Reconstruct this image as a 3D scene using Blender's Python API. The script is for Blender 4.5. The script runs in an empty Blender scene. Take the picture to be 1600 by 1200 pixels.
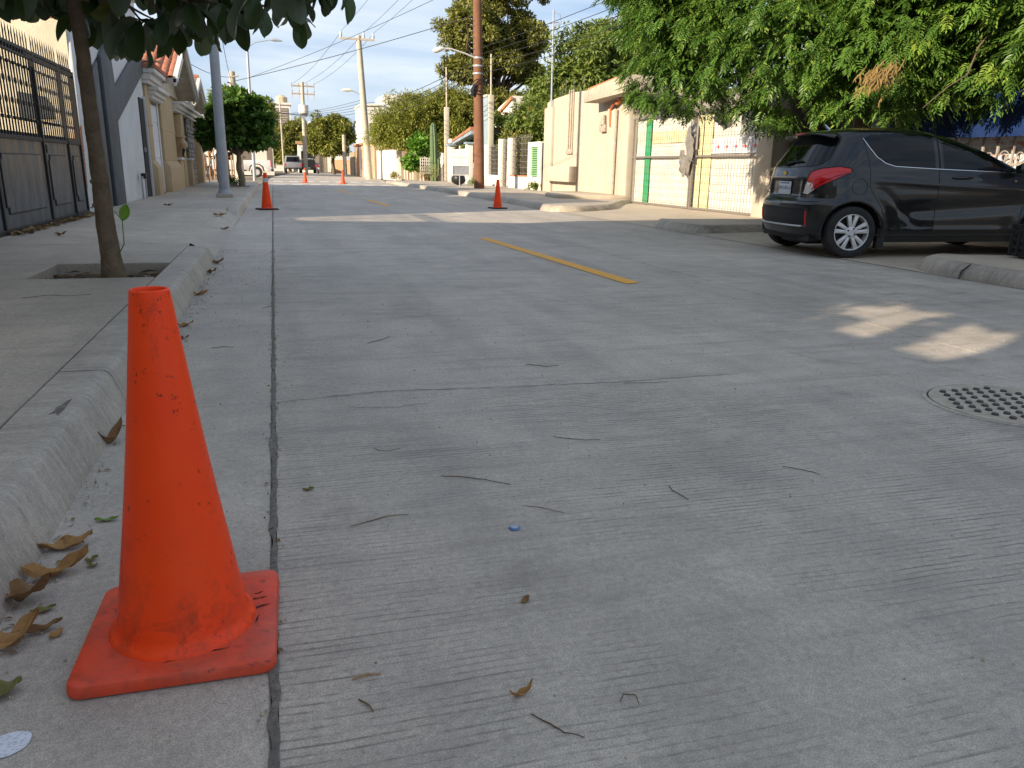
import bpy, bmesh, math, random
from math import radians, sin, cos, pi, sqrt
from mathutils import Vector, Matrix, noise

SC = bpy.context.scene
COL = SC.collection
random.seed(7)

# ------------------------------------------------------------------ camera
cam = bpy.data.cameras.new('camera')
cam.sensor_width = 36.0
cam.lens = 27.225
cam.clip_start = 0.05
cam.clip_end = 3000
camo = bpy.data.objects.new('camera', cam)
COL.objects.link(camo)
camo.matrix_world = Matrix((
    (0.95835477, 0.05935747, -0.27934357, 0.0),
    (-0.28498086, 0.26212143, -0.92199689, 0.0),
    (0.01849453, 0.96320769, 0.26812107, 0.92),
    (0, 0, 0, 1)))
SC.camera = camo

# ------------------------------------------------------------------ sun and sky
SUN_EL = radians(19.5)
SUN_H = Vector((-0.906, -0.422, 0)).normalized()          # horizontal direction towards the sun
to_sun = Vector((SUN_H.x * cos(SUN_EL), SUN_H.y * cos(SUN_EL), sin(SUN_EL)))
sun = bpy.data.lights.new('sun', 'SUN')
sun.energy = 3.9
sun.angle = radians(0.6)
sun.color = (1.0, 0.85, 0.66)
suno = bpy.data.objects.new('sun', sun)
COL.objects.link(suno)
suno.rotation_euler = (-to_sun).to_track_quat('-Z', 'Y').to_euler()

W = bpy.data.worlds.new('World')
SC.world = W
W.use_nodes = True
wn = W.node_tree
for n in list(wn.nodes):
    wn.nodes.remove(n)
wout = wn.nodes.new('ShaderNodeOutputWorld')
wbg = wn.nodes.new('ShaderNodeBackground')
wbg.inputs['Strength'].default_value = 0.15
sky = wn.nodes.new('ShaderNodeTexSky')
sky.sky_type = 'NISHITA'
sky.sun_disc = False
sky.sun_elevation = SUN_EL
sky.sun_rotation = math.atan2(to_sun.x, to_sun.y)
sky.air_density = 1.0
sky.dust_density = 1.0
sky.ozone_density = 1.3
# thin streaky clouds, laid out by sky direction
tc = wn.nodes.new('ShaderNodeTexCoord')
mp = wn.nodes.new('ShaderNodeMapping')
mp.inputs['Scale'].default_value = (1.1, 1.6, 5.5)
mp.inputs['Rotation'].default_value = (0.05, 0.10, 0.3)
wn.links.new(tc.outputs['Generated'], mp.inputs['Vector'])
nz = wn.nodes.new('ShaderNodeTexNoise')
nz.inputs['Scale'].default_value = 2.3
nz.inputs['Detail'].default_value = 7
nz.inputs['Roughness'].default_value = 0.55
nz.inputs['Distortion'].default_value = 0.5
wn.links.new(mp.outputs['Vector'], nz.inputs['Vector'])
cr = wn.nodes.new('ShaderNodeValToRGB')
cr.color_ramp.elements[0].position = 0.38
cr.color_ramp.elements[0].color = (0.86, 1.24, 1.88, 1)      # blue seen through the veil
cr.color_ramp.elements[1].position = 0.70
cr.color_ramp.elements[1].color = (2.30, 2.38, 2.52, 1)      # pale cloud streaks
wn.links.new(nz.outputs['Fac'], cr.inputs['Fac'])
mx = wn.nodes.new('ShaderNodeMix')
mx.data_type = 'RGBA'
mx.inputs[0].default_value = 0.89                            # a thin even veil over the whole sky
wn.links.new(sky.outputs['Color'], mx.inputs[6])
wn.links.new(cr.outputs['Color'], mx.inputs[7])
wn.links.new(mx.outputs[2], wbg.inputs['Color'])
wn.links.new(wbg.outputs['Background'], wout.inputs['Surface'])

SC.view_settings.view_transform = 'Standard'
SC.view_settings.look = 'None'
SC.view_settings.gamma = 1.0
SC.view_settings.use_curve_mapping = False
SC.view_settings.exposure = 1.42
SC.render.engine = 'CYCLES'
SC.cycles.use_denoising = True
SC.cycles.max_bounces = 6
SC.cycles.diffuse_bounces = 4
SC.cycles.glossy_bounces = 3
SC.cycles.transmission_bounces = 3
SC.cycles.transparent_max_bounces = 4

# ------------------------------------------------------------------ node helper
class NT:
    def __init__(s, name):
        s.mat = bpy.data.materials.new(name)
        s.mat.use_nodes = True
        s.t = s.mat.node_tree
        s.b = s.t.nodes['Principled BSDF']
    def n(s, typ, inp=None, **props):
        nd = s.t.nodes.new('ShaderNode' + typ)
        for k, v in props.items():
            setattr(nd, k, v)
        for k, v in (inp or {}).items():
            s.put(nd.inputs[k], v)
        return nd
    def put(s, sock, v):
        if isinstance(v, bpy.types.NodeSocket):
            s.t.links.new(v, sock)
        elif isinstance(v, bpy.types.Node):
            s.t.links.new(v.outputs[0], sock)
        else:
            if sock.type == 'RGBA' and len(v) == 3:
                v = (*v, 1)
            sock.default_value = v
    def pos(s):
        if not hasattr(s, '_pos'):
            s._pos = s.n('NewGeometry').outputs['Position']
        return s._pos
    def obj(s):
        if not hasattr(s, '_obj'):
            s._obj = s.n('TexCoord').outputs['Object']
        return s._obj
    def noise(s, scale, detail=3, rough=0.55, vec=None, stretch=None, dist=0.0):
        v = vec if vec is not None else s.pos()
        if stretch:
            v = s.n('Mapping', {'Vector': v, 'Scale': stretch}).outputs[0]
        return s.n('TexNoise', {'Vector': v, 'Scale': scale, 'Detail': detail, 'Roughness': rough, 'Distortion': dist}).outputs['Fac']
    def ramp(s, fac, p0, p1, c0=(0, 0, 0), c1=(1, 1, 1)):
        r = s.n('ValToRGB', {'Fac': fac})
        e = r.color_ramp.elements
        e[0].position, e[0].color = p0, (*c0, 1)
        e[1].position, e[1].color = p1, (*c1, 1)
        return r.outputs['Color']
    def mix(s, fac, a, b, mode='MIX'):
        m = s.n('Mix', data_type='RGBA', blend_type=mode)
        s.put(m.inputs[0], fac); s.put(m.inputs[6], a); s.put(m.inputs[7], b)
        return m.outputs[2]
    def math(s, op, a, b=0.0, c=0.0):
        m = s.n('Math', operation=op)
        s.put(m.inputs[0], a); s.put(m.inputs[1], b); s.put(m.inputs[2], c)
        return m.outputs[0]
    def bump(s, h, strength=0.3, dist=0.01, normal=None):
        d = {'Height': h, 'Strength': strength, 'Distance': dist}
        if normal is not None:
            d['Normal'] = normal
        return s.n('Bump', d).outputs[0]
    def set(s, **k):
        names = {'color': 'Base Color', 'rough': 'Roughness', 'metal': 'Metallic', 'normal': 'Normal', 'spec': 'Specular IOR Level',
                 'coat': 'Coat Weight', 'coat_rough': 'Coat Roughness', 'alpha': 'Alpha', 'trans': 'Transmission Weight', 'sss': 'Subsurface Weight'}
        for a, v in k.items():
            s.put(s.b.inputs[names[a]], v)
        return s.mat

def pmat(name, c, c2=None, scale=6.0, rough=0.8, bump=0.15, bscale=60.0, metal=0.0, streak=0.0, dirt=(0.12, 0.09, 0.06), spec=0.3, local=False, speck=0.0):
    """plain procedural surface: two tones, fine relief, optional rain streaks and specks"""
    t = NT(name)
    c2 = c2 or tuple(x * 0.78 for x in c)
    v = t.obj() if local else t.pos()
    col = t.mix(t.ramp(t.noise(scale, 5, 0.6, vec=v), 0.35, 0.68), c, c2)
    fine = t.noise(bscale, 4, 0.65, vec=v)
    col = t.mix(0.22, col, t.ramp(fine, 0.25, 0.75, (0.25, 0.25, 0.25), (1, 1, 1)), 'MULTIPLY')
    if streak:
        st = t.ramp(t.noise(2.2, 4, 0.6, vec=v, stretch=(3.5, 3.5, 0.35)), 0.48, 0.75)
        col = t.mix(t.math('MULTIPLY', st, streak), col, dirt)
    if speck:
        sp = t.ramp(t.noise(bscale * 0.6, 2, 0.5, vec=v), 0.66, 0.72)
        col = t.mix(t.math('MULTIPLY', sp, speck), col, dirt)
    rr = t.n('MapRange', {'Value': fine, 'To Min': max(rough - 0.12, 0.05), 'To Max': min(rough + 0.12, 1.0)}).outputs[0]
    return t.set(color=col, rough=rr, metal=metal, spec=spec, normal=t.bump(fine, bump, 0.01))

def leafmat(name, c1, c2, c3=None, trans=0.35, rough=0.5, island=True, back=None):
    """foliage: tone differs from leaf to leaf, a share of light passes through"""
    t = NT(name)
    if island:
        rnd = t.n('NewGeometry').outputs['Random Per Island']
    else:
        rnd = t.n('ObjectInfo').outputs['Random']
    r = t.n('ValToRGB', {'Fac': rnd})
    e = r.color_ramp.elements
    e[0].position, e[0].color = 0.0, (*c1, 1)
    e[1].position, e[1].color = 1.0, (*c2, 1)
    if c3:
        x = e.new(0.86); x.color = (*c2, 1)
        e[2].color = (*c3, 1)
    col = t.mix(0.35, r.outputs[0], t.ramp(t.noise(1.3, 3), 0.3, 0.7, (0.45, 0.45, 0.45), (1, 1, 1)), 'MULTIPLY')
    if back:
        col = t.mix(t.n('NewGeometry').outputs['Backfacing'], col, back)
    t.set(color=col, rough=rough, spec=0.35)
    tr = t.n('BsdfTranslucent', {'Color': t.mix(0.5, col, (1.0, 0.95, 0.25), 'MULTIPLY')})
    ms = t.n('MixShader', {0: trans})
    t.t.links.new(t.b.outputs[0], ms.inputs[1])
    t.t.links.new(tr.outputs[0], ms.inputs[2])
    t.t.links.new(ms.outputs[0], t.t.nodes['Material Output'].inputs['Surface'])
    return t.mat

# ------------------------------------------------------------------ mesh helper
class MB:
    def __init__(s):
        s.v = []; s.f = []
    def add(s, vs, fs, M=None):
        o = len(s.v)
        s.v += [tuple(M @ Vector(p)) for p in vs] if M else [tuple(p) for p in vs]
        s.f += [tuple(i + o for i in q) for q in fs]
        return s
    def box(s, x0, x1, y0, y1, z0, z1, M=None):
        return s.add([(x0, y0, z0), (x1, y0, z0), (x1, y1, z0), (x0, y1, z0), (x0, y0, z1), (x1, y0, z1), (x1, y1, z1), (x0, y1, z1)],
                     [(0, 3, 2, 1), (4, 5, 6, 7), (0, 1, 5, 4), (1, 2, 6, 5), (2, 3, 7, 6), (3, 0, 4, 7)], M)
    def prism(s, poly, axis, a, b, M=None):
        """poly: 2D points; axis 'x': (y,z), 'y': (x,z), 'z': (x,y)"""
        def p3(p, t):
            return {'x': (t, p[0], p[1]), 'y': (p[0], t, p[1]), 'z': (p[0], p[1], t)}[axis]
        n = len(poly)
        ar = sum(poly[i][0] * poly[(i + 1) % n][1] - poly[(i + 1) % n][0] * poly[i][1] for i in range(n))
        if (ar < 0) != (axis == 'y'):
            poly = poly[::-1]
        vs = [p3(p, a) for p in poly] + [p3(p, b) for p in poly]
        fs = [tuple(range(n))[::-1], tuple(range(n, 2 * n))] + [(i, (i + 1) % n, n + (i + 1) % n, n + i) for i in range(n)]
        return s.add(vs, fs, M)
    def tube(s, pts, r, n=8, cap=True):
        pts = [Vector(p) for p in pts]
        rs = r if isinstance(r, (list, tuple)) else [r] * len(pts)
        o = len(s.v)
        up = None
        for i, p in enumerate(pts):
            d = (pts[min(i + 1, len(pts) - 1)] - pts[max(i - 1, 0)])
            if d.length < 1e-9:
                d = Vector((0, 0, 1))
            d.normalize()
            if up is None:
                up = d.orthogonal().normalized()
            up = (up - d * up.dot(d))
            up = up.normalized() if up.length > 1e-6 else d.orthogonal().normalized()
            sd = d.cross(up)
            for k in range(n):
                a = 2 * pi * k / n
                s.v.append(tuple(p + (up * cos(a) + sd * sin(a)) * rs[i]))
        for i in range(len(pts) - 1):
            for k in range(n):
                a, b = o + i * n + k, o + i * n + (k + 1) % n
                s.f.append((a, b, b + n, a + n))
        if cap:
            s.f.append(tuple(o + k for k in range(n))[::-1])
            s.f.append(tuple(o + (len(pts) - 1) * n + k for k in range(n)))
        return s
    def lathe(s, prof, n=32, M=None, cap=True):
        vs = [(r * cos(2 * pi * k / n), r * sin(2 * pi * k / n), z) for r, z in prof for k in range(n)]
        fs = [(i * n + k, i * n + (k + 1) % n, (i + 1) * n + (k + 1) % n, (i + 1) * n + k) for i in range(len(prof) - 1) for k in range(n)]
        if cap:
            fs += [tuple(range(n))[::-1], tuple((len(prof) - 1) * n + k for k in range(n))]
        return s.add(vs, fs, M)
    def grid(s, fn, nu, nv):
        o = len(s.v)
        for i in range(nu + 1):
            for j in range(nv + 1):
                s.v.append(tuple(fn(i / nu, j / nv)))
        for i in range(nu):
            for j in range(nv):
                a = o + i * (nv + 1) + j
                s.f.append((a, a + nv + 1, a + nv + 2, a + 1))
        return s
    def mesh(s, name, mat, smooth=False, bevel=0.0, seg=2):
        me = bpy.data.meshes.new(name)
        me.from_pydata(s.v, [], s.f)
        if bevel:
            bm = bmesh.new(); bm.from_mesh(me)
            bmesh.ops.remove_doubles(bm, verts=bm.verts, dist=1e-5)
            ed = [e for e in bm.edges if len(e.link_faces) == 2 and e.calc_face_angle(0) > 0.5]
            bmesh.ops.bevel(bm, geom=ed, offset=bevel, segments=seg, profile=0.5, affect='EDGES')
            bm.to_mesh(me); bm.free()
        if smooth or bevel:
            me.shade_smooth()
            me.set_sharp_from_angle(angle=radians(40))
        me.materials.append(mat)
        me.update()
        return me
    def build(s, name, mat, parent=None, smooth=False, bevel=0.0, seg=2):
        return link(name, s.mesh(name, mat, smooth, bevel, seg), parent)

def link(name, me, parent=None):
    o = bpy.data.objects.new(name, me)
    COL.objects.link(o)
    if parent is not None:
        o.parent = parent
        p = parent
        off = Vector((0, 0, 0))
        if parent.get('_rel'):
            pass                                  # geometry is given in the parent's own frame
        elif parent.type == 'EMPTY':
            o.location = -parent.location          # geometry is given in world metres
    return o

def tag(o, label, cat, group=None, kind=None):
    o['label'] = label; o['category'] = cat
    if group: o['group'] = group
    if kind: o['kind'] = kind
    return o

def struct(o):
    o['kind'] = 'structure'
    return o

def thing(name, label, cat, loc=(0, 0, 0), group=None, rel=False, rz=0.0):
    o = bpy.data.objects.new(name, None)
    COL.objects.link(o)
    o.empty_display_size = 0.1
    o.location = loc
    o.rotation_euler = (0, 0, rz)
    if rel: o['_rel'] = 1
    return tag(o, label, cat, group)

def copy_tree(o, parent=None):
    kids = list(o.children)
    c = o.copy(); COL.objects.link(c); c.parent = parent
    for k in kids:
        copy_tree(k, c)
    return c

def rot_z(a): return Matrix.Rotation(a, 4, 'Z')
def T3(x, y, z): return Matrix.Translation((x, y, z))
def lerp(a, b, t): return a + (b - a) * t
def interp(xs, ys, x):
    if x <= xs[0]: return ys[0]
    for i in range(len(xs) - 1):
        if x <= xs[i + 1]:
            return lerp(ys[i], ys[i + 1], (x - xs[i]) / (xs[i + 1] - xs[i]))
    return ys[-1]
def inpoly(x, y, P):
    c = False; j = len(P) - 1
    for i in range(len(P)):
        if (P[i][1] > y) != (P[j][1] > y) and x < (P[j][0] - P[i][0]) * (y - P[i][1]) / (P[j][1] - P[i][1]) + P[i][0]:
            c = not c
        j = i
    return c
# ------------------------------------------------------------------ concrete materials
def concrete(name, base, dark, groove=0.0, warm=None, stain=0.5, gscale=0.021, streak=False):
    t = NT(name)
    big = t.noise(0.45, 5, 0.6, dist=0.4)
    med = t.noise(3.2, 6, 0.68)
    fin = t.noise(55, 5, 0.75)
    grit = t.noise(330, 3, 0.7)
    col = t.mix(t.ramp(big, 0.36, 0.66), base, dark)
    col = t.mix(0.45, col, t.ramp(med, 0.28, 0.72, (0.60, 0.60, 0.61), (1.42, 1.41, 1.39)), 'MULTIPLY')
    col = t.mix(0.5, col, t.ramp(fin, 0.28, 0.72, (0.50, 0.50, 0.50), (1.45, 1.45, 1.45)), 'MULTIPLY')
    col = t.mix(0.6, col, t.ramp(grit, 0.32, 0.70, (0.38, 0.38, 0.38), (1.62, 1.62, 1.62)), 'MULTIPLY')
    # long smears left by tyres and rain along the street and across it
    sm = t.ramp(t.noise(1.0, 4, 0.6, stretch=(2.4, 0.32, 1)), 0.46, 0.72)
    col = t.mix(t.math('MULTIPLY', sm, 0.42 * stain), col, tuple(x * 0.52 for x in dark))
    sx = t.ramp(t.noise(1.0, 5, 0.65, stretch=(0.9, 9.0, 1)), 0.5, 0.74)
    col = t.mix(t.math('MULTIPLY', sx, 0.45 * stain), col, tuple(x * 0.5 for x in dark))
    # oily blotches
    bl = t.ramp(t.noise(2.1, 4, 0.6, dist=1.2), 0.60, 0.78)
    col = t.mix(t.math('MULTIPLY', bl, 0.50 * stain), col, tuple(x * 0.42 for x in dark))
    # pale specks and dark pits
    sp = t.ramp(t.noise(120, 1, 0.4), 0.76, 0.80)
    col = t.mix(t.math('MULTIPLY', sp, 0.35), col, (0.62, 0.58, 0.5))
    pt = t.ramp(t.noise(85, 2, 0.5), 0.70, 0.76)
    col = t.mix(t.math('MULTIPLY', pt, 0.5), col, tuple(x * 0.35 for x in dark))
    if streak:
        k1 = t.ramp(t.noise(1.0, 4, 0.65, stretch=(6, 42, 5)), 0.5, 0.72)
        col = t.mix(t.math('MULTIPLY', k1, 0.38), col, (0.66, 0.58, 0.48))
        k2 = t.ramp(t.noise(1.0, 4, 0.7, stretch=(9, 30, 9)), 0.56, 0.74)
        col = t.mix(t.math('MULTIPLY', k2, 0.5), col, tuple(x * 0.45 for x in dark))
    if warm:
        col = t.mix(t.ramp(t.noise(0.7, 4, 0.6), 0.35, 0.7), col, warm)
    h = t.math('ADD', t.math('MULTIPLY', fin, 0.5), t.math('MULTIPLY', grit, 0.35))
    if groove:
        # transverse broom and tine marks, worn away in patches and broken into runs
        sep = t.n('SeparateXYZ', {'Vector': t.pos()})
        wob = t.noise(1.6, 2, 0.5, stretch=(1, 0.4, 1))
        fw = t.noise(14, 2, 0.5, stretch=(0.6, 1, 1))
        y = t.math('ADD', sep.outputs[1], t.math('MULTIPLY', wob, 0.05))
        y = t.math('ADD', y, t.math('MULTIPLY', fw, 0.006))
        y = t.math('ADD', y, t.math('MULTIPLY', sep.outputs[0], 0.014))
        w = t.math('SINE', t.math('MULTIPLY', y, 2 * pi / gscale))
        g = t.ramp(w, 0.62, 0.97)
        m1 = t.ramp(t.noise(1.15, 4, 0.6, dist=0.6), 0.38, 0.62)
        m2 = t.ramp(t.noise(1.0, 4, 0.7, stretch=(5.5, 48, 1)), 0.42, 0.60)
        g = t.math('MULTIPLY', g, t.math('MULTIPLY', m1, m2))
        # a second family of hair-thin scratches
        s2 = t.ramp(t.noise(1.0, 3, 0.6, stretch=(3.0, 240, 1)), 0.60, 0.72)
        g2 = t.math('MULTIPLY', s2, t.ramp(t.noise(2.3, 3), 0.4, 0.65))
        col = t.mix(t.math('MULTIPLY', g, groove), col, tuple(x * 0.30 for x in dark))
        col = t.mix(t.math('MULTIPLY', g2, 0.32 * groove), col, tuple(x * 0.40 for x in dark))
        h = t.math('SUBTRACT', h, t.math('MULTIPLY', g, 1.6))
    rr = t.n('MapRange', {'Value': med, 'To Min': 0.50, 'To Max': 0.78}).outputs[0]
    return t.set(color=col, rough=rr, spec=0.5, normal=t.bump(h, 0.7, 0.005))

M_road = concrete('road_concrete', (0.482, 0.420, 0.345), (0.392, 0.344, 0.286), 0.72, stain=1.0)
M_road_far = concrete('dusty_concrete', (0.48, 0.42, 0.34), (0.40, 0.35, 0.285), 0.25, stain=0.5)
M_gutter = concrete('gutter_concrete', (0.480, 0.422, 0.350), (0.392, 0.344, 0.288), 0.0, stain=0.6)
M_walk = concrete('sidewalk_concrete', (0.455, 0.39, 0.308), (0.375, 0.322, 0.256), 0.0, stain=0.7)
M_kerb = concrete('kerb_concrete', (0.50, 0.44, 0.365), (0.35, 0.305, 0.252), 0.0, stain=1.0, streak=True)
M_apron = concrete('sandy_concrete', (0.45, 0.385, 0.29), (0.38, 0.32, 0.245), 0.0, warm=(0.44, 0.365, 0.265), stain=0.4)
M_kerbR = concrete('worn_sandy_kerb', (0.47, 0.40, 0.305), (0.26, 0.225, 0.178), 0.0, stain=1.3, streak=True)
M_seal = pmat('joint_sealant', (0.30, 0.265, 0.225), (0.17, 0.15, 0.128), 55, 0.95, 1.0, 170, speck=0.6)
M_soil = pmat('pit_soil', (0.105, 0.082, 0.058), (0.17, 0.135, 0.095), 22, 0.95, 0.9, 90)
M_earth = pmat('dry_earth', (0.30, 0.25, 0.185), (0.23, 0.185, 0.13), 1.2, 0.95, 0.5, 30)
M_under = pmat('joint_dirt', (0.055, 0.05, 0.045), None, 20, 0.95, 0.5, 60)

t = NT('yellow_road_paint')
wear = t.ramp(t.noise(38, 5, 0.7), 0.55, 0.70)
c = t.mix(t.ramp(t.noise(5, 3), 0.3, 0.7), (0.78, 0.36, 0.022), (0.70, 0.335, 0.035))
M_yellow = t.set(color=t.mix(t.math('MULTIPLY', wear, 0.55), c, (0.3, 0.27, 0.22)), rough=0.65, normal=t.bump(t.noise(90, 3), 0.3, 0.004))
t = NT('white_road_paint')
c = t.mix(t.ramp(t.noise(9, 5, 0.7), 0.48, 0.66), (0.66, 0.64, 0.58), (0.42, 0.39, 0.34))
M_wpaint = t.set(color=c, rough=0.7)

# ------------------------------------------------------------------ ground sheets
g = MB().add([(-900, -400, -0.09), (900, -400, -0.09), (900, 1500, -0.09), (-900, 1500, -0.09)], [(0, 1, 2, 3)]).build('ground', M_earth)
struct(g)

road = struct(MB().box(-0.62, 6.4, -6, 95, -0.085, -0.03).build('road', M_under))
def slab(x0, x1, y0, y1, z0, z1, mat, parent, name='slab', bev=0.004):
    o = MB().box(x0, x1, y0, y1, z0, z1).build(name, mat, parent, bevel=bev, seg=1)
    return o
# gutter slabs beside the left kerb
gy = [-3.0, 0.15, 3.11, 6.0, 9.1, 12.1, 15.1, 18.1, 21.1, 24.1, 27.1, 30.1, 33.1, 36.5]
for a, b in zip(gy, gy[1:]):
    slab(-0.612, -0.060, a + .002, b - .002, -0.028, random.uniform(-0.001, 0.0015), M_gutter, road)
# two lanes of poured slabs
ly = [-6.0, 3.10, 9.1, 15.1, 21.1, 27.1, 33.1, 36.5]
for a, b in zip(ly, ly[1:]):
    slab(-0.046, 3.618, a + .0015, b - .0015, -0.028, random.uniform(-0.0006, 0.0006), M_road, road, bev=0)
    slab(3.622, 6.12, a + .0015, b - .0015, -0.028, random.uniform(-0.0006, 0.0006), M_road, road, bev=0)
# beyond the crossing the street runs on and swings a little to the right
fr = MB()
P = [(36.5, -0.6, 6.6), (41, -9, 15), (49, -9, 15), (52, -0.3, 7.0), (62, 0.0, 7.2), (75, 1.0, 8.0), (95, 2.2, 9.4), (125, 4.0, 11.0)]
for (y0, a0, b0), (y1, a1, b1) in zip(P, P[1:]):
    fr.add([(a0, y0, 0.0), (b0, y0, 0.0), (b1, y1, 0.0), (a1, y1, 0.0)], [(0, 1, 2, 3)])
fr.build('far_carriageway', M_road_far, road)

# sealed longitudinal joint, ragged edges
def ragged(x, y0, y1, n, w, amp, seed, z):
    rnd = random.Random(seed)
    vs = []; fs = []
    for i in range(n + 1):
        y = lerp(y0, y1, i / n)
        k = noise.noise(Vector((seed, y * 2.3, 0)))
        k2 = noise.noise(Vector((seed, y * 19, 5)))
        k3 = noise.noise(Vector((seed, y * 17, 9)))
        blob = max(0, noise.noise(Vector((seed, y * 3.1, 3))) - 0.15) * 0.02
        l = x - w * (1 + 0.35 * k) - amp * k2 - blob
        r = x + w * (1 - 0.35 * k) + amp * k3 + blob
        m = x + 0.2 * w * k2
        vs += [(l, y, z), (m, y, z + 0.0025), (r, y, z)]
    for i in range(n):
        a = i * 3
        fs += [(a, a + 1, a + 4, a + 3), (a + 1, a + 2, a + 5, a + 4)]
    return MB().add(vs, fs)
ragged(-0.053, -1, 36, 1800, 0.0078, 0.0075, 3.7, 0.0026).build('joint_sealant', M_seal, road, smooth=True)
# hairline cracks in the carriageway
def crack(pts, w, seed, parent=road, z=0.0028):
    rnd = random.Random(seed)
    path = []
    for (x0, y0), (x1, y1) in zip(pts, pts[1:]):
        k = max(2, int(math.hypot(x1 - x0, y1 - y0) / 0.03))
        for i in range(k):
            tt = i / k
            path.append((lerp(x0, x1, tt) + rnd.uniform(-.003, .003), lerp(y0, y1, tt) + rnd.uniform(-.006, .006)))
    vs = []; fs = []
    for i, (x, y) in enumerate(path):
        ww = w * rnd.uniform(0.3, 1.0) * min(1, 0.2 + min(i, len(path) - 1 - i) / 4)
        vs += [(x, y - ww, z), (x, y + ww, z)]
    for i in range(len(path) - 1):
        fs.append((2 * i, 2 * i + 2, 2 * i + 3, 2 * i + 1))
    return MB().add(vs, fs).build('crack', M_under, parent)
crack([(-0.04, 3.105), (0.39, 3.17), (0.94, 3.115), (1.42, 3.085), (2.1, 3.10)], 0.0028, 4)
crack([(0.18, 2.98), (0.42, 2.93), (0.60, 2.99)], 0.0018, 5)
crack([(1.15, 4.9), (1.9, 4.82), (2.4, 4.9)], 0.002, 6)

# road markings: yellow centre dashes, white crossing bars
for x0, y0, x1, y1, w in ((2.865, 5.97, 2.68, 10.34, 0.072), (2.60, 19.0, 2.47, 22.6, 0.07), (2.42, 27.8, 2.36, 31.2, 0.07)):
    dx = Vector((x1 - x0, y1 - y0)).normalized()
    nx = Vector((dx.y, -dx.x)) * w
    MB().add([(x0 - nx.x, y0 - nx.y - .02, 0.004), (x0 + nx.x, y0 + nx.y + .03, 0.004), (x1 + nx.x, y1 + nx.y, 0.004), (x1 - nx.x, y1 - nx.y, 0.004)],
             [(0, 1, 2, 3)]).build('yellow_dash', M_yellow, road)
for k in range(9):
    for y0, y1 in ((38.2, 39.6), (44.6, 47.2)):
        x = 0.0 + k * 0.83
        MB().add([(x, y0, 0.004), (x + .48, y0, 0.004), (x + .48, y1, 0.004), (x, y1, 0.004)], [(0, 1, 2, 3)]).build('crossing_bar', M_wpaint, road)

# ------------------------------------------------------------------ left kerb and sidewalk
walk = struct(MB().box(-2.72, -0.72, -6, 8.3, -0.085, 0.05).build('sidewalk', M_under))
KP = [(-0.592, 0.0), (-0.604, 0.035), (-0.640, 0.126), (-0.650, 0.141), (-0.664, 0.149), (-0.682, 0.152), (-0.816, 0.152), (-0.816, -0.02), (-0.592, -0.02)]
def kerb_run(y0, y1, parent, e0=0.0, e1=0.0, seed=0, xoff=None):
    """kerb stone; e0/e1 slope its ends down over that length"""
    prof = KP
    n = max(2, int((y1 - y0) / 0.06))
    ys = [lerp(y0, y1, i / n) for i in range(n + 1)]
    vs = []; fs = []
    m = len(prof)
    for y in ys:
        s = 1.0
        if e0: s = min(s, max(0.0, (y - y0) / e0))
        if e1: s = min(s, max(0.0, (y1 - y) / e1))
        s = s * s * (3 - 2 * s) if s < 1 else 1
        for x, z in prof:
            j = 0.004 * noise.noise(Vector((x * 9, y * 5 + seed, z * 9))) + 0.0025 * noise.noise(Vector((x * 30, y * 22 + seed, z * 30)))
            xo = xoff(y) if xoff else 0.0
            zz = z * max(s, 0.02) if z > 0 else z
            vs.append((x + xo + (j if x > -0.8 else 0), y, zz + (j * 0.5 if z > 0.1 else 0)))
    for i in range(len(ys) - 1):
        for k in range(m):
            a, b = i * m + k, i * m + (k + 1) % m
            fs.append((a, a + m, b + m, b))
    fs.append(tuple(range(m))); fs.append(tuple((len(ys) - 1) * m + k for k in range(m))[::-1])
    return MB().add(vs, fs).build('kerb_stone', M_kerb, parent, smooth=True)
for a, b, e1 in ((-3.0, 0.2, 0), (0.21, 3.175, 0), (3.187, 6.194, 0), (6.206, 8.55, 0.55)):
    kerb_run(a, b, walk, 0, e1, seed=a)
# broken corner showing dark aggregate on the near kerb
MB().prism([(-.688, 2.60), (-.700, 2.63), (-.718, 2.62), (-.709, 2.66), (-.714, 2.69), (-.702, 2.72), (-.700, 2.76), (-.688, 2.79), (-.686, 2.72), (-.684, 2.67)], 'z', 0.150, 0.1535).build('stain', M_seal, walk)
SW = [(-6, 0.2), (0.2, 3.2), (3.2, 4.40), (4.40, 5.85), (6.72, 8.3)]
for a, b in SW:
    slab(-2.72, -0.829, a + .004, b - .004, 0.05, 0.150 + random.uniform(-.001, .001), M_walk, walk, bev=0.005)
slab(-2.72, -1.63, 5.853, 6.717, 0.05, 0.150, M_walk, walk, bev=0.005)
# tree pit
pit = struct(MB().grid(lambda u, v: (lerp(-1.63, -0.822, u), lerp(5.85, 6.72, v), 0.058 + 0.02 * noise.noise(Vector((u * 6, v * 6, 1))) + 0.012 * noise.noise(Vector((u * 19, v * 19, 2)))), 24, 24).build('soil', M_soil))

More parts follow.
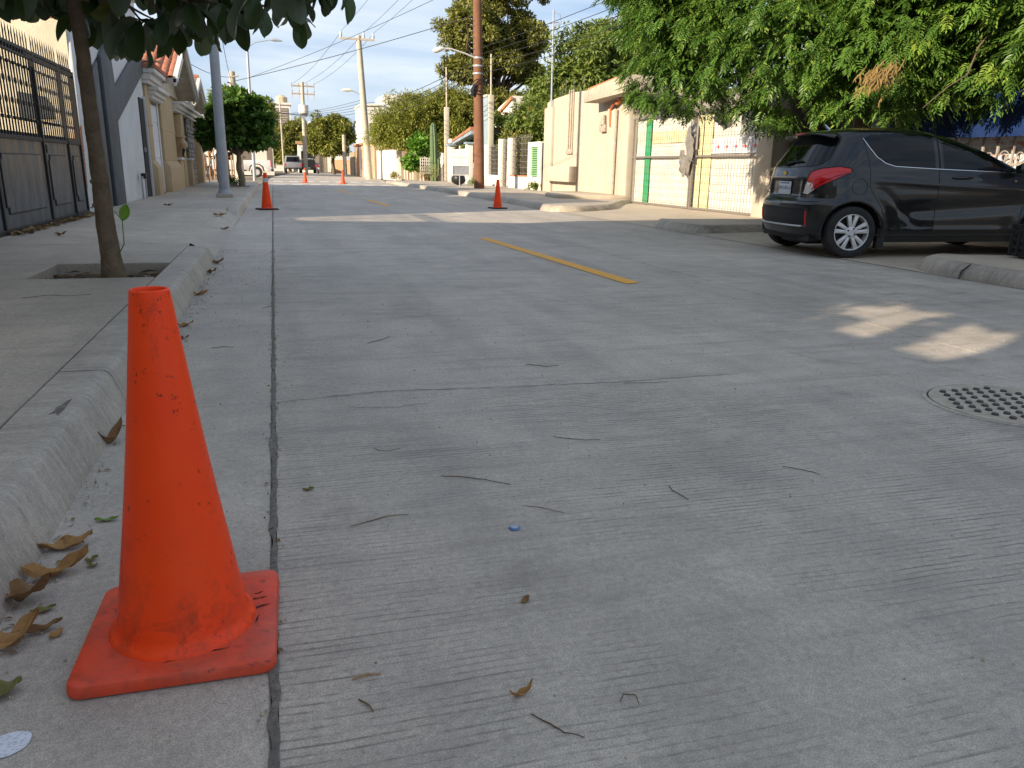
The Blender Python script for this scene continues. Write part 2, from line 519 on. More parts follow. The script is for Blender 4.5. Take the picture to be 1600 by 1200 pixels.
# driveway dip in front of the iron gate, then the walk goes on
def drive_z(x, y):
    fy = min(1, max(0, 1 - (y - 8.3) / 0.9)) if y < 10.5 else min(1, max(0, (y - 11.6) / 1.6))
    fy = fy * fy * (3 - 2 * fy)
    fx = min(1, max(0, (-0.60 - x) / 1.7))
    return 0.003 + 0.147 * max(fx, fy * min(1, max(0, (-0.60 - x) / 0.22)))
d = MB().grid(lambda u, v: (lerp(-0.605, -2.72, u), lerp(8.303, 14.3, v), drive_z(lerp(-0.605, -2.72, u), lerp(8.303, 14.3, v)) + 0.004 * noise.noise(Vector((u * 8, v * 14, 0)))), 30, 60).build('driveway_slab', M_walk, walk, smooth=True)
walk2 = struct(MB().box(-2.72, -0.72, 14.3, 36, -0.085, 0.05).build('sidewalk', M_under))
for a, b in ((14.303, 17.2), (17.206, 20.2), (20.206, 23.2), (23.206, 26.4), (26.406, 28.7), (30.106, 33.0), (33.006, 36)):
    slab(-2.72, -0.824, a, b, 0.05, 0.150 + random.uniform(-.0015, .0015), M_walk, walk2, bev=0.005)
slab(-2.72, -1.55, 28.706, 30.1, 0.05, 0.150, M_walk, walk2)
struct(MB().grid(lambda u, v: (lerp(-1.55, -0.822, u), lerp(28.7, 30.1, v), 0.09 + 0.02 * noise.noise(Vector((u * 6, v * 6, 4)))), 10, 10).build('soil', M_soil))
for a, b, e0 in ((14.55, 17.2, 0.6), (17.206, 20.2, 0), (20.206, 23.2, 0), (23.206, 26.2, 0), (26.206, 29.2, 0), (29.206, 32.2, 0), (32.206, 36, 0)):
    kerb_run(a, b, walk2, e0, 0, seed=a)
# lot on the corner beyond the houses
lot = MB().add([(-30, 36.0, 0.02), (-0.6, 36.0, 0.02), (-0.3, 52, 0.02), (-30, 52, 0.02)], [(0, 1, 2, 3)])
lot.v = [(x, y, 0.02 if y < 37 else 0.02) for x, y, z in lot.v]
struct(lot.build('corner_lot', M_earth))

# ------------------------------------------------------------------ right side: apron, kerbs, raised walk
def apron_z(x, y):
    return 0.004 + max(0, x - 6.0) * 0.012
apron = struct(MB().grid(lambda u, v: (lerp(6.10, 10.6, u), lerp(-6, 50, v), apron_z(lerp(6.10, 10.6, u), 0)), 12, 60).build('driveway', M_apron))

def island(name, poly, h, parent, mat_top, inset=0.16, wob=0.02, seed=0, stones=None):
    """raised walk with a rounded kerb all round; poly counter-clockwise"""
    n = len(poly)
    pts = []
    for i in range(n):
        a, b = Vector(poly[i]), Vector(poly[(i + 1) % n])
        k = max(1, int((b - a).length / 0.12))
        pts += [a.lerp(b, j / k) for j in range(k)]
    # soften corners
    for _ in range(4):
        pts = [(pts[i - 1] + pts[i] * 2 + pts[(i + 1) % len(pts)]) / 4 for i in range(len(pts))]
    m = len(pts)
    nor = []
    for i in range(m):
        d = pts[(i + 1) % m] - pts[i - 1]
        nor.append(Vector((-d.y, d.x)).normalized())
    rings = [(0.0, -0.05), (0.0, 0.0), (0.035, h * .55), (0.075, h * .90), (0.11, h), (inset, h + 0.001)]
    vs = []; fs = []
    for off, z in rings:
        for i in range(m):
            p = pts[i] + nor[i] * off
            w = wob * noise.noise(Vector((p.x * 3, p.y * 3, z * 20 + seed))) * (0.3 if off in (0.0, inset) else 1)
            vs.append((p.x + nor[i].x * w, p.y + nor[i].y * w, z + (w * .6 if z > 0.05 else 0)))
    for r in range(len(rings) - 1):
        for i in range(m):
            a, b = r * m + i, r * m + (i + 1) % m
            fs.append((a, b, b + m, a + m))
    MB().add(vs, fs).build('kerb_stone', M_kerbR, parent, smooth=True)
    MB().add([(p.x + nn.x * inset, p.y + nn.y * inset, h) for p, nn in zip(pts, nor)], [tuple(range(m))]).build('walk_slab', mat_top, parent)

walkR = struct(MB().box(6.6, 9.4, -5.9, 5.9, -0.085, -0.02).build('sidewalk', M_under))
island('a', [(6.12, -6), (9.9, -6), (9.9, 6.2), (7.2, 6.55), (6.55, 6.75), (6.12, 6.3)], 0.135, walkR, M_apron, wob=.045, seed=1)
crk = MB().tube([(6.09, 5.75, 0.0), (6.13, 5.77, 0.07), (6.17, 5.73, 0.13), (6.215, 5.76, 0.136)], [0.006, 0.009, 0.007, 0.003], 5).build('crack', M_under, walkR)
island('b', [(6.2, 10.75), (7.3, 10.85), (9.0, 11.1), (9.0, 12.3), (7.3, 12.5), (6.3, 12.55), (6.1, 12.0), (6.08, 11.2)], 0.13, walkR, M_apron, seed=2)
island('c', [(5.85, 16.75), (6.5, 16.55), (7.7, 17.3), (8.9, 19.5), (9.7, 20.5), (9.7, 46), (6.05, 46), (6.1, 30), (6.05, 20)], 0.14, walkR, M_walk, seed=3)
# raised landing of the beige house
MB().prism([(7.55, 20.9), (9.05, 20.6), (9.62, 20.6), (9.62, 24.4), (8.6, 24.4), (7.7, 22.4)], 'z', 0.13, 0.24).build('landing', M_apron, walkR, bevel=0.02)
# ------------------------------------------------------------------ traffic cones
def cone_mat(name, body=True):
    t = NT(name)
    o = t.obj()
    base = t.mix(t.ramp(t.noise(7, 4, 0.6, vec=o), 0.35, 0.7), (0.98, 0.066, 0.002), (0.94, 0.050, 0.002)) if body else \
        t.mix(t.ramp(t.noise(9, 5, 0.65, vec=o), 0.35, 0.68), (0.74, 0.066, 0.020), (0.64, 0.040, 0.009))
    # black rubber scuffs and grime
    sc = t.ramp(t.noise(11, 7, 0.8, vec=o, stretch=(1, 1, 0.75), dist=0.4), 0.55, 0.68)
    sc2 = t.math('MULTIPLY', sc, t.ramp(t.noise(3.1, 2, 0.5, vec=o), 0.42, 0.62))
    sp = t.math('MULTIPLY', t.ramp(t.noise(55, 4, 0.65, vec=o), 0.62, 0.68), t.ramp(t.noise(7, 2, 0.5, vec=o), 0.47, 0.60))
    base = t.mix(t.math('MULTIPLY', sc2, 0.60 if body else 0.55), base, (0.10, 0.014, 0.010))
    base = t.mix(t.math('MULTIPLY', sp, 0.9), base, (0.03, 0.012, 0.010))
    zz = t.n('MapRange', {'Value': t.n('SeparateXYZ', {'Vector': o}).outputs[2], 'From Min': 0.02, 'From Max': 0.30, 'To Min': 1.0, 'To Max': 0.0}).outputs[0]
    gr = t.math('MULTIPLY', t.ramp(t.noise(17, 7, 0.75, vec=o, dist=0.6), 0.47, 0.66), zz)
    base = t.mix(t.math('MULTIPLY', gr, 0.5), base, (0.20, 0.035, 0.018))
    fade = t.ramp(t.noise(3.2, 5, 0.7, vec=o, stretch=(1, 1, .5)), 0.45, 0.75)
    base = t.mix(t.math('MULTIPLY', fade, 0.14), base, (0.72, 0.14, 0.06))
    if not body:
        dust = t.ramp(t.noise(4, 5, 0.7, vec=o), 0.4, 0.7)
        base = t.mix(t.math('MULTIPLY', dust, 0.25), base, (0.62, 0.25, 0.18))
    fine = t.noise(60, 3, 0.6, vec=o)
    return t.set(color=base, rough=t.n('MapRange', {'Value': t.noise(12, 4, 0.6, vec=o), 'To Min': 0.30, 'To Max': 0.58}).outputs[0],
                 spec=0.30, normal=t.bump(fine, 0.06, 0.004), sss=0.0)
M_cone = cone_mat('cone_body_plastic', True)
M_conebase = cone_mat('cone_foot_plastic', False)
M_conedark = pmat('cone_black_rubber', (0.045, 0.03, 0.028), None, 20, 0.7, 0.2, 90, local=True)
M_collar = pmat('cone_white_band', (0.62, 0.58, 0.56), (0.5, 0.45, 0.42), 14, 0.5, 0.05, 80, local=True)
M_scuff = pmat('black_scuff', (0.035, 0.012, 0.010), (0.10, 0.02, 0.012), 60, 0.8, 0.2, 200, local=True)

def make_cone(name, label, loc, rz, h, rb, w, dark_base=False, collar=False, n=64):
    r = thing(name, label, 'cone', loc, rel=True, rz=rz)
    # foot: rounded square plate, slightly dished
    hw = w / 2; cr_ = 0.028
    pts = []
    for cx, cy, a0 in ((hw - cr_, hw - cr_, 0), (-hw + cr_, hw - cr_, 90), (-hw + cr_, -hw + cr_, 180), (hw - cr_, -hw + cr_, 270)):
        for k in range(7):
            a = radians(a0 + 15 * k)
            pts.append((cx + cr_ * cos(a), cy + cr_ * sin(a)))
    m = len(pts)
    rings = [(1.0, 0.0015), (1.006, 0.006), (1.0, 0.020), (0.988, 0.0245), (0.965, 0.0262), (0.80, 0.0275)]
    vs = []; fs = []
    for s, z in rings:
        for x, y in pts:
            vs.append((x * s, y * s, z + 0.0016 * noise.noise(Vector((x * 9, y * 9, 1)))))
    for q in range(len(rings) - 1):
        for i in range(m):
            a, b = q * m + i, q * m + (i + 1) % m
            fs.append((a, b, b + m, a + m))
    fs.append(tuple((len(rings) - 1) * m + i for i in range(m))); fs.append(tuple(range(m))[::-1])
    MB().add(vs, fs).build('foot', M_conedark if dark_base else M_conebase, r, smooth=True)
    # flared skirt ring and hollow tapered body
    prof = [(rb + 0.016, 0.0272), (rb + 0.014, 0.033), (rb + 0.008, 0.0375), (rb + 0.002, 0.043), (rb - 0.001, 0.052)]
    steps = 26
    rt = 0.0345 * h / 0.7
    for i in range(1, steps + 1):
        u = i / steps
        prof.append((lerp(rb - 0.001, rt, u) - 0.004 * sin(pi * u), lerp(0.052, h - 0.006, u)))
    prof += [(rt - 0.0005, h - 0.002), (rt - 0.003, h), (rt - 0.007, h - 0.0005), (rt - 0.0085, h - 0.004), (rt - 0.006, h - 0.03), (rt - 0.004, h - 0.12)]
    MB().lathe(prof, n, cap=False).build('body', M_cone, r, smooth=True)
    if collar:
        z0, z1 = h * 0.74, h * 0.86
        def rr(z): return lerp(rb - 0.001, rt, (z - 0.052) / (h - 0.058)) + 0.002
        MB().lathe([(rr(z0) - .004, z0), (rr(z0), z0 + .002), (rr(z1), z1 - .002), (rr(z1) - .004, z1)], n, cap=False).build('reflective_band', M_collar, r, smooth=True)
    return r
c1 = make_cone('traffic_cone', 'large scuffed orange traffic cone in the foreground beside the kerb', (-0.225, 1.507, 0.001), radians(-1.2), 0.70, 0.122, 0.358, n=96)
# dark rubs on the near cone's foot
for k, (x, y, a, l, w) in enumerate(((0.105, 0.01, 0.5, 0.05, 0.004), (0.015, -0.135, 0.35, 0.075, 0.003), (0.06, -0.120, 0.25, 0.06, 0.0025), (0.135, 0.055, 0.1, 0.045, 0.004), (0.14, 0.075, -0.2, 0.018, 0.004), (0.12, -0.03, 0.9, 0.03, 0.002))):
    if math.hypot(x, y) < 0.142:
        x *= 0.146 / math.hypot(x, y); y *= 0.146 / 0.146
    M_ = T3(x, y, 0.0284) @ rot_z(a)
    rnd = random.Random(k)
    nn = 9
    vs = []
    for i in range(nn + 1):
        u = i / nn
        ww = w * sin(pi * min(max(u, .03), .97)) * rnd.uniform(.5, 1.2)
        vs += [(l * (u - .5), 0.006 * sin(3 * u + k) - ww, 0), (l * (u - .5), 0.006 * sin(3 * u + k) + ww, 0)]
    MB().add(vs, [(2 * i, 2 * i + 2, 2 * i + 3, 2 * i + 1) for i in range(nn)], M_).build('scuff', M_scuff, c1)
make_cone('traffic_cone', 'orange traffic cone with a pale band near its tip standing in the left gutter', (-0.165, 17.25, 0.003), radians(20), 0.74, 0.112, 0.38, dark_base=True, collar=True)
make_cone('traffic_cone', 'plain orange cone on a dark foot at the right edge of the road', (5.03, 18.05, 0.003), radians(12), 0.66, 0.108, 0.36, dark_base=True)
make_cone('traffic_cone', 'distant orange cone in mid street, left of the two at the crossing', (1.58, 43.2, 0.006), radians(5), 0.72, 0.115, 0.36, collar=True)
make_cone('traffic_cone', 'distant orange cone at the crossing, near the concrete utility pole', (3.42, 42.0, 0.006), radians(30), 0.68, 0.115, 0.36)

# ------------------------------------------------------------------ manhole
M_iron = pmat('manhole_iron', (0.52, 0.455, 0.36), (0.38, 0.32, 0.245), 16, 0.75, 0.5, 120, streak=0)
M_stud = pmat('manhole_studs', (0.06, 0.058, 0.062), (0.11, 0.10, 0.09), 30, 0.5, 0.3, 150)
mh = thing('manhole_cover', 'round studded manhole cover in the road at the right edge', 'manhole', (2.90, 2.385, 0.0))
n = 72
MB().lathe([(0.325, 0.0008), (0.322, 0.005), (0.305, 0.006), (0.303, 0.0015)], n, T3(2.90, 2.385, 0.0), cap=False).build('frame', M_kerb, mh, smooth=True)
MB().lathe([(0.303, 0.0012), (0.297, 0.0012)], n, T3(2.90, 2.385, 0.0), cap=False).build('gap', M_under, mh)
MB().lathe([(0.297, 0.0012), (0.296, 0.0056), (0.275, 0.006), (0.273, 0.0042), (0.0001, 0.0046)], n, T3(2.90, 2.385, 0.0), cap=False).build('lid', M_iron, mh, smooth=True)
sm = MB().lathe([(0.0135, 0.0), (0.0135, 0.006), (0.0105, 0.0085), (0.0001, 0.009)], 12, cap=False).mesh('stud', M_stud, smooth=True)
i = 0
for a in range(-6, 7):
    for b in range(-6, 7):
        x = a * 0.062 + (0.031 if b % 2 else 0); y = b * 0.054
        if math.hypot(x, y) < 0.262:
            o = link('stud', sm, mh)
            o.location = (x + random.uniform(-.003, .003), y + random.uniform(-.003, .003), 0.0044)

# ------------------------------------------------------------------ litter
def curled_leaf(L, Wd, curl, fold, wave, seed, nu=14, nv=8):
    rnd = random.Random(seed)
    ph = rnd.uniform(0, 6)
    def fn(u, v):
        x = (u - 0.5) * L
        w = Wd * (sin(pi * min(1, max(0, u)) ** 0.8) ** 0.75) * (0.55 + 0.6 * u) * 0.6 + 0.001
        s = (v - 0.5) * 2
        y = s * w
        z = fold * abs(s) * w + curl * (u - 0.45) ** 2 * L + wave * sin(7 * u + ph) * s * 0.5 + wave * 0.6 * sin(13 * u + 4 * s + ph)
        y += wave * 0.5 * sin(11 * u + ph) * abs(s)
        return (x, y, z)
    mb = MB().grid(fn, nu, nv)
    mz = min(p[2] for p in mb.v)
    mb.v = [(x, y, z - mz) for x, y, z in mb.v]
    return mb
def drymat(name, a, b, vein):
    t = NT(name); o = t.obj()
    c = t.mix(t.ramp(t.noise(18, 5, 0.65, vec=o), 0.32, 0.7), a, b)
    c = t.mix(t.math('MULTIPLY', t.ramp(t.noise(70, 3, 0.6, vec=o), 0.58, 0.7), 0.6), c, vein)
    return t.set(color=c, rough=0.75, spec=0.25, normal=t.bump(t.noise(55, 3, 0.6, vec=o, stretch=(0.4, 2, 1)), 0.35, 0.004))
M_dry = drymat('dry_leaf_tan', (0.42, 0.235, 0.085), (0.27, 0.135, 0.05), (0.12, 0.06, 0.025))
M_dry2 = drymat('dry_leaf_brown', (0.26, 0.145, 0.065), (0.17, 0.09, 0.04), (0.07, 0.035, 0.018))
M_olive = drymat('wilted_leaf_olive', (0.16, 0.155, 0.05), (0.24, 0.19, 0.07), (0.07, 0.06, 0.02))
M_greenleaf = drymat('fresh_leaf_bit', (0.12, 0.22, 0.035), (0.22, 0.24, 0.06), (0.05, 0.09, 0.02))
M_twig = pmat('brown_twig', (0.16, 0.10, 0.05), (0.09, 0.055, 0.03), 40, 0.8, 0.3, 120, local=True)
M_twig2 = pmat('pale_twig', (0.24, 0.175, 0.095), (0.14, 0.095, 0.05), 40, 0.8, 0.3, 120, local=True)

LV = [  # x, y, L, W, curl, fold, wave, rz, mat, label
    (-0.575, 2.755, 0.095, 0.045, 2.6, 0.9, 0.006, 0.9, M_dry2, 'curled tan dead leaf like a shell at the kerb foot behind the cone'),
    (-0.545, 1.965, 0.125, 0.048, 0.7, 0.35, 0.009, 0.15, M_dry, 'farthest of the big dry brown leaves left of the near cone'),
    (-0.530, 1.825, 0.135, 0.050, 1.2, 0.5, 0.013, 0.35, M_dry, 'crumpled middle leaf of the dry heap left of the near cone'),
    (-0.568, 1.715, 0.120, 0.062, 1.5, 0.7, 0.012, -0.2, M_dry2, 'dark folded dry leaf in the gutter below the crumpled leaves'),
    (-0.545, 1.545, 0.110, 0.050, 1.3, 0.6, 0.012, 0.7, M_dry, 'dry leaf cut by the left picture edge level with the cone foot'),
    (-0.505, 1.585, 0.080, 0.020, 0.6, 0.5, 0.005, 0.3, M_dry2, 'narrow brown leaf sliver beside the edge leaf'),
    (-0.520, 1.385, 0.070, 0.045, 0.8, 0.3, 0.007, 0.2, M_olive, 'olive green wilted leaf at the lower left picture edge'),
    (-0.478, 2.105, 0.060, 0.018, 0.5, 0.2, 0.003, -0.1, M_greenleaf, 'pale green leaf scrap between the kerb and the cone'),
    (-0.470, 1.880, 0.030, 0.016, 0.8, 0.3, 0.003, 0.5, M_olive, 'small olive leaf crumb near the cone foot, upper one'),
    (-0.462, 1.848, 0.028, 0.018, 0.8, 0.3, 0.003, -0.5, M_olive, 'small olive leaf crumb near the cone foot, lower one'),
    (-0.520, 1.665, 0.048, 0.020, 0.5, 0.3, 0.003, 0.2, M_olive, 'yellowish flat leaf bit below the dry heap'),
    (-0.472, 1.560, 0.032, 0.016, 0.6, 0.4, 0.003, 0.9, M_dry, 'tiny tan leaf curl left of the cone foot corner'),
    (0.375, 1.141, 0.048, 0.012, 1.6, 0.6, 0.004, 0.2, M_dry, 'small yellow brown curled leaf on the road at bottom centre'),
    (0.477, 1.441, 0.028, 0.014, 0.8, 0.4, 0.003, 0.8, M_dry2, 'tiny dark leaf crumb on the road near the bottle cap'),
    (0.044, 2.182, 0.034, 0.014, 0.6, 0.4, 0.003, 0.1, M_olive, 'small olive leaf on the road right of the sealed joint'),
    (-0.56, 7.85, 0.13, 0.06, 0.9, 0.5, 0.012, 0.4, M_dry2, 'brown leaf against the sloped end of the left kerb'),
    (-0.57, 7.15, 0.11, 0.05, 1.1, 0.6, 0.012, -0.3, M_dry2, 'dark brown leaf below the kerb end leaf'),
    (-0.555, 5.95, 0.11, 0.05, 0.9, 0.5, 0.010, 0.5, M_dry, 'tan leaf in the gutter by the second kerb joint'),
    (-0.545, 4.78, 0.10, 0.04, 0.8, 0.4, 0.008, 0.2, M_dry, 'tan leaf in the gutter right of the cone tip'),
    (-0.52, 4.42, 0.07, 0.03, 0.8, 0.4, 0.006, -0.3, M_dry2, 'small brown leaf in the gutter below the tan leaf'),
    (-0.82, 12.9, 0.20, 0.09, 0.6, 0.4, 0.015, 0.1, M_dry, 'orange brown dead leaf on the driveway dip, nearest the gutter'),
    (-0.70, 11.8, 0.14, 0.07, 0.6, 0.4, 0.012, 0.8, M_dry2, 'brown leaf on the driveway dip nearer than the orange one'),
    (-1.86, 15.6, 0.16, 0.09, 0.7, 0.4, 0.012, 0.1, M_dry2, 'dark red brown leaf on the walk before the white house'),
    (-2.2, 9.35, 0.11, 0.07, 1.2, 0.6, 0.010, 0.1, M_dry2, 'black crumpled leaf on the concrete before the iron gate'),
]
for k, (x, y, L, Wd, cu, fo, wa, rz, m, lab) in enumerate(LV):
    z = 0.0 + 0.0012
    if x < -0.62:
        z = (drive_z(x, y) if 8.3 < y < 14.3 else 0.151) + 0.004
    o = curled_leaf(L, Wd, cu, fo, wa, 100 + k).build('dead_leaf', m, smooth=True)
    o.location = (x, y, z); o.rotation_euler = (0.06 * (k % 3 - 1), 0, rz)
    tag(o, lab, 'leaf', 'fallen leaves')
TW = [  # points (x,y) world, radius, mat, label
    ([(0.44, 2.19), (0.50, 2.165), (0.56, 2.13), (0.63, 2.075)], 0.0026, M_twig, 'long curved twig in mid road, left of centre'),
    ([(1.12, 3.48), (1.17, 3.45), (1.21, 3.42), (1.27, 3.425)], 0.0028, M_twig, 'short dark twig high on the road, farthest near centre'),
    ([(0.90, 2.45), (0.95, 2.42), (1.00, 2.39), (1.05, 2.385)], 0.0022, M_twig, 'bowed twig just right of the road centre'),
    ([(1.095, 1.95), (1.085, 1.91), (1.095, 1.87), (1.10, 1.84)], 0.0024, M_twig, 'upright looking bent twig right of centre'),
    ([(1.53, 2.00), (1.57, 1.965), (1.60, 1.935), (1.605, 1.91)], 0.0022, M_twig, 'thin twig on the right half of the road'),
    ([(0.14, 1.905), (0.20, 1.93), (0.25, 1.945), (0.30, 1.94)], 0.0024, M_twig2, 'pale twig right of the near cone, lying flat'),
    ([(0.27, 2.49), (0.285, 2.455), (0.31, 2.445), (0.355, 2.465)], 0.0018, M_twig2, 'small hook shaped twig right of the near cone'),
    ([(0.43, 4.10), (0.48, 4.15), (0.53, 4.20), (0.57, 4.25)], 0.003, M_twig, 'dark twig on the far shaded road, left of centre'),
    ([(0.375, 1.085), (0.40, 1.055), (0.415, 1.028), (0.445, 1.008)], 0.0022, M_twig, 'dark bent twig at the bottom of the road'),
    ([(0.090, 1.205), (0.105, 1.185), (0.112, 1.165)], 0.0028, M_twig2, 'short arched olive stalk at bottom left of the road'),
    ([(0.085, 1.262), (0.11, 1.268), (0.137, 1.268)], 0.003, M_dry, 'short straight brown stick at bottom left of the road'),
    ([(0.54, 1.075), (0.555, 1.095), (0.575, 1.085), (0.57, 1.06)], 0.0016, M_twig, 'thin hooked stem near the bottom, right of centre'),
    ([(0.62, 1.92), (0.66, 1.90), (0.70, 1.86), (0.72, 1.845)], 0.0018, M_twig2, 'faint pale stem above the bottle cap'),
    ([(-0.36, 4.15), (-0.30, 4.17), (-0.25, 4.16)], 0.003, M_twig2, 'thin stick across the gutter right of the cone tip'),
    ([(-1.62, 3.80), (-1.52, 3.75), (-1.45, 3.83)], 0.0028, M_twig, 'curved twig on the left sidewalk slab'),
    ([(-1.42, 5.02), (-1.30, 5.10), (-1.18, 5.04), (-1.08, 5.10)], 0.003, M_twig2, 'wavy twig on the sidewalk before the tree pit'),
    ([(1.45, 3.06), (1.58, 3.03), (1.66, 3.04)], 0.002, M_twig, 'fine twig lying on the road crack'),
    ([(-0.12, 5.30), (-0.08, 5.36), (-0.03, 5.34)], 0.0026, M_twig2, 'small stick beside the sealed joint far up the gutter'),
]
for k, (pts, r, m, lab) in enumerate(TW):
    zz = 0.152 if pts[0][0] < -0.65 else 0.001
    r *= 0.6
    P3 = []
    for i in range(len(pts) - 1):
        for j in range(4):
            u = j / 4
            P3.append((lerp(pts[i][0], pts[i + 1][0], u), lerp(pts[i][1], pts[i + 1][1], u), zz + r + 0.002 * sin(i + u * 2 + k) ** 2))
    P3.append((*pts[-1], zz + r))
    rs = [r * (0.55 + 0.45 * sin(pi * min(0.9, 0.15 + i / len(P3)))) for i in range(len(P3))]
    o = MB().tube(P3, rs, 6).build('twig', m, smooth=True)
    tag(o, lab, 'twig', 'fallen twigs')
# bottle cap
M_capblue = pmat('cap_blue', (0.10, 0.18, 0.36), (0.16, 0.26, 0.45), 60, 0.35, 0.05, 200, metal=0.3)
M_capwhite = pmat('cap_white', (0.62, 0.66, 0.7), None, 60, 0.4, 0.05, 200)
bc = thing('bottle_cap', 'small blue and white bottle cap on the road near centre', 'bottle cap', (0.557, 1.791, 0.0))
n = 42
vs = []; fs = []
for rr_, z, cr_ in ((0.0150, 0.0005, 1), (0.0148, 0.0035, 1), (0.0132, 0.0055, 0), (0.0105, 0.0062, 0)):
    for k in range(n):
        q = rr_ + (0.0009 if (k % 2 and cr_) else 0)
        vs.append((0.557 + q * cos(2 * pi * k / n), 1.791 + q * sin(2 * pi * k / n), z))
for i in range(3):
    for k in range(n):
        fs.append((i * n + k, i * n + (k + 1) % n, (i + 1) * n + (k + 1) % n, (i + 1) * n + k))
fs.append(tuple(3 * n + k for k in range(n)))
MB().add(vs, fs).build('crimped_rim', M_capblue, bc)
MB().lathe([(0.009, 0.0063), (0.0088, 0.0068), (0.0055, 0.0069)], 24, T3(0.557, 1.791, 0), cap=False).build('printed_ring', M_capwhite, bc)
MB().lathe([(0.003, 0.0063), (0.0029, 0.0069), (0.0001, 0.007)], 16, T3(0.557, 1.791, 0), cap=False).build('printed_dot', M_capwhite, bc)
# white round paper label
t = NT('printed_paper')
o_ = t.obj()
ink = t.math('MULTIPLY', t.ramp(t.noise(130, 2, 0.6, vec=o_, stretch=(1, 3.2, 1)), 0.52, 0.6), 0.75)
M_paper = t.set(color=t.mix(ink, (0.72, 0.74, 0.78), (0.33, 0.36, 0.44)), rough=0.6)
n = 40
lab = MB().add([(0.034 * (1 + 0.04 * sin(5 * a)) * cos(a), 0.030 * (1 + 0.05 * sin(3 * a + 1)) * sin(a), 0.0012 + 0.0007 * sin(2 * a)) for a in [2 * pi * k / n for k in range(n)]] + [(0, 0, 0.0014)],
               [(k, (k + 1) % n, n) for k in range(n)]).build('paper_label', M_paper)
lab.location = (-0.470, 1.243, 0.0005); lab.rotation_euler = (0, 0, 0.3)
tag(lab, 'round white printed paper label on the gutter at lower left', 'paper label')
# pebbles, seeds and crumbs
M_peb = leafmat('grit', (0.35, 0.32, 0.26), (0.52, 0.45, 0.30), (0.12, 0.1, 0.08), trans=0.0, rough=0.8)
pb = MB()
rnd = random.Random(11)
for k in range(1500):
    if k < 950:
        x = rnd.choice([-0.585 + abs(rnd.gauss(0, 0.05)), -0.053 + rnd.gauss(0, 0.014), rnd.uniform(-0.58, -0.05)]); y = rnd.uniform(1.0, 9.0) ** 1.0
    else:
        x = rnd.uniform(-0.04, 4.5); y = rnd.uniform(0.85, 5.5)
    s = rnd.uniform(0.0010, 0.0030) * (1.0 + 0.12 * y) * (1.5 if rnd.random() < .12 else 1)
    pb.add([(x + s, y, .001), (x, y + s, .001), (x - s, y, .001), (x, y - s * 1.2, .001), (x + .2 * s, y, .001 + s * 1.3)], [(0, 1, 4), (1, 2, 4), (2, 3, 4), (3, 0, 4)])
o = pb.build('grit', M_peb); o['kind'] = 'stuff'; o['label'] = 'scattered grit, seeds and crumbs on the concrete'; o['category'] = 'grit'
# leaf litter swept against the gate foot
M_litter = leafmat('leaf_litter', (0.30, 0.19, 0.08), (0.17, 0.10, 0.045), (0.22, 0.2, 0.06), trans=0.05, rough=0.8)
lt = MB()
for k in range(300):
    u = rnd.random()
    if k < 260:
        y = lerp(9.3, 13.3, u); x = -2.64 + abs(rnd.gauss(0, 0.05)) + 0.05 * u
        if y > 12.6: x += abs(rnd.gauss(0, 0.12))
        z = drive_z(x, y) + 0.006 + abs(rnd.gauss(0, 0.012 + (0.04 if y > 12.6 else 0)))
    else:
        x = rnd.uniform(-1.6, -0.85); y = rnd.uniform(5.9, 6.68); z = 0.085 + rnd.uniform(0, .012)
    L = rnd.uniform(0.025, 0.075); a = rnd.uniform(0, 6.3); tl = rnd.uniform(-.5, .5)
    M_ = T3(x, y, z) @ Matrix.Rotation(a, 4, 'Z') @ Matrix.Rotation(tl, 4, 'X') @ Matrix.Rotation(rnd.uniform(-.4, .4), 4, 'Y')
    lt.add([(-L, 0, 0), (0, -L * .4, L * .15), (L, 0, 0), (0, L * .4, L * .2)], [(0, 1, 2), (0, 2, 3)], M_)
for k in range(260):
    x = -0.588 + abs(rnd.gauss(0, .035)) if k < 190 else -0.053 + rnd.gauss(0, .012); y = rnd.uniform(1.1, 9.0)
    L = rnd.uniform(0.004, 0.013); a = rnd.uniform(0, 6.3)
    M_ = T3(x, y, .004) @ Matrix.Rotation(a, 4, 'Z') @ Matrix.Rotation(rnd.uniform(-.4, .4), 4, 'X')
    lt.add([(-L, 0, 0), (0, -L * .45, L * .2), (L, 0, 0), (0, L * .45, L * .25)], [(0, 1, 2), (0, 2, 3)], M_)
o = lt.build('leaf_litter', M_litter); o['kind'] = 'stuff'; o['label'] = 'dry leaf litter along the gate foot and in the tree pit'; o['category'] = 'leaf litter'
# ------------------------------------------------------------------ left side of the street
M_blackiron = pmat('black_wrought_iron', (0.014, 0.014, 0.016), (0.026, 0.022, 0.020), 18, 0.55, 0.15, 90, metal=0.0, spec=0.3)
t = NT('weathered_gate_sheet')
sp = t.n('SeparateXYZ', {'Vector': t.pos()})
base = t.mix(t.ramp(t.noise(2.6, 6, 0.7, stretch=(1, 2.4, 0.7)), 0.36, 0.66), (0.032, 0.042, 0.056), (0.115, 0.135, 0.155))
rust = t.math('MULTIPLY', t.ramp(t.noise(2.0, 5, 0.65, stretch=(1, 3.0, 0.35)), 0.40, 0.64), t.n('MapRange', {'Value': sp.outputs[2], 'From Min': 0.45, 'From Max': 1.05}).outputs[0])
base = t.mix(t.math('MULTIPLY', rust, 1.0), base, (0.25, 0.165, 0.085))
base = t.mix(0.3, base, t.ramp(t.noise(45, 4, 0.7), 0.3, 0.7, (0.4, 0.4, 0.4), (1.2, 1.2, 1.2)), 'MULTIPLY')
M_gatesheet = t.set(color=base, rough=0.5, spec=0.3, normal=t.bump(t.noise(26, 4, 0.6), 0.15, 0.004))
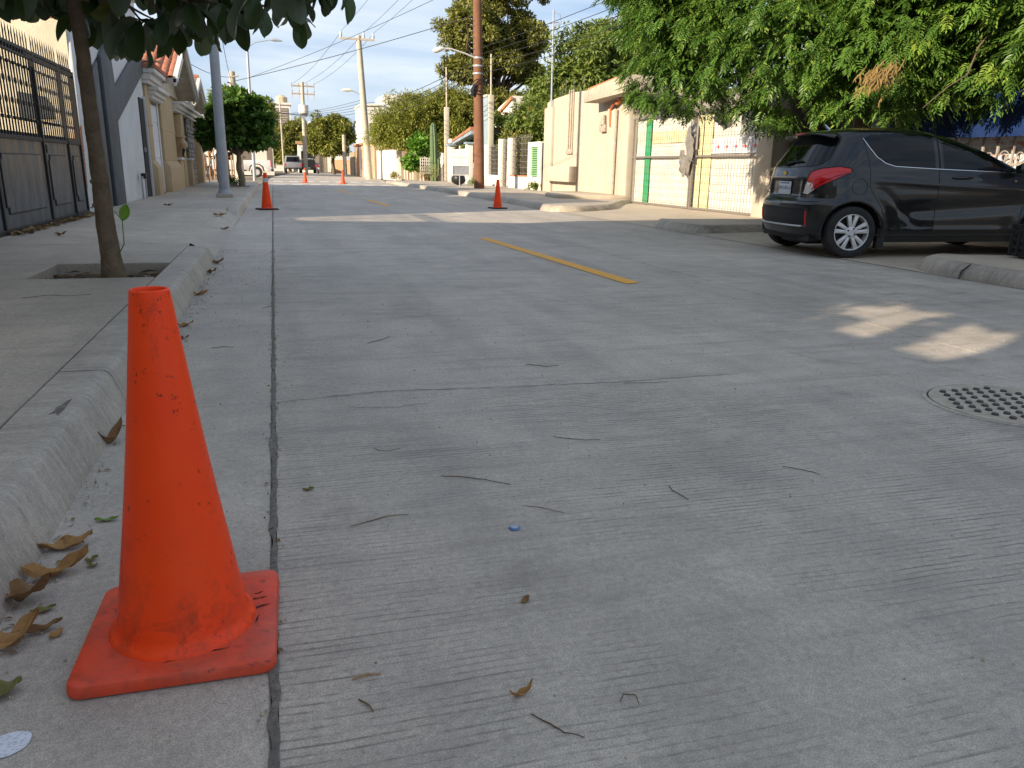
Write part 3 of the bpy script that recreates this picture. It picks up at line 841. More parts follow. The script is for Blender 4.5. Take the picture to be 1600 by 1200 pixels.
M_cream = pmat('cream_plaster', (0.78, 0.71, 0.53), (0.68, 0.60, 0.43), 3.0, 0.85, 0.4, 45, streak=0.15, dirt=(0.35, 0.28, 0.18))
M_brick = pmat('orange_brick', (0.48, 0.20, 0.09), (0.38, 0.15, 0.07), 14, 0.9, 0.5, 80)
M_mortar = pmat('brick_mortar', (0.42, 0.38, 0.31), None, 8, 0.95, 0.5, 60)
M_white = pmat('white_wall_paint', (0.66, 0.67, 0.68), (0.59, 0.60, 0.61), 2.2, 0.75, 0.25, 50, streak=0.22, dirt=(0.36, 0.33, 0.28))
M_gray = pmat('charcoal_wall_paint', (0.080, 0.088, 0.096), (0.11, 0.12, 0.13), 2.5, 0.7, 0.25, 50, streak=0.15, dirt=(0.2, 0.19, 0.17))
M_black = pmat('flat_black', (0.012, 0.012, 0.013), None, 10, 0.7, 0.1, 40)  # near black; also stands for the shade inside the porch and boot
M_tan = pmat('tan_plaster', (0.50, 0.375, 0.225), (0.45, 0.33, 0.195), 3.0, 0.8, 0.3, 55, streak=0.10, dirt=(0.3, 0.22, 0.13))
M_trim = pmat('white_trim_paint', (0.68, 0.66, 0.62), (0.6, 0.58, 0.54), 4.0, 0.65, 0.1, 60, streak=0.1)
M_soffit = pmat('cream_soffit', (0.60, 0.53, 0.42), None, 3.0, 0.8, 0.15, 50)
M_garage = pmat('white_garage_door', (0.70, 0.72, 0.75), (0.64, 0.66, 0.69), 3, 0.5, 0.1, 50)
M_tile = pmat('clay_roof_tile', (0.42, 0.17, 0.09), (0.30, 0.115, 0.07), 7.0, 0.85, 0.35, 60)
M_stone = pmat('grey_stone', (0.20, 0.19, 0.18), (0.30, 0.28, 0.25), 9, 0.9, 0.8, 40)
M_galv = pmat('galvanised_steel', (0.40, 0.42, 0.44), (0.33, 0.35, 0.37), 5.0, 0.5, 0.1, 40, metal=0.25)
M_glass = NT('dark_window_glass').set(color=(0.02, 0.025, 0.03), rough=0.06, spec=0.6)

# house beside the camera (its shade covers the near road) and the sloped annex behind the yard
nh = thing('neighbour_house', 'unseen two storey cream house shell, its opening shaped to pass sun patches', 'house', (-6, 0, 0))
MB().box(-3.0, -2.76, -16, 0.12, 0, 5.25).build('wall', M_cream, nh)
MB().box(-3.0, -2.76, 1.58, 7.5, 0, 5.25).build('wall', M_cream, nh)
MB().box(-3.0, -2.76, 0.12, 1.58, 0, 2.36).build('wall', M_cream, nh)  # opening above it is placed so sun patches reach the road
MB().box(-3.0, -2.76, 0.12, 1.58, 2.90, 5.25).build('wall', M_cream, nh)
MB().box(-8.0, -3.0, 7.25, 7.5, 0, 5.25).build('wall', M_cream, nh)
MB().box(-3.1, -2.66, -16, 7.55, 5.25, 5.40).build('parapet', M_trim, nh)
for k, y in enumerate((-11, -6, 4.5)):
    for z in (1.0, 3.5):
        w = MB().box(-2.757, -2.70, y - .7, y + .7, z, z + 1.2).build('window', M_trim, nh)
        MB().box(-2.70, -2.69, y - .62, y + .62, z + .08, z + 1.12).build('pane', M_glass, w)
an = thing('yard_annex', 'cream annex with a sloped roof at the back of the gated yard', 'house', (-7, 9, 0))
MB().prism([(7.55, 0), (12.0, 0), (12.0, 1.55), (9.1, 3.35), (7.55, 4.3)], 'x', -10, -5.0).build('wall', M_cream, an)
MB().prism([(12.2, 1.43), (12.2, 1.55), (7.55, 4.43), (7.55, 4.31)], 'x', -10.1, -4.8).build('roof', M_tile, an)

# ---- wrought iron gate
gt = thing('iron_gate', 'black wrought iron double gate with spear tips and sheet metal lower panels', 'gate', (-2.7, 11, 0.13))
GX = -2.7
def gbox(name, y0, y1, z0, z1, th=0.025, mat=M_blackiron, dx=0.0, par=gt, bev=0.004):
    return MB().box(GX - th + dx, GX + th + dx, y0, y1, z0, z1).build(name, mat, par, bevel=bev, seg=1)
GB = 0.155
leaves = [(7.7, 9.28), (9.32, 11.14), (11.22, 12.40), (12.50, 13.16)]
for y in (9.30, 11.18, 12.45, 13.19):
    gbox('post', y - .028, y + .028, GB, 2.13, 0.03)
bar = MB().box(-0.007, 0.007, -0.007, 0.007, 0, 0.93).mesh('bar', M_blackiron)
collar = MB().box(-0.014, 0.014, -0.022, 0.022, -0.018, 0.018).mesh('collar', M_blackiron, bevel=0.004, seg=1)
foot = MB().box(-0.014, 0.014, -0.015, 0.015, -0.02, 0.02).mesh('collar', M_blackiron)
spear = MB().tube([(0, 0, 0), (0, 0, 0.06), (0, 0.010, 0.11), (0, -0.004, 0.15), (0, 0.008, 0.20)], [0.008, 0.008, 0.009, 0.006, 0.001], 6).mesh('spear_tip', M_blackiron, smooth=True)
ring = MB().tube([(0, 0.036 * cos(a), 0.036 * sin(a)) for a in [2 * pi * k / 16 for k in range(17)]], 0.007, 5, cap=False).mesh('ring', M_blackiron, smooth=True)
scr = []
for k in range(17):
    a = pi * k / 16
    scr.append((0, 0.05 * cos(a), 0.06 * sin(a)))
scroll = MB().tube(scr, 0.007, 5).mesh('scroll', M_blackiron, smooth=True)
vee = MB().prism([(-0.022, 0.14), (0.022, 0.14), (0.007, 0.0), (-0.007, 0.0)], 'x', -0.006, 0.006).mesh('taper', M_blackiron)
def gput(me, name, y, z, par=gt, rx=0.0):
    o = link(name, me, par)
    o.location = (GX - gt.location.x, y - gt.location.y, z - gt.location.z)
    o.rotation_euler = (rx, 0, 0)
    return o
for li, (a, b) in enumerate(leaves):
    gbox('rail', a, b, 2.125, 2.165, 0.018)
    gbox('rail', a, b, 2.055, 2.085, 0.016)
    gbox('rail', a, b, 1.13, 1.175, 0.026)
    gbox('rail', a, b, GB, GB + 0.05, 0.026)
    # lower sheet with raised moulding
    MB().box(GX - 0.006, GX + 0.006, a, b, GB + .05, 1.13).build('sheet_panel', M_gatesheet, gt)
    m = 0.13 if b - a > .8 else 0.1
    y0, y1, z0, z1 = a + m, b - m, 0.36, 0.97
    q = 0.07
    P = [(y0 + q, z0), (y1 - q, z0), (y1 - q, z0 + q), (y1, z0 + q), (y1, z1 - q), (y1 - q * .7, z1 - q * .7), (y1 - q * .7, z1), (y0 + q * .7, z1), (y0 + q * .7, z1 - q * .7), (y0, z1 - q), (y0, z0 + q), (y0 + q, z0 + q)]
    MB().prism(P, 'x', GX + 0.0065, GX + 0.022).build('raised_panel', M_gatesheet, gt, bevel=0.006, seg=1)
    mo = MB()
    for p, r_ in zip(P, P[1:] + P[:1]):
        mo.tube([(GX + 0.010, *p), (GX + 0.010, *r_)], 0.011, 6)
    mo.build('moulding', M_blackiron, gt)
    if li == 0:
        continue
    n = max(4, round((b - a) / 0.107))
    st = (b - a) / n
    for k in range(n):
        y = a + (k + .5) * st
        gput(bar, 'bar', y, 1.17)
        gput(foot, 'collar', y, 1.195)
        o = gput(spear, 'spear_tip', y, 2.16); o.rotation_euler = (0.0, 0, pi * (k % 2))
        gput(foot, 'collar', y, 2.11)
        pat = k % 2 == 0
        if pat:
            gput(collar, 'collar', y, 1.95)
            gput(collar, 'collar', y, 1.36)
            gput(vee, 'taper', y, 1.79)
            gput(vee, 'taper', y, 1.53, rx=pi)
        if pat:
            gput(ring, 'ring', y, 1.765)
            gput(ring, 'ring', y, 1.545)
gput(MB().box(-.02, .03, -.03, .03, -.05, .05).mesh('lock_box', M_blackiron, bevel=0.005), 'lock_box', 11.28, 1.05)

# ---- yard side wall behind the gate
yw = thing('yard_wall', 'sunlit cream plaster yard wall topped with raw brick behind the iron gate', 'wall', (-5, 13.5, 0))
MB().box(-9, -2.74, 13.42, 13.62, 0, 2.86).build('plaster', M_cream, yw)
MB().box(-8.9, -2.80, 13.45, 13.59, 2.86, 3.76).build('mortar_bed', M_mortar, yw)
bk = MB().box(-.115, .115, -.08, .08, -.028, .028).mesh('brick', M_brick, bevel=0.006, seg=1)
for r in range(12):
    for c in range(7):
        x = -2.89 - c * 0.245 - (0.12 if r % 2 else 0)
        if r > 9 and c < (r - 9): continue
        o = link('brick', bk, yw)
        o.location = (x + 5 + random.uniform(-.006, .006), 13.52 - 13.5 + random.uniform(-.008, .004), 2.895 + r * 0.072)
        o.rotation_euler = (0, 0, random.uniform(-.02, .02))
# white rendered end facing the street, a brick edge showing, and a dark grey plate with a rounded corner
MB().prism([(13.24, 0), (13.66, 0), (13.66, 2.62), (13.50, 2.70), (13.43, 2.55), (13.40, 1.9), (13.33, 1.2)], 'x', -2.74, -2.69).build('white_end', M_white, yw, bevel=0.006)
eb = MB().box(-.05, .05, -.045, .045, -.03, .03).mesh('brick', M_brick, bevel=0.005, seg=1)
for k in range(14):
    o = link('brick', eb, yw); o.location = (-2.73 + 5, 13.33 - 13.5 + 0.006 * k - 0.05, 0.55 + k * 0.064)
fr_ = MB().prism([(-3.46, 1.50), (-3.05, 1.50), (-3.05, 1.68), (-3.12, 1.80), (-3.46, 1.86)], 'y', 13.405, 13.419).build('window', M_gray, yw)
# ---- charcoal and white house
gh = thing('white_house', 'white house front with a charcoal zigzag band and a narrow dark slit', 'house', (-4, 17, 0))
FX = -2.74
MB().box(-10, FX, 13.66, 20.42, 0, 4.3).build('wall', M_white, gh)
MB().box(-10.1, FX + .05, 13.62, 20.45, 4.3, 4.42).build('roof', M_trim, gh)
P = [(14.6, 0.1), (15.20, 0.1), (15.20, 2.50), (14.6, 2.24)]
MB().prism(P, 'x', FX, FX + 0.05).build('charcoal_pier', M_gray, gh, bevel=0.006)
P = [(15.52, 0.1), (16.45, 0.1), (16.50, 1.62), (20.40, 2.86), (20.40, 3.46), (16.62, 2.21), (16.5, 2.70), (16.5, 3.06), (15.52, 2.64)]
MB().prism(P, 'x', FX, FX + 0.06).build('charcoal_band', M_gray, gh, bevel=0.006)
MB().prism([(15.20, 0.1), (15.52, 0.1), (15.52, 2.62), (15.20, 2.49)], 'x', FX, FX + 0.012).build('dark_slit', M_black, gh)
dr = MB().box(FX, FX + 0.02, 19.56, 20.16, 0.15, 2.27).build('door', M_black, gh)
MB().box(FX + .02, FX + 0.05, 19.62, 19.68, 1.12, 1.22).build('handle', M_galv, dr)
MB().box(FX, FX + 0.06, 20.16, 20.24, 0.15, 2.33).build('door_jamb', M_white, gh)
hb = MB().tube([(FX + .10, 18.25, 0.15), (FX + .10, 18.25, 0.60), (FX + .10, 18.75, 0.60), (FX + .10, 18.75, 0.15)], 0.02, 8)
hb.build('meter_pipe', M_galv, gh, smooth=True)
MB().box(FX + .06, FX + .16, 18.42, 18.58, 0.57, 0.68).build('meter', M_blackiron, gh, bevel=0.01)
# dirt along the wall foot: dark skirting line of old paint
# ---- tan house with tiled gables
th = thing('tan_house', 'tan house with white cornices, clay tiled gables and a white garage door', 'house', (-4, 27, 0))
MB().box(-10, -2.86, 20.46, 34.2, 0, 2.95).build('wall', M_tan, th)
# garage door with sections
gd = MB().box(-2.86, -2.80, 21.15, 22.75, 0.15, 2.28).build('garage_door', M_garage, th)
for k in range(5):
    MB().box(-2.80, -2.785, 21.18, 22.72, 0.17 + k * 0.422, 0.57 + k * 0.422).build('door_section', M_garage, gd, bevel=0.008, seg=1)
MB().box(-2.86, -2.76, 22.75, 22.95, 0.15, 2.36).build('door_jamb', M_trim, th)
# pilasters with plinths
for y0, y1, w in ((20.50, 21.12, 0.0), (23.0, 25.75, 0.0)):
    MB().box(-2.86, -2.70, y0, y1, 0.95, 2.62).build('pilaster', M_tan, th, bevel=0.01)
    MB().box(-2.86, -2.69, y0 - .03, y1 + .03, 1.72, 1.78).build('pilaster_band', M_tan, th, bevel=0.01)
    MB().prism([(-2.86, 0.12), (-2.58, 0.12), (-2.58, 0.78), (-2.70, 0.95), (-2.86, 0.95)], 'y', y0 - .06, y1 + .06).build('plinth', M_tan, th, bevel=0.012)
# cornice over the garage, stepped mouldings
for k, (dx, z0, z1) in enumerate(((0.10, 2.36, 2.44), (0.17, 2.44, 2.54), (0.26, 2.54, 2.63))):
    MB().box(-2.86, -2.72 + dx, 21.0 - .02 * k, 22.98 + .02 * k, z0, z1).build('cornice', M_trim, th, bevel=0.012)
for k, (dx, z0, z1) in enumerate(((0.10, 2.64, 2.72), (0.16, 2.72, 2.86), (0.26, 2.86, 2.96))):
    MB().box(-2.95, -2.70 + dx, 20.40 - .04 * k, 22.35, z0, z1).build('cornice', M_trim, th, bevel=0.012)
for k, (dx, z0, z1) in enumerate(((0.06, 2.38, 2.46), (0.14, 2.46, 2.58), (0.24, 2.58, 2.66))):
    MB().box(-2.95, -2.70 + dx, 26.3, 33.6, z0, z1).build('cornice', M_trim, th, bevel=0.012)

tl = []
for k in range(9):
    a = pi * k / 8
    tl.append((0.095 * cos(a), 0.055 * sin(a)))
tv = [(x, 0, z) for x, z in tl] + [(x * 0.88, 0.36, z * 0.88 + 0.004) for x, z in tl]
tf = [(i, i + 1, 10 + i, 9 + i) for i in range(8)]
tv += [(x * 0.85, 0, z * 0.8) for x, z in tl]
tf += [(i, 18 + i, 19 + i, i + 1) for i in range(8)]
tile_me = MB().add(tv, tf).mesh('roof_tile', M_tile, smooth=True)
def gable(y0, y1, zf, za, xf, xb, rows_x, tiles_slope):
    """gable facing the street: tympanum, raking trims, soffit slab and clay tiles on the near slope"""
    ym = (y0 + y1) / 2
    MB().prism([(y0 + .15, zf), (y1 - .15, zf), (ym, za - .12)], 'x', xb, -2.80).build('gable_wall', M_soffit, th)
    s = Vector((0, ym - y0, za - zf)); L = s.length; s.normalize()
    nrm = Vector((0, -s.z, s.y))
    rf = MB()
    for sgn in (-1, 1):
        yb = y0 if sgn < 0 else y1
        p = [(yb, zf), (ym, za), (ym, za + .14), (yb + (0), zf + .14)]
        rf.prism(p, 'x', xb, xf)
    roof = rf.build('roof', M_soffit, th)
    for sgn in (-1, 1):
        yb = y0 if sgn < 0 else y1
        for dx, z0, z1 in ((0.0, -0.05, 0.13), (0.05, 0.04, 0.20)):
            MB().prism([(yb, zf + z0), (ym, za + z0), (ym, za + z1), (yb, zf + z1)], 'x', xf - .005, xf + 0.06 + dx).build('raking_trim', M_trim, roof)
        # tiles
        nrow = int(L / 0.27)
        if sgn < 0:
            for i in range(nrow + 1):
                for j in range(rows_x):
                    o = link('roof_tile', tile_me, roof)
                    u = i * 0.27 / L
                    x = xf - 0.05 - j * 0.185
                    o.parent = roof
                    o.location = (x - 0 , lerp(y0, ym, min(u, 1)) , lerp(zf, za, min(u, 1)) + 0.15)
                    o.rotation_euler = (math.atan2(za - zf, ym - y0), 0, random.uniform(-.03, .03))
        else:
            MB().prism([(yb, zf + .14), (ym, za + .14), (ym, za + .22), (yb, zf + .22)], 'x', xb, xf).build('tile_bed', M_tile, roof)
    MB().tube([(xb, ym, za + .2), (xf + .05, ym, za + .2)], 0.09, 8).build('ridge', M_tile, roof, smooth=True)
    return roof
_mb_link = link
r1 = gable(22.5, 28.6, 2.82, 4.02, -2.28, -8.0, 16, 0)
r2 = gable(29.6, 35.0, 2.78, 3.72, -2.45, -8.0, 12, 0)
# flat tiled strip above the near cornice
nst = MB().box(-8, -2.42, 20.3, 22.5, 2.965, 3.05).build('roof', M_tile, th)
for j in range(14):
    for i in range(3):
        o = link('roof_tile', tile_me, nst)
        o.location = (-2.42 - j * 0.185, 20.35 + i * 0.33 + 0.02, 3.05 + i * 0.045)
        o.rotation_euler = (0.14, 0, random.uniform(-.03, .03))
# downlight in the soffit
MB().lathe([(0.10, 0), (0.10, 0.02), (0.07, 0.022), (0.065, 0.0)], 18, T3(-2.55, 26.9, 3.33)).build('downlight', M_galv, th)
# porch: piers, low walls, stone panel, wall lantern
MB().box(-2.86, -2.62, 25.95, 26.65, 0.1, 0.98).build('low_pier', M_tan, th, bevel=0.01)
MB().box(-2.88, -2.58, 25.90, 26.70, 0.98, 1.05).build('pier_cap', M_trim, th, bevel=0.01)
MB().box(-2.86, -2.66, 27.3, 28.1, 0.1, 2.36).build('porch_pier', M_tan, th, bevel=0.01)
MB().box(-2.86, -2.64, 27.2, 28.2, 1.66, 1.74).build('pier_band', M_tan, th, bevel=0.01)
MB().box(-2.86, -2.60, 28.9, 29.6, 0.1, 0.98).build('low_pier', M_tan, th, bevel=0.01)
MB().box(-2.88, -2.57, 28.85, 29.65, 0.98, 1.05).build('pier_cap', M_trim, th, bevel=0.01)
MB().box(-2.86, -2.82, 28.2, 28.9, 0.15, 2.3).build('porch_shade_panel', M_black, th)  # flat black panel; the shade of the porch gap is its colour
sb = MB().box(-2.86, -2.80, 30.0, 32.6, 0.1, 2.38).build('stone_panel', M_stone, th)
rnd = random.Random(3)
z = 0.14
while z < 2.3:
    h = rnd.uniform(0.12, 0.22); y = 30.02
    while y < 32.5:
        w = min(rnd.uniform(0.2, 0.42), 32.58 - y)
        if w > .06:
            MB().box(-2.80, -2.78 + rnd.uniform(0, .03), y + .01, y + w - .01, z + .01, z + h - .01).build('stone', M_stone, sb, bevel=0.012, seg=1)
        y += w
    z += h
MB().box(-2.86, -2.60, 33.2, 34.1, 0.1, 2.45).build('end_pier', M_tan, th, bevel=0.012)
MB().box(-2.9, -2.56, 33.1, 34.2, 2.1, 2.2).build('pier_band', M_trim, th, bevel=0.01)
M_lampglow = pmat('lantern_glass', (0.55, 0.42, 0.25), None, 10, 0.3, 0.05, 30)
ln = MB().tube([(-2.62, 27.1, 1.32), (-2.62, 27.1, 1.38), (-2.62, 27.1, 1.50), (-2.62, 27.1, 1.58)], [0.05, 0.11, 0.12, 0.03], 8).build('wall_lantern', M_lampglow, th, smooth=True)
MB().tube([(-2.62, 27.1, 1.0), (-2.66, 27.1, 1.15), (-2.62, 27.1, 1.32)], [0.01, 0.03, 0.05], 6).build('lantern_bracket', M_blackiron, ln)
# roof mast on the gable
ms = MB().tube([(-3.2, 29.3, 2.9), (-3.2, 29.3, 4.55)], 0.03, 6)
ms.tube([(-3.45, 29.3, 4.32), (-2.95, 29.3, 4.36)], 0.018, 5)
ms.tube([(-3.40, 29.3, 4.32), (-3.42, 29.3, 4.44)], 0.03, 5)
ms.tube([(-3.05, 29.3, 4.35), (-3.02, 29.3, 4.48)], 0.03, 5)
ms.build('service_mast', M_blackiron, th)

# ---- lamp post on the left walk
lp = thing('street_lamp', 'thick grey steel lamp post on the left walk before the round tree', 'street lamp', (-1.11, 19.75, 0.15))
MB().box(-1.30, -0.92, 19.56, 19.94, 0.15, 0.235).build('footing', M_kerb, lp, bevel=0.01)
MB().tube([(-1.11, 19.75, 0.235), (-1.11, 19.75, 0.33)], [0.165, 0.13], 16).build('collar', M_galv, lp, smooth=True)
MB().tube([(-1.11, 19.75, 0.30), (-1.10, 19.75, 7.6)], [0.118, 0.085], 16).build('shaft', M_galv, lp, smooth=True)
MB().tube([(-1.10, 19.75, 7.5), (-0.6, 19.75, 7.9), (0.6, 19.75, 8.0)], 0.04, 8).build('arm', M_galv, lp, smooth=True)
MB().tube([(0.5, 19.75, 8.0), (0.7, 19.75, 7.98), (1.1, 19.75, 7.95)], [0.06, 0.12, 0.05], 10).build('lamp_head', M_galv, lp, smooth=True)
# ------------------------------------------------------------------ right side of the street
M_beige = pmat('beige_plaster', (0.47, 0.41, 0.325), (0.41, 0.355, 0.28), 2.4, 0.88, 0.45, 45, streak=0.22, dirt=(0.33, 0.26, 0.18))
M_beam = pmat('raw_concrete_beam', (0.44, 0.385, 0.30), (0.36, 0.31, 0.24), 3.5, 0.9, 0.5, 40, streak=0.15)
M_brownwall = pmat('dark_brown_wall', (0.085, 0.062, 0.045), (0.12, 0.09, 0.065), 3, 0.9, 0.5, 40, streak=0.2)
M_tarp = pmat('white_tarpaulin', (0.60, 0.57, 0.50), (0.52, 0.485, 0.42), 2.2, 0.6, 0.35, 12, streak=0.12, dirt=(0.45, 0.38, 0.28))
M_tgreen = pmat('green_tarp_band', (0.03, 0.30, 0.12), None, 5, 0.55, 0.1, 20)
M_tyellow = pmat('yellow_tarp_band', (0.62, 0.56, 0.32), None, 5, 0.6, 0.1, 20)
M_banner = pmat('white_banner', (0.64, 0.66, 0.68), None, 3, 0.5, 0.1, 20)
M_red = pmat('red_print', (0.55, 0.06, 0.05), None, 9, 0.5, 0.1, 50)
M_wire = pmat('dull_grey_wire', (0.24, 0.21, 0.18), None, 20, 0.6, 0.1, 60, metal=0.3)
M_rag = pmat('grey_rag', (0.20, 0.185, 0.165), (0.12, 0.11, 0.10), 9, 0.95, 0.5, 40)
M_ragblack = pmat('black_plastic_bag', (0.02, 0.02, 0.02), None, 9, 0.4, 0.6, 14)
M_blue = pmat('blue_canvas', (0.005, 0.024, 0.10), (0.004, 0.018, 0.075), 3, 0.7, 0.4, 30)
M_corr = pmat('pale_corrugated_sheet', (0.52, 0.49, 0.45), (0.42, 0.38, 0.33), 3, 0.6, 0.1, 30, streak=0.3)
M_pvc = pmat('orange_pipe', (0.60, 0.16, 0.06), None, 9, 0.5, 0.1, 50)
M_conduit = pmat('grey_conduit', (0.40, 0.36, 0.30), (0.30, 0.22, 0.15), 14, 0.6, 0.2, 60)
M_whitep = pmat('warm_white_paint', (0.72, 0.69, 0.63), (0.62, 0.58, 0.51), 3, 0.8, 0.3, 45, streak=0.2, dirt=(0.4, 0.34, 0.26))  # warm white paint with dirt streaks
M_louver = pmat('green_louvre_paint', (0.13, 0.30, 0.13), (0.20, 0.36, 0.17), 12, 0.6, 0.15, 40)
M_bluegrey = pmat('blue_grey_sheet', (0.26, 0.33, 0.37), (0.21, 0.27, 0.31), 3, 0.6, 0.2, 30, streak=0.2)
M_wood = pmat('old_pole_wood', (0.20, 0.095, 0.052), (0.145, 0.068, 0.038), 3.5, 0.85, 0.5, 45, streak=0.3, dirt=(0.08, 0.04, 0.025))
M_plank = pmat('grey_fence_plank', (0.30, 0.235, 0.165), (0.21, 0.16, 0.115), 5, 0.9, 0.4, 45, streak=0.3)
M_conc = pmat('pole_concrete', (0.50, 0.44, 0.35), (0.42, 0.37, 0.29), 2.5, 0.9, 0.3, 40, streak=0.15)
RX = 9.6
# ---- beige building
bb = thing('beige_building', 'unfinished beige plaster house with a concrete beam over its entrance', 'building', (11, 24, 0.1))
MB().prism([(20.6, 0.0), (27.95, 0.0), (27.95, 3.22), (27.0, 3.30), (25.3, 3.36), (23.4, 3.30), (22.8, 3.28), (20.6, 3.20)], 'x', RX, RX + 5).build('wall', M_beige, bb)
MB().box(RX - .10, RX + .02, 27.15, 27.97, 0.0, 3.02).build('corner_pier', M_beige, bb, bevel=0.015)
MB().box(RX - .14, RX + .02, 20.62, 21.30, 0.05, 2.86).build('gate_pier', M_beige, bb, bevel=0.015)
MB().box(RX - .07, RX + .02, 21.75, 22.3, 0.20, 2.86).build('door_pier', M_beige, bb, bevel=0.015)
MB().box(RX - .02, RX + .03, 21.32, 21.74, 0.22, 2.82).build('recess_edge', M_beam, bb)
bm_ = MB().prism([(20.0, 2.90), (22.85, 2.84), (22.9, 3.16), (20.0, 3.36)], 'x', RX - .62, RX + .4).build('entrance_beam', M_beam, bb, bevel=0.015)
tb = MB().box(-.09, .09, -.045, .045, 0, .07).mesh('brick', M_brick, bevel=0.006, seg=1)
for k in range(22):
    o = link('brick', tb, bm_); y = 20.15 + k * 0.122
    o.location = (RX - .45, y, lerp(3.345, 3.165, (y - 20) / 2.9)); o.rotation_euler = (random.uniform(-.1, .1), 0, random.uniform(-.05, .05))
led = MB().box(RX - .30, RX + .01, 24.72, 27.1, 0.52, 1.02).build('ledge_box', M_beige, bb, bevel=0.015)
for k, y in enumerate((25.62, 25.42, 25.24)):
    MB().tube([(RX - .03, y, 3.45), (RX - .03, y, 1.58)], 0.022, 6).build('conduit', M_conduit, bb)
MB().box(RX - .07, RX, 25.18, 25.72, 1.42, 1.58).build('junction_box', M_conduit, bb, bevel=0.01)
MB().box(RX - .12, RX, 22.35, 22.75, 2.02, 2.22).build('meter_box', M_conduit, bb, bevel=0.01)
MB().tube([(RX - .08, 22.55, 2.22), (RX - .08, 22.55, 2.50)], [0.10, 0.06], 10).build('meter_dial', M_conduit, bb, smooth=True)
MB().tube([(RX - .09, 22.02, 2.15), (RX - .09, 22.02, 2.62), (RX - .20, 21.6, 2.74), (RX - .22, 21.2, 2.78)], 0.035, 8).build('drain_pipe', M_pvc, bb, smooth=True)
MB().tube([(RX - .22, 21.3, 2.74), (RX - .22, 21.0, 2.82)], 0.06, 8).build('pipe_elbow', M_pvc, bb, smooth=True)
MB().tube([(RX - .08, 21.62, 0.25), (RX - .08, 21.60, 2.6)], 0.03, 6).build('conduit', M_conduit, bb)
rb_ = MB()
for k in range(9):
    y = 25.0 + k * 0.28
    rb_.tube([(RX + .2, y, 3.25), (RX + .2 + random.uniform(-.05, .05), y + random.uniform(-.05, .05), 3.62 + random.uniform(-.1, .3))], 0.008, 4)
rb_.build('rebar', M_wire, bb)
# tall thin pipe mast standing at the corner
ma = thing('antenna_mast', 'tall thin white pipe mast on the corner of the beige house', 'mast', (9.5, 27.3, 3.02))
MB().tube([(9.52, 27.3, 3.02), (9.50, 27.3, 6.15)], 0.032, 8).build('pipe', M_galv, ma, smooth=True)
MB().tube([(9.50, 27.28, 5.6), (9.72, 27.1, 5.75), (9.66, 27.1, 6.0), (9.50, 27.28, 6.1)], 0.010, 5).build('cable_loop', M_wire, ma, smooth=True)
MB().tube([(9.35, 27.3, 5.72), (9.70, 27.3, 5.78)], 0.014, 5).build('crossarm', M_wire, ma)

# ---- mesh gate lined with tarpaulins
mg = thing('mesh_gate', 'wide double mesh gate lined with white, green and yellow tarpaulins', 'gate', (RX, 17.4, 0.1))
def gfr(name, y0, y1, z0, z1, mat=M_wire, d=0.0, th=.025):
    return MB().box(RX - th - .02 + d, RX + th - .02 + d, y0, y1, z0, z1).build(name, mat, mg, bevel=0.004, seg=1)
for y in (14.45, 17.15, 17.23, 20.50):
    gfr('post', y - .025, y + .025, 0.06, 2.30)
for a, b in ((14.475, 17.125), (17.255, 20.475)):
    for z in (0.06, 1.255, 2.26):
        gfr('rail', a, b, z, z + .045)
wv = MB().tube([(0, 0, 0), (0, 0, 2.2)], 0.0038, 4).mesh('mesh_wire', M_wire)
for k in range(50):
    y = 14.58 + k * 0.118
    if 17.1 < y < 17.28: continue
    o = link('mesh_wire', wv, mg); o.location = (-.045, y - 17.4, 0.0 - .0); o.rotation_euler = (random.uniform(-.003, .003), 0, 0)
for a, b in ((14.47, 17.13), (17.25, 20.48)):
    wh = MB().tube([(0, a - 17.4, 0), (0, (a + b) / 2 - 17.4, random.uniform(-.015, .0)), (0, b - 17.4, 0)], 0.0038, 4).mesh('mesh_wire', M_wire)
    for k in range(12):
        z = 0.20 + k * 0.175
        if abs(z - 1.28) < .05: continue
        o = link('mesh_wire', wh, mg); o.location = (-.055, 0, z - .1 + random.uniform(-.01, .01))
def sheet(name, y0, y1, z0, z1, mat, dx, amp=0.012, seed=0, nu=24, nv=16, par=mg):
    def fn(u, v):
        y = lerp(y0, y1, u); z = lerp(z0, z1, v)
        return (RX + 0.05 + dx + amp * noise.noise(Vector((y * 2.2, z * 1.6, seed))) + amp * .5 * noise.noise(Vector((y * 6, z * 5, seed + 4))), y, z)
    return MB().grid(lambda u, v: fn(v, u), nv, nu).build(name, mat, par, smooth=True)
sheet('tarpaulin', 14.47, 17.13, 0.08, 1.30, M_tarp, 0.03, 0.02, 1)
sheet('tarpaulin', 14.47, 17.13, 1.28, 2.28, M_tarp, 0.035, 0.02, 2)
sheet('tarpaulin', 17.25, 20.48, 0.08, 1.30, M_tarp, 0.03, 0.02, 3)
sheet('tarpaulin', 17.25, 20.48, 1.28, 2.28, M_tarp, 0.035, 0.02, 4)
sheet('green_band', 19.55, 19.88, 0.08, 2.28, M_tgreen, -0.005, 0.004, 5)
sheet('yellow_band', 17.4, 19.5, 1.62, 1.90, M_tyellow, -0.002, 0.004, 6)
sheet('yellow_band', 16.45, 16.82, 0.08, 2.2, M_tyellow, -0.002, 0.004, 7)
sheet('yellow_band', 16.86, 17.1, 0.08, 2.2, M_tyellow, -0.002, 0.004, 8)
bn = sheet('banner', 14.5, 16.42, 1.33, 1.66, M_banner, -0.012, 0.004, 9)
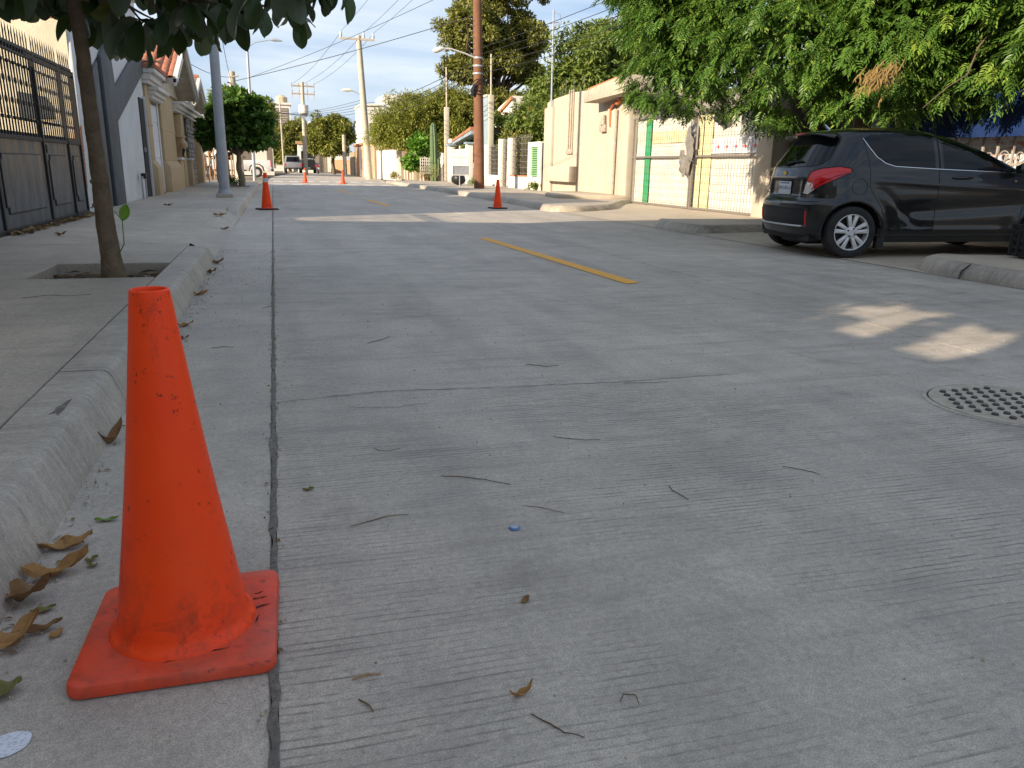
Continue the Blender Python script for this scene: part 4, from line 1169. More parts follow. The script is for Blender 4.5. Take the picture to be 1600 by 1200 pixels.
for k in range(5):
    y = 14.72 + k * 0.36
    a = MB().prism([(y + .09, 1.49), (y - .01, 1.49), (y - .01, 1.52), (y - .09, 1.475), (y - .01, 1.43), (y - .01, 1.46), (y + .09, 1.46)], 'x', RX + .024, RX + .0275)
    a.build('printed_arrow', M_red, bn)
    MB().prism([(y + .08, 1.482), (y + .0, 1.482), (y + .0, 1.468), (y + .08, 1.468)], 'x', RX + .0225, RX + .0238).build('arrow_core', M_banner, bn)
# rags tied at the meeting posts
rg = thing('hanging_rag', 'torn grey and black rags hanging from the middle of the mesh gate', 'rag', (9.5, 17.2, 1.2))
def rag(y, z0, z1, w, mat, seed, dx=-.10):
    def fn(u, v):
        z = lerp(z0, z1, u); k = noise.noise(Vector((seed, u * 3, 0)))
        ww = w * (0.35 + 0.9 * sin(pi * min(1, u * 1.05)) ** .7)
        s = (v - .5)
        return (RX + dx - .05 * sin(pi * v) - .04 * noise.noise(Vector((seed, u * 5, v * 3))), y + 0.22 * k * u + s * ww + .05 * noise.noise(Vector((seed + 3, u * 6, v * 4))), z)
    return MB().grid(fn, 18, 7).build('rag', mat, rg, smooth=True)
rag(17.10, 2.05, 1.15, 0.22, M_ragblack, 1.3)
rag(17.15, 1.95, 0.88, 0.28, M_rag, 2.1, -.13)
rag(17.45, 1.42, 0.80, 0.30, M_rag, 5.7, -.12)
rag(15.95, 2.25, 1.92, 0.5, M_ragblack, 8.1, -.08)
# ---- pier, dark wall, pale sheet
pr = thing('concrete_pier', 'speckled beige concrete pier at the right end of the mesh gate', 'pillar', (RX, 14.1, 0))
MB().box(RX - .12, RX + .30, 13.86, 14.40, 0.0, 2.75).build('shaft', M_beige, pr, bevel=0.02)
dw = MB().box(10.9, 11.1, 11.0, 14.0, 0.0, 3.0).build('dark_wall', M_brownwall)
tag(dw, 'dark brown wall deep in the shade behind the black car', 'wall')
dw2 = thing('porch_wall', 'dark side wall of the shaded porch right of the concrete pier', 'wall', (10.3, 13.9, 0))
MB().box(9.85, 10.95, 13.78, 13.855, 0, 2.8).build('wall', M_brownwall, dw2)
cp = thing('corrugated_sheet', 'pale corrugated metal sheet left of the blue awning', 'metal sheet', (RX, 11.1, 1.0))
vs = []; fs = []
n = 46
for k in range(n + 1):
    y = lerp(10.55, 11.72, k / n); x = RX + .12 + .018 * sin(k * 2 * pi / 6)
    vs += [(x, y, 0.05), (x, y, 1.93)]
fs = [(2 * k, 2 * k + 1, 2 * k + 3, 2 * k + 2) for k in range(n)]
MB().add(vs, fs).build('sheet', M_corr, cp, smooth=True)
for y in (10.58, 11.66):
    MB().box(RX + .10, RX + .14, y - .03, y + .03, 0.02, 1.98).build('post', M_blackiron, cp)
# ---- ornamental fence with banner, blue awning
of = thing('ornamental_fence', 'pale scrolled iron fence in front of a printed sheet behind the car', 'fence', (RX, 8, 0.1))
M_oiron = pmat('pale_iron', (0.34, 0.31, 0.27), (0.24, 0.21, 0.18), 12, 0.6, 0.2, 60)
MB().box(RX - .02, RX + .25, 4.5, 10.5, 0.0, 0.45).build('plinth', M_beige, of, bevel=0.01)
ob = MB().box(-.014, .014, -.014, .014, 0, 1.35).mesh('bar', M_oiron)
cs = []
for k in range(30):
    a = k / 29 * 3.2 * pi
    r_ = 0.085 * (1 - k / 38)
    cs.append((0, r_ * cos(a), r_ * sin(a)))
os_ = MB().tube(cs, 0.009, 5).mesh('scroll', M_oiron, smooth=True)
arcp = [(0, 0.12 * cos(pi * k / 12), 0.20 * sin(pi * k / 12)) for k in range(13)]
oa = MB().tube(arcp, 0.009, 5).mesh('arch', M_oiron, smooth=True)
for k in range(24):
    y = 4.65 + k * 0.245
    o = link('bar', ob, of); o.location = (0.03, y - 8, 0.35)
    for z, me, nm_ in ((1.20, os_, 'scroll'), (0.72, os_, 'scroll'), (1.36, oa, 'arch'), (0.92, oa, 'arch')):
        o = link(nm_, me, of); o.location = (0.03, y + .122 - 8, z - .1); o.rotation_euler = (pi * (k % 2) if nm_ == 'scroll' else 0, 0, 0)
for z in (0.52, 1.08, 1.62):
    MB().box(RX + .015, RX + .045, 4.5, 10.5, z, z + .03).build('rail', M_oiron, of)
t = NT('printed_sheet')
blk = t.n('TexBrick', {'Vector': t.n('Mapping', {'Vector': t.n('CombineXYZ', {0: t.n('SeparateXYZ', {'Vector': t.pos()}).outputs[1], 1: t.n('SeparateXYZ', {'Vector': t.pos()}).outputs[2]}).outputs[0], 'Scale': (1.2, 1.6, 1)}).outputs[0],
     'Color1': (0.60, 0.60, 0.62, 1), 'Color2': (0.42, 0.44, 0.50, 1), 'Mortar': (0.66, 0.64, 0.60, 1), 'Scale': 2.2, 'Mortar Size': 0.05})
pc = t.mix(t.math('MULTIPLY', t.ramp(t.noise(7, 2, 0.4, stretch=(1, 1, 2)), 0.60, 0.63), 0.7), blk.outputs[0], (0.45, 0.07, 0.05))
M_print = t.set(color=pc, rough=0.55)
MB().box(RX + .28, RX + .30, 4.6, 10.4, 0.46, 1.9).build('printed_sheet', M_print, of)
aw = thing('blue_awning', 'dark blue canvas awning hanging above the fence behind the car', 'awning', (RX, 8, 1.5))
def awn(u, v):
    y = lerp(4.5, 10.68, v)
    if u < .5:
        x = lerp(RX + .5, RX - .25, u * 2); z = lerp(2.35, 2.02, u * 2)
    else:
        x = RX - .25 - .03 * (u - .5) + .02 * sin(y * 9) * (u - .5); z = lerp(2.02, 1.47, (u - .5) * 2)
    return (x + .012 * noise.noise(Vector((y * 2, z * 6, 2))), y, z + .02 * sin(y * 1.3) * u)
MB().grid(awn, 16, 90).build('canvas', M_blue, aw, smooth=True)
MB().tube([(RX - .22, 4.5, 2.0), (RX - .22, 10.68, 2.0)], 0.025, 8).build('front_tube', M_galv, aw)
for y in (4.6, 10.6):
    MB().tube([(RX - .22, y, 1.98), (RX + .2, y, 2.25), (RX + .6, y, 2.33)], 0.02, 6).build('strut', M_galv, aw)
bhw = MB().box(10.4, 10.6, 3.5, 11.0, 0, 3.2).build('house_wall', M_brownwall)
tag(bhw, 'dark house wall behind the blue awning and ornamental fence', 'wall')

# ---- white fence with green louvres
wf = thing('white_fence', 'white masonry fence with iron grilles and green louvred panels', 'fence', (RX, 32, 0.14))
def wbox(name, y0, y1, z0, z1, x0=-.09, x1=.09, mat=M_whitep, par=wf, bev=0.012):
    return MB().box(RX + x0, RX + x1, y0, y1, z0, z1).build(name, mat, par, bevel=bev)
wbox('base_wall', 28.32, 32.25, 0.1, 0.62); wbox('base_wall', 34.0, 36.1, 0.1, 0.62)
for y0, y1, z in ((28.35, 28.58, 1.90), (29.55, 29.78, 1.90), (32.25, 32.60, 2.14), (33.72, 34.02, 2.14), (36.05, 36.45, 1.95)):
    wbox('pillar', y0, y1, 0.1, z, -.12, .12)
wbox('lintel', 28.58, 29.55, 1.72, 1.90)
lv = MB().box(-.03, .03, -.47, .47, 0, .062).mesh('louvre', M_louver, bevel=0.004, seg=1)
for k in range(13):
    o = link('louvre', lv, wf); o.location = (-.02, 29.065 - 32, 0.64 + k * .083 - .14); o.rotation_euler = (0, 0.35, 0)
wbox('panel_back', 28.60, 29.54, 0.63, 1.71, .03, .05, M_louver, bev=0)
wbox('wall', 36.45, 38.2, 0.1, 0.62); wbox('wall', 38.0, 38.25, 0.62, 1.9)
for k in range(13):
    o = link('louvre', lv, wf); o.location = (-.02, 37.2 - 32, 0.64 + k * .085 - .14); o.rotation_euler = (0, 0.35, 0); o.scale = (1, 1.5, 1)
wbox('panel_back', 36.46, 37.98, 0.63, 1.78, .03, .05, M_louver, bev=0)
gv = MB().box(-.009, .009, -.009, .009, 0, 1.5).mesh('grille_bar', M_wire)
def grille(y0, y1, z0, z1, nv, nh):
    for k in range(nv):
        o = link('grille_bar', gv, wf); o.location = (0, lerp(y0, y1, (k + .5) / nv) - 32, z0 - .14); o.scale = (1, 1, (z1 - z0) / 1.5)
    gh_ = MB().box(-.008, .008, y0 - 32, y1 - 32, 0, .016).mesh('grille_bar', M_wire)
    for k in range(nh):
        o = link('grille_bar', gh_, wf); o.location = (0, 0, lerp(z0, z1, (k + .5) / nh) - .14)
grille(29.8, 32.24, 0.62, 2.22, 13, 7); grille(34.03, 36.04, 0.62, 1.95, 9, 7); grille(32.62, 33.7, 0.16, 2.12, 7, 9)
wbox('sill', 29.8, 32.2, 0.62, 0.66, -.13, .1, M_brick, bev=0.006)
ig = thing('side_gate', 'narrow dark iron side gate between the white fence and the beige house', 'gate', (RX, 28.1, 0.14))
for y in (27.99, 28.30):
    MB().box(RX - .03, RX + .03, y - .02, y + .02, 0.12, 1.85).build('post', M_blackiron, ig)
for k in range(3):
    MB().box(RX - .01, RX + .01, 28.05 + k * .08, 28.07 + k * .08, 0.18, 1.78).build('bar', M_blackiron, ig)
for z in (0.2, 0.8, 1.4, 1.75):
    MB().box(RX - .012, RX + .012, 28.01, 28.28, z, z + .02).build('rail', M_blackiron, ig)
# tall sheet, concrete pillars behind the fence
ts = thing('tall_sheet_panel', 'tall blue grey sheet panel standing behind the brown pole', 'panel', (9.8, 37.6, 1.9))
MB().box(9.75, 9.85, 37.0, 38.6, 0.15, 4.12).build('sheet', M_bluegrey, ts, bevel=0.01)
MB().box(9.70, 9.90, 36.95, 38.65, 4.12, 4.22).build('cap', M_conc, ts)
for nm_, y, z1, w, zt in (('left', 46.4, 4.25, 0.13, 6.4), ('right', 36.55, 4.15, 0.12, 5.9)):
    cpz = thing('concrete_column', 'concrete column with a thin rod on top, %s of the brown pole' % nm_, 'column', (9.8, y, 0.14), 'concrete columns behind the fence')
    MB().box(9.8 - w, 9.8 + w, y - w, y + w, 0.1, z1).build('shaft', M_conc, cpz, bevel=0.02)
    MB().tube([(9.8, y, z1), (9.79, y, zt)], 0.04, 6).build('rod', M_conc, cpz)
# white house behind with brick gable edge
whs = thing('back_house', 'white house with a brick gable line seen behind the fence plants', 'house', (13, 41, 0))
MB().prism([(39.2, 0), (44, 0), (44, 3.2), (41.6, 4.0), (39.2, 4.4)], 'x', 11.6, 17).build('wall', M_whitep, whs)
MB().prism([(39.1, 4.2), (44.1, 3.0), (44.1, 3.14), (39.1, 4.36)], 'x', 11.5, 11.6).build('brick_edge', M_brick, whs)
# white metal gate, porch roof
wg = thing('white_metal_gate', 'weathered white sheet metal gate left of the brown pole', 'gate', (9.5, 42, 0.14))
for y in (39.6, 43.9):
    MB().box(9.35, 9.68, y - .18, y + .18, 0.1, 2.05).build('pillar', M_whitep, wg, bevel=0.02)
    MB().box(9.28, 9.75, y - .26, y + .26, 2.05, 2.15).build('pillar_cap', M_bluegrey, wg, bevel=0.02)
MB().lathe([(0.01, 0), (0.13, .05), (.16, .14), (.12, .24), (.02, .3)], 14, T3(9.5, 43.9, 2.15)).build('ball', M_whitep, wg, smooth=True)
for a, b in ((39.82, 41.7), (41.76, 43.68)):
    MB().box(9.48, 9.54, a, b, 0.15, 1.86).build('leaf', M_corr, wg, bevel=0.01)
    for k in range(4):
        y = lerp(a, b, (k + .5) / 4)
        MB().box(9.465, 9.48, y - .03, y + .03, 0.2, 1.82).build('stile', M_whitep, wg)
pf = thing('porch_roof', 'small orange tiled porch roof left of the brown pole', 'roof', (10.2, 41.5, 2.2))
MB().prism([(38.9, 2.85), (43.2, 2.35), (43.2, 2.25), (38.9, 2.7)], 'x', 9.4, 11.4).build('tiles', M_tile, pf)
MB().prism([(38.9, 2.69), (43.2, 2.24), (43.2, 2.12), (38.9, 2.52)], 'x', 9.44, 11.3).build('fascia', M_bluegrey, pf)
for y in (39.2, 42.8):
    MB().box(9.75, 9.9, y, y + .15, 0.1, lerp(2.55, 2.1, (y - 39) / 4)).build('post', M_whitep, pf)
# metal rack sign and black bag on the walk
rk = thing('metal_rack', 'pale metal frame board on a post left of the brown pole', 'sign', (7.2, 31.6, 0.14))
MB().tube([(7.2, 31.6, 0.12), (7.2, 31.6, 0.62)], 0.022, 8).build('post', M_galv, rk)
for a, b in (((6.92, .62), (7.62, .62)), ((6.92, 1.30), (7.62, 1.30)), ((6.92, .62), (6.92, 1.30)), ((7.62, .62), (7.62, 1.30)), ((6.92, .98), (7.62, .98))):
    MB().tube([(a[0], 31.6, a[1]), (b[0], 31.6, b[1])], 0.018, 6).build('frame_tube', M_whitep, rk)
MB().box(6.94, 7.60, 31.605, 31.615, 0.64, 0.97).build('board', M_galv, rk)
bag = MB().grid(lambda u, v: (8.15 + .34 * sin(pi * u) * cos(2 * pi * v) * (1 + .15 * noise.noise(Vector((u * 4, cos(2 * pi * v) * 2, sin(2 * pi * v) * 2)))), 36.0 + .34 * sin(pi * u) * sin(2 * pi * v), .14 + .27 * (1 - cos(pi * u)) * (1 + .1 * noise.noise(Vector((u * 3, v * 5, 2))))), 14, 20).build('rubbish_bag', M_ragblack, smooth=True)
tag(bag, 'black rubbish bag on the walk left of the brown pole', 'bag')

# ---- brown wooden utility pole with street lamp
wp = thing('wooden_pole', 'tall reddish brown wooden utility pole on the right walk', 'utility pole', (7.72, 30.5, 0.14))
MB().tube([(7.74, 30.5, 0.1), (7.70, 30.5, 2.5), (7.63, 30.5, 6), (7.56, 30.5, 9.5)], [0.205, 0.19, 0.165, 0.14], 18).build('shaft', M_wood, wp, smooth=True)
ar = MB().tube([(7.60, 30.45, 4.88), (7.1, 30.35, 5.02), (6.55, 30.25, 5.13), (6.25, 30.2, 5.12)], 0.032, 8).build('lamp_arm', M_whitep, wp, smooth=True)
MB().tube([(6.30, 30.2, 5.12), (6.18, 30.2, 5.10), (5.98, 30.2, 5.04), (5.86, 30.2, 5.02)], [0.03, 0.085, 0.10, 0.03], 10).build('lamp_head', M_whitep, ar, smooth=True)
for z in (4.35, 4.62, 4.9):
    MB().lathe([(0.19, -.03), (0.195, 0), (0.19, .03)], 16, T3(7.655, 30.5, z), cap=False).build('band', M_galv, wp)
for k in range(7):
    MB().tube([(7.47, 30.42, 5.0 + k * .2), (7.36, 30.38, 5.02 + k * .2)], 0.02, 5).build('insulator', M_galv, wp)
MB().tube([(7.45, 30.4, 3.55), (7.42, 30.35, 3.75), (7.5, 30.3, 3.95)], [0.07, 0.10, 0.05], 8).build('cable_box', M_blackiron, wp, smooth=True)
coil = [(7.66 + .26 * cos(a), 30.28, 4.0 + .18 * sin(a) - .02 * a) for a in [k * pi / 8 for k in range(30)]]
MB().tube(coil, 0.018, 5).build('cable_coil', M_blackiron, wp)
# ------------------------------------------------------------------ foliage
def limb(mb, p0, p1, r0, r1, seed, n=7, wob=0.12, sag=0.0):
    rnd = random.Random(seed)
    p0, p1 = Vector(p0), Vector(p1)
    L = (p1 - p0).length
    pts = []
    for i in range(n + 1):
        u = i / n
        p = p0.lerp(p1, u)
        w = wob * L * sin(pi * u) * 0.5
        p += Vector((noise.noise(Vector((seed, u * 2.2, 0))), noise.noise(Vector((seed, u * 2.2, 7))), 0.6 * noise.noise(Vector((seed, u * 2.2, 13))))) * w * 2
        p.z -= sag * u * u
        pts.append(p)
    mb.tube(pts, [lerp(r0, r1, i / n) for i in range(n + 1)], 8)
    return pts

def leaf_cloud(mb, clumps, n_per, size, rnd, droop=0.2, aspect=0.45, flat=0.0):
    """many small folded leaves on the shells of clumps"""
    for (c, r) in clumps:
        rx, ry, rz = r if isinstance(r, tuple) else (r, r, r * .85)
        k_n = int(n_per * rnd.uniform(0.75, 1.25))
        for _ in range(k_n):
            d = Vector((rnd.gauss(0, 1), rnd.gauss(0, 1), rnd.gauss(0, 1))).normalized()
            q = rnd.random() ** 0.45
            p = Vector((c[0] + d.x * rx * q, c[1] + d.y * ry * q, c[2] + d.z * rz * q))
            s = size * rnd.uniform(0.6, 1.35)
            ax = (d * 0.7 + Vector((rnd.gauss(0, .6), rnd.gauss(0, .6), rnd.gauss(0, .5) - droop))).normalized()
            nr = (Vector((rnd.gauss(0, .5), rnd.gauss(0, .5), 1.0 - flat * rnd.random())) + d * 0.4)
            sd = ax.cross(nr)
            if sd.length < 1e-4: continue
            sd.normalize(); up = sd.cross(ax)
            w = s * aspect
            tip = p + ax * s; mid = p + ax * s * .5
            o = len(mb.v)
            mb.v += [tuple(p), tuple(mid + sd * w * .5 + up * w * .15), tuple(tip), tuple(mid - sd * w * .5 + up * w * .15)]
            mb.f += [(o, o + 1, o + 2), (o, o + 2, o + 3)]

def ellip_clumps(rnd, c, r, n, cr, lo=-0.75, shell=0.55):
    out = []
    while len(out) < n:
        d = Vector((rnd.gauss(0, 1), rnd.gauss(0, 1), rnd.gauss(0, 1))).normalized()
        if d.z < lo: continue
        q = shell + (1 - shell) * rnd.random()
        k = 1 + 0.18 * noise.noise(d * 2.3 + Vector(c))
        out.append(((c[0] + d.x * r[0] * q * k, c[1] + d.y * r[1] * q * k, c[2] + d.z * r[2] * q * k), cr * rnd.uniform(.65, 1.3)))
    return out

M_bark = pmat('tree_bark', (0.16, 0.115, 0.075), (0.10, 0.07, 0.045), 9, 0.95, 0.9, 55)
M_barkgrey = pmat('pale_bark', (0.30, 0.25, 0.19), (0.19, 0.15, 0.11), 9, 0.95, 0.7, 55)
M_lf_round = leafmat('round_tree_leaf', (0.045, 0.105, 0.018), (0.10, 0.20, 0.030), (0.17, 0.27, 0.04), trans=0.30, rough=0.35)
M_lf_huiz = leafmat('feathery_leaf', (0.17, 0.20, 0.035), (0.30, 0.32, 0.055), (0.42, 0.40, 0.09), trans=0.35)
M_lf_dark = leafmat('olive_tree_leaf', (0.13, 0.15, 0.035), (0.23, 0.235, 0.05), (0.35, 0.32, 0.08), trans=0.28)
M_lf_mid = leafmat('mid_green_leaf', (0.11, 0.17, 0.032), (0.20, 0.26, 0.052), (0.32, 0.34, 0.09), trans=0.32)
M_lf_bright = leafmat('bright_leaf', (0.09, 0.22, 0.025), (0.16, 0.32, 0.04), (0.25, 0.40, 0.05), trans=0.35)
M_lf_far = leafmat('far_tree_leaf', (0.15, 0.18, 0.035), (0.27, 0.28, 0.055), (0.42, 0.36, 0.07), trans=0.3)
M_lf_dry = leafmat('grass_blade', (0.22, 0.21, 0.06), (0.32, 0.27, 0.10), (0.15, 0.2, 0.04), trans=0.2)
M_flower = leafmat('red_flower', (0.42, 0.05, 0.03), (0.55, 0.10, 0.05), trans=0.2)

def tree(name, label, base, trunk_top, r0, lobes, leaf, n_clump, n_per, size, crad, bark=M_bark, seed=1, group=None, aspect=.45, lo=-0.75, droop=.2, limbs=5, shell=.55):
    t_ = thing(name, label, 'tree', base, group)
    rnd = random.Random(seed)
    mb = MB()
    limb(mb, base, trunk_top, r0, r0 * .65, seed, 8, .1)
    for k, (c, r) in enumerate(lobes):
        for j in range(limbs):
            d = Vector((rnd.gauss(0, .6), rnd.gauss(0, .6), rnd.gauss(0.1, .4)))
            limb(mb, trunk_top, (c[0] + d.x * r[0] * .7, c[1] + d.y * r[1] * .7, c[2] + d.z * r[2] * .7), r0 * .30, r0 * .06, seed + k * 7 + j, 6, .2)
    mb.build('trunk', bark, t_, smooth=True)
    cb = MB()
    tot = sum(r[0] * r[1] + r[0] * r[2] for c, r in lobes)
    for c, r in lobes:
        cl = ellip_clumps(rnd, c, r, max(4, int(n_clump * (r[0] * r[1] + r[0] * r[2]) / tot)), crad, lo, shell)
        leaf_cloud(cb, cl, n_per, size, rnd, droop, aspect)
        leaf_cloud(cb, [(c, (r[0] * .8, r[1] * .8, r[2] * .75))], int(n_clump * n_per * .05), size * 1.4, rnd, droop, aspect * 1.3)
    o = cb.build('crown', leaf, t_)
    o['kind'] = 'stuff'
    return t_

# round dark tree on the left walk
tree('round_street_tree', 'round clipped dark green tree on the left walk behind the lamp post', (-1.07, 29.3, 0.09), (-1.10, 29.3, 1.15), 0.12,
     [((-1.0, 29.2, 2.05), (.85, .9, .85)), ((-1.95, 29.4, 1.92), (0.5, 0.7, 0.48)), ((-1.6, 29.2, 2.55), (.35, .5, .35)), ((-0.42, 29.0, 2.05), (0.5, .6, .75)), ((-1.0, 29.3, 2.85), (.42, .6, .42)), ((-0.55, 29.2, 2.75), (.3, .4, .3))],
     M_lf_round, 85, 75, 0.22, 0.21, M_barkgrey, 5, aspect=.6, shell=.4)
sh = thing('low_shrub', 'small dark leafy shrub at the foot of the round tree', 'shrub', (-1.45, 28.4, 0.15))
cb = MB(); leaf_cloud(cb, ellip_clumps(random.Random(2), (-1.45, 28.4, .36), (.28, .28, .22), 9, .13, -.6), 60, .09, random.Random(3), aspect=.5)
o = cb.build('foliage', M_lf_round, sh); o['kind'] = 'stuff'
mb = MB()
for k in range(6): limb(mb, (-1.45, 28.4, .14), (-1.45 + .2 * cos(k), 28.4 + .2 * sin(k), .5), .012, .005, k, 4)
mb.build('stems', M_bark, sh)
# sapling with props beyond the round tree
sp_ = thing('young_sapling', 'thin leafy sapling tied between sticks past the tan house', 'sapling', (-2.15, 34.8, 0.12))
mb = MB(); limb(mb, (-2.15, 34.8, .1), (-2.2, 34.8, 1.9), .03, .015, 9)
for dx in (-.35, .1, .38): limb(mb, (-2.15 + dx, 34.7, .1), (-2.2 + dx * .7, 34.7, 1.6), .018, .014, 3 + int(dx * 9))
mb.build('stem', M_barkgrey, sp_)
cb = MB(); leaf_cloud(cb, ellip_clumps(random.Random(4), (-2.2, 34.8, 2.0), (.6, .6, .5), 14, .2, -.8), 60, .12, random.Random(5), aspect=.5)
o = cb.build('crown', M_lf_round, sp_); o['kind'] = 'stuff'

# trees on the right, near to far
tree('green_yard_tree', 'dense mid green tree rising behind the beige house', (14.6, 33, 0), (14.4, 33, 2.6), 0.25,
     [((13.0, 32.5, 4.6), (2.0, 2.2, 2.2)), ((15.2, 32.5, 5.2), (2.2, 2.2, 2.2)), ((11.6, 34, 3.1), (1.3, 1.6, 1.5)), ((13.6, 31.5, 3.2), (2.6, 1.6, 1.5))],
     M_lf_mid, 210, 240, 0.23, 0.55, seed=21, aspect=.38, droop=.5)
tree('tall_olive_tree', 'tall broad olive green tree standing behind the brown pole', (14.5, 52, 0), (14.3, 52, 5.0), 0.45,
     [((12.4, 51, 9.3), (2.2, 2.4, 1.9)), ((16.2, 52, 9.0), (1.7, 2.2, 1.7)), ((12.0, 51, 6.9), (1.6, 1.8, 1.1)), ((14.3, 52, 11.6), (2.8, 2.6, 1.6)), ((14.4, 51, 7.6), (1.5, 1.8, 1.1)), ((13.4, 50, 4.4), (2.4, 2, 1.3)), ((16.4, 52, 7.0), (1.2, 1.6, .8)), ((14.9, 50, 4.6), (1.8, 1.6, 1.0))],
     M_lf_dark, 210, 260, 0.20, 0.52, seed=33, aspect=.5, limbs=6, lo=-.6)
tree('feathery_tree', 'wide feathery yellow green tree overhanging the far right wall', (9.6, 52, 0), (9.4, 52, 2.0), 0.25,
     [((9.3, 51.5, 3.9), (2.6, 2.6, 1.7)), ((7.4, 52, 3.1), (1.5, 2.0, 1.4)), ((11.2, 51.5, 4.3), (1.6, 2.2, 1.6)), ((9.0, 50.6, 2.6), (2.4, 1.5, 1.1)), ((11.0, 50, 2.8), (1.4, 1.5, 1.3))],
     M_lf_huiz, 260, 270, 0.19, 0.50, seed=44, aspect=.3, droop=.35)
tree('far_yellow_tree', 'distant yellowish tree over the brick wall at the bend', (6.0, 84, 0), (5.8, 84, 3), 0.2,
     [((5.2, 83, 4.0), (1.7, 2, 1.7)), ((6.7, 83, 4.2), (1.4, 2, 1.4)), ((4.3, 83, 3.0), (1.2, 1.5, 1.3)), ((6.0, 82, 2.9), (1.5, 1.5, 1.2))],
     M_lf_far, 130, 170, 0.30, 0.5, seed=55)
tree('far_grey_tree', 'distant grey green tree behind the parked pickup', (2.0, 100, 0), (2.0, 100, 2.5), 0.2,
     [((1.9, 100, 3.6), (1.9, 2, 2.0)), ((0.9, 100, 2.2), (1.2, 1.5, 1.6)), ((3.1, 100, 4.5), (1.3, 1.5, 1.6))],
     M_lf_dark, 100, 160, 0.36, 0.55, seed=66)
tree('far_hill_tree', 'distant tree top between the white buildings on the skyline', (4.2, 118, 0), (4.2, 118, 4), 0.2,
     [((3.6, 118, 5.3), (1.6, 2, 1.4)), ((5.2, 118, 4.6), (1.5, 2, 1.6))], M_lf_mid, 60, 140, 0.38, 0.55, seed=77)
tree('roof_line_tree', 'dark tree behind the left house roofs, right of the lamp post', (-2.6, 66, 0), (-2.6, 66, 3), 0.2,
     [((-2.6, 66, 4.6), (2.3, 2, 1.6)), ((-0.8, 66, 4.4), (1.2, 1.5, 1.2))], M_lf_mid, 80, 140, 0.32, 0.55, seed=88)
# yard plants behind the white fence
tree('red_flowering_shrub', 'tall shrub with red flowers behind the white fence', (11.0, 31.5, 0), (11.0, 31.5, 1.2), 0.06,
     [((10.8, 31.3, 2.4), (1.0, 1.2, 1.1)), ((11.6, 32.5, 3.2), (1.2, 1.4, 1.1))], M_lf_mid, 70, 130, 0.19, 0.36, seed=91)
fl = MB(); rnd = random.Random(6)
leaf_cloud(fl, [((10.3 + rnd.uniform(-.3, .5), 30.6 + rnd.uniform(-.6, 1.2), rnd.uniform(2.3, 3.5)), .09) for _ in range(9)], 16, .07, rnd, aspect=.8)
o = fl.build('red_flowers', M_flower, bpy.data.objects['red_flowering_shrub']); o['kind'] = 'stuff'
tree('grey_leaf_shrub', 'pale leaved shrub behind the grilles of the white fence', (10.8, 35, 0), (10.8, 35, .8), 0.05,
     [((10.6, 34.8, 2.0), (.7, 1.2, 1.0)), ((10.5, 33.5, 1.2), (.5, .8, .8))], M_lf_dark, 45, 110, 0.18, 0.3, seed=92)
bam = thing('bamboo_clump', 'clump of pale yellow canes behind the fence grille', 'bamboo', (10.3, 31, 0.1))
mb = MB()
for k in range(26):
    x = 10.2 + rnd.uniform(-.15, .3); y = 30.9 + rnd.uniform(-.7, .7)
    limb(mb, (x, y, .05), (x + rnd.uniform(-.1, .1), y + rnd.uniform(-.15, .15), rnd.uniform(1.2, 1.7)), .018, .012, k, 4, .03)
mb.build('canes', M_lf_dry, bam)
cb = MB(); leaf_cloud(cb, [((10.3 + rnd.uniform(-.2, .2), 31 + rnd.uniform(-.8, .8), rnd.uniform(1.2, 1.8)), .2) for _ in range(14)], 26, .13, rnd, aspect=.2)
o = cb.build('leaves', M_lf_dry, bam); o['kind'] = 'stuff'
tree('hedge_behind_gate', 'green hedge showing above the white metal gate and porch', (10.6, 40.5, 0), (10.6, 40.5, .8), 0.05,
     [((10.4, 41.5, 1.9), (.6, 2.2, .6)), ((11.0, 39, 2.6), (.8, 1.2, 1.0))], M_lf_mid, 60, 110, 0.18, 0.3, seed=93)
tree('bright_leaf_plant', 'bright green big leaved plant beside the columnar cactus', (8.7, 47.5, 0), (8.6, 47.5, .9), 0.05,
     [((8.5, 47.3, 2.1), (.75, .7, .55)), ((8.0, 47.2, 1.05), (.55, .5, .4))], M_lf_bright, 26, 60, 0.26, 0.28, seed=94, aspect=.7)
# columnar cactus
cc = thing('columnar_cactus', 'tall ribbed green columnar cactus by the far right wall', 'cactus', (8.85, 45.4, 0.14))
def ribbed(mb, pts, r, ribs=9):
    n = ribs * 4
    o = len(mb.v)
    for i, p in enumerate(pts):
        for k in range(n):
            a = 2 * pi * k / n
            q = r[i] * (1 + .13 * cos(ribs * a))
            mb.v.append((p[0] + q * cos(a), p[1] + q * sin(a), p[2]))
    for i in range(len(pts) - 1):
        for k in range(n):
            mb.f.append((o + i * n + k, o + i * n + (k + 1) % n, o + (i + 1) * n + (k + 1) % n, o + (i + 1) * n + k))
    mb.f.append(tuple(o + (len(pts) - 1) * n + k for k in range(n)))
M_cactus = pmat('cactus_skin', (0.085, 0.135, 0.06), (0.12, 0.17, 0.075), 6, 0.7, 0.3, 30)
mb = MB(); ribbed(mb, [(8.85, 45.4, .1), (8.85, 45.4, 1.0), (8.83, 45.4, 2.4), (8.80, 45.4, 3.15), (8.80, 45.4, 3.32)], [.20, .205, .19, .15, .04])
mb.build('stem', M_cactus, cc, smooth=True)
mb = MB(); ribbed(mb, [(9.02, 45.3, .4), (9.06, 45.3, .7), (9.05, 45.3, 1.3), (9.05, 45.3, 1.45)], [.10, .11, .10, .03]); mb.build('arm', M_cactus, cc, smooth=True)
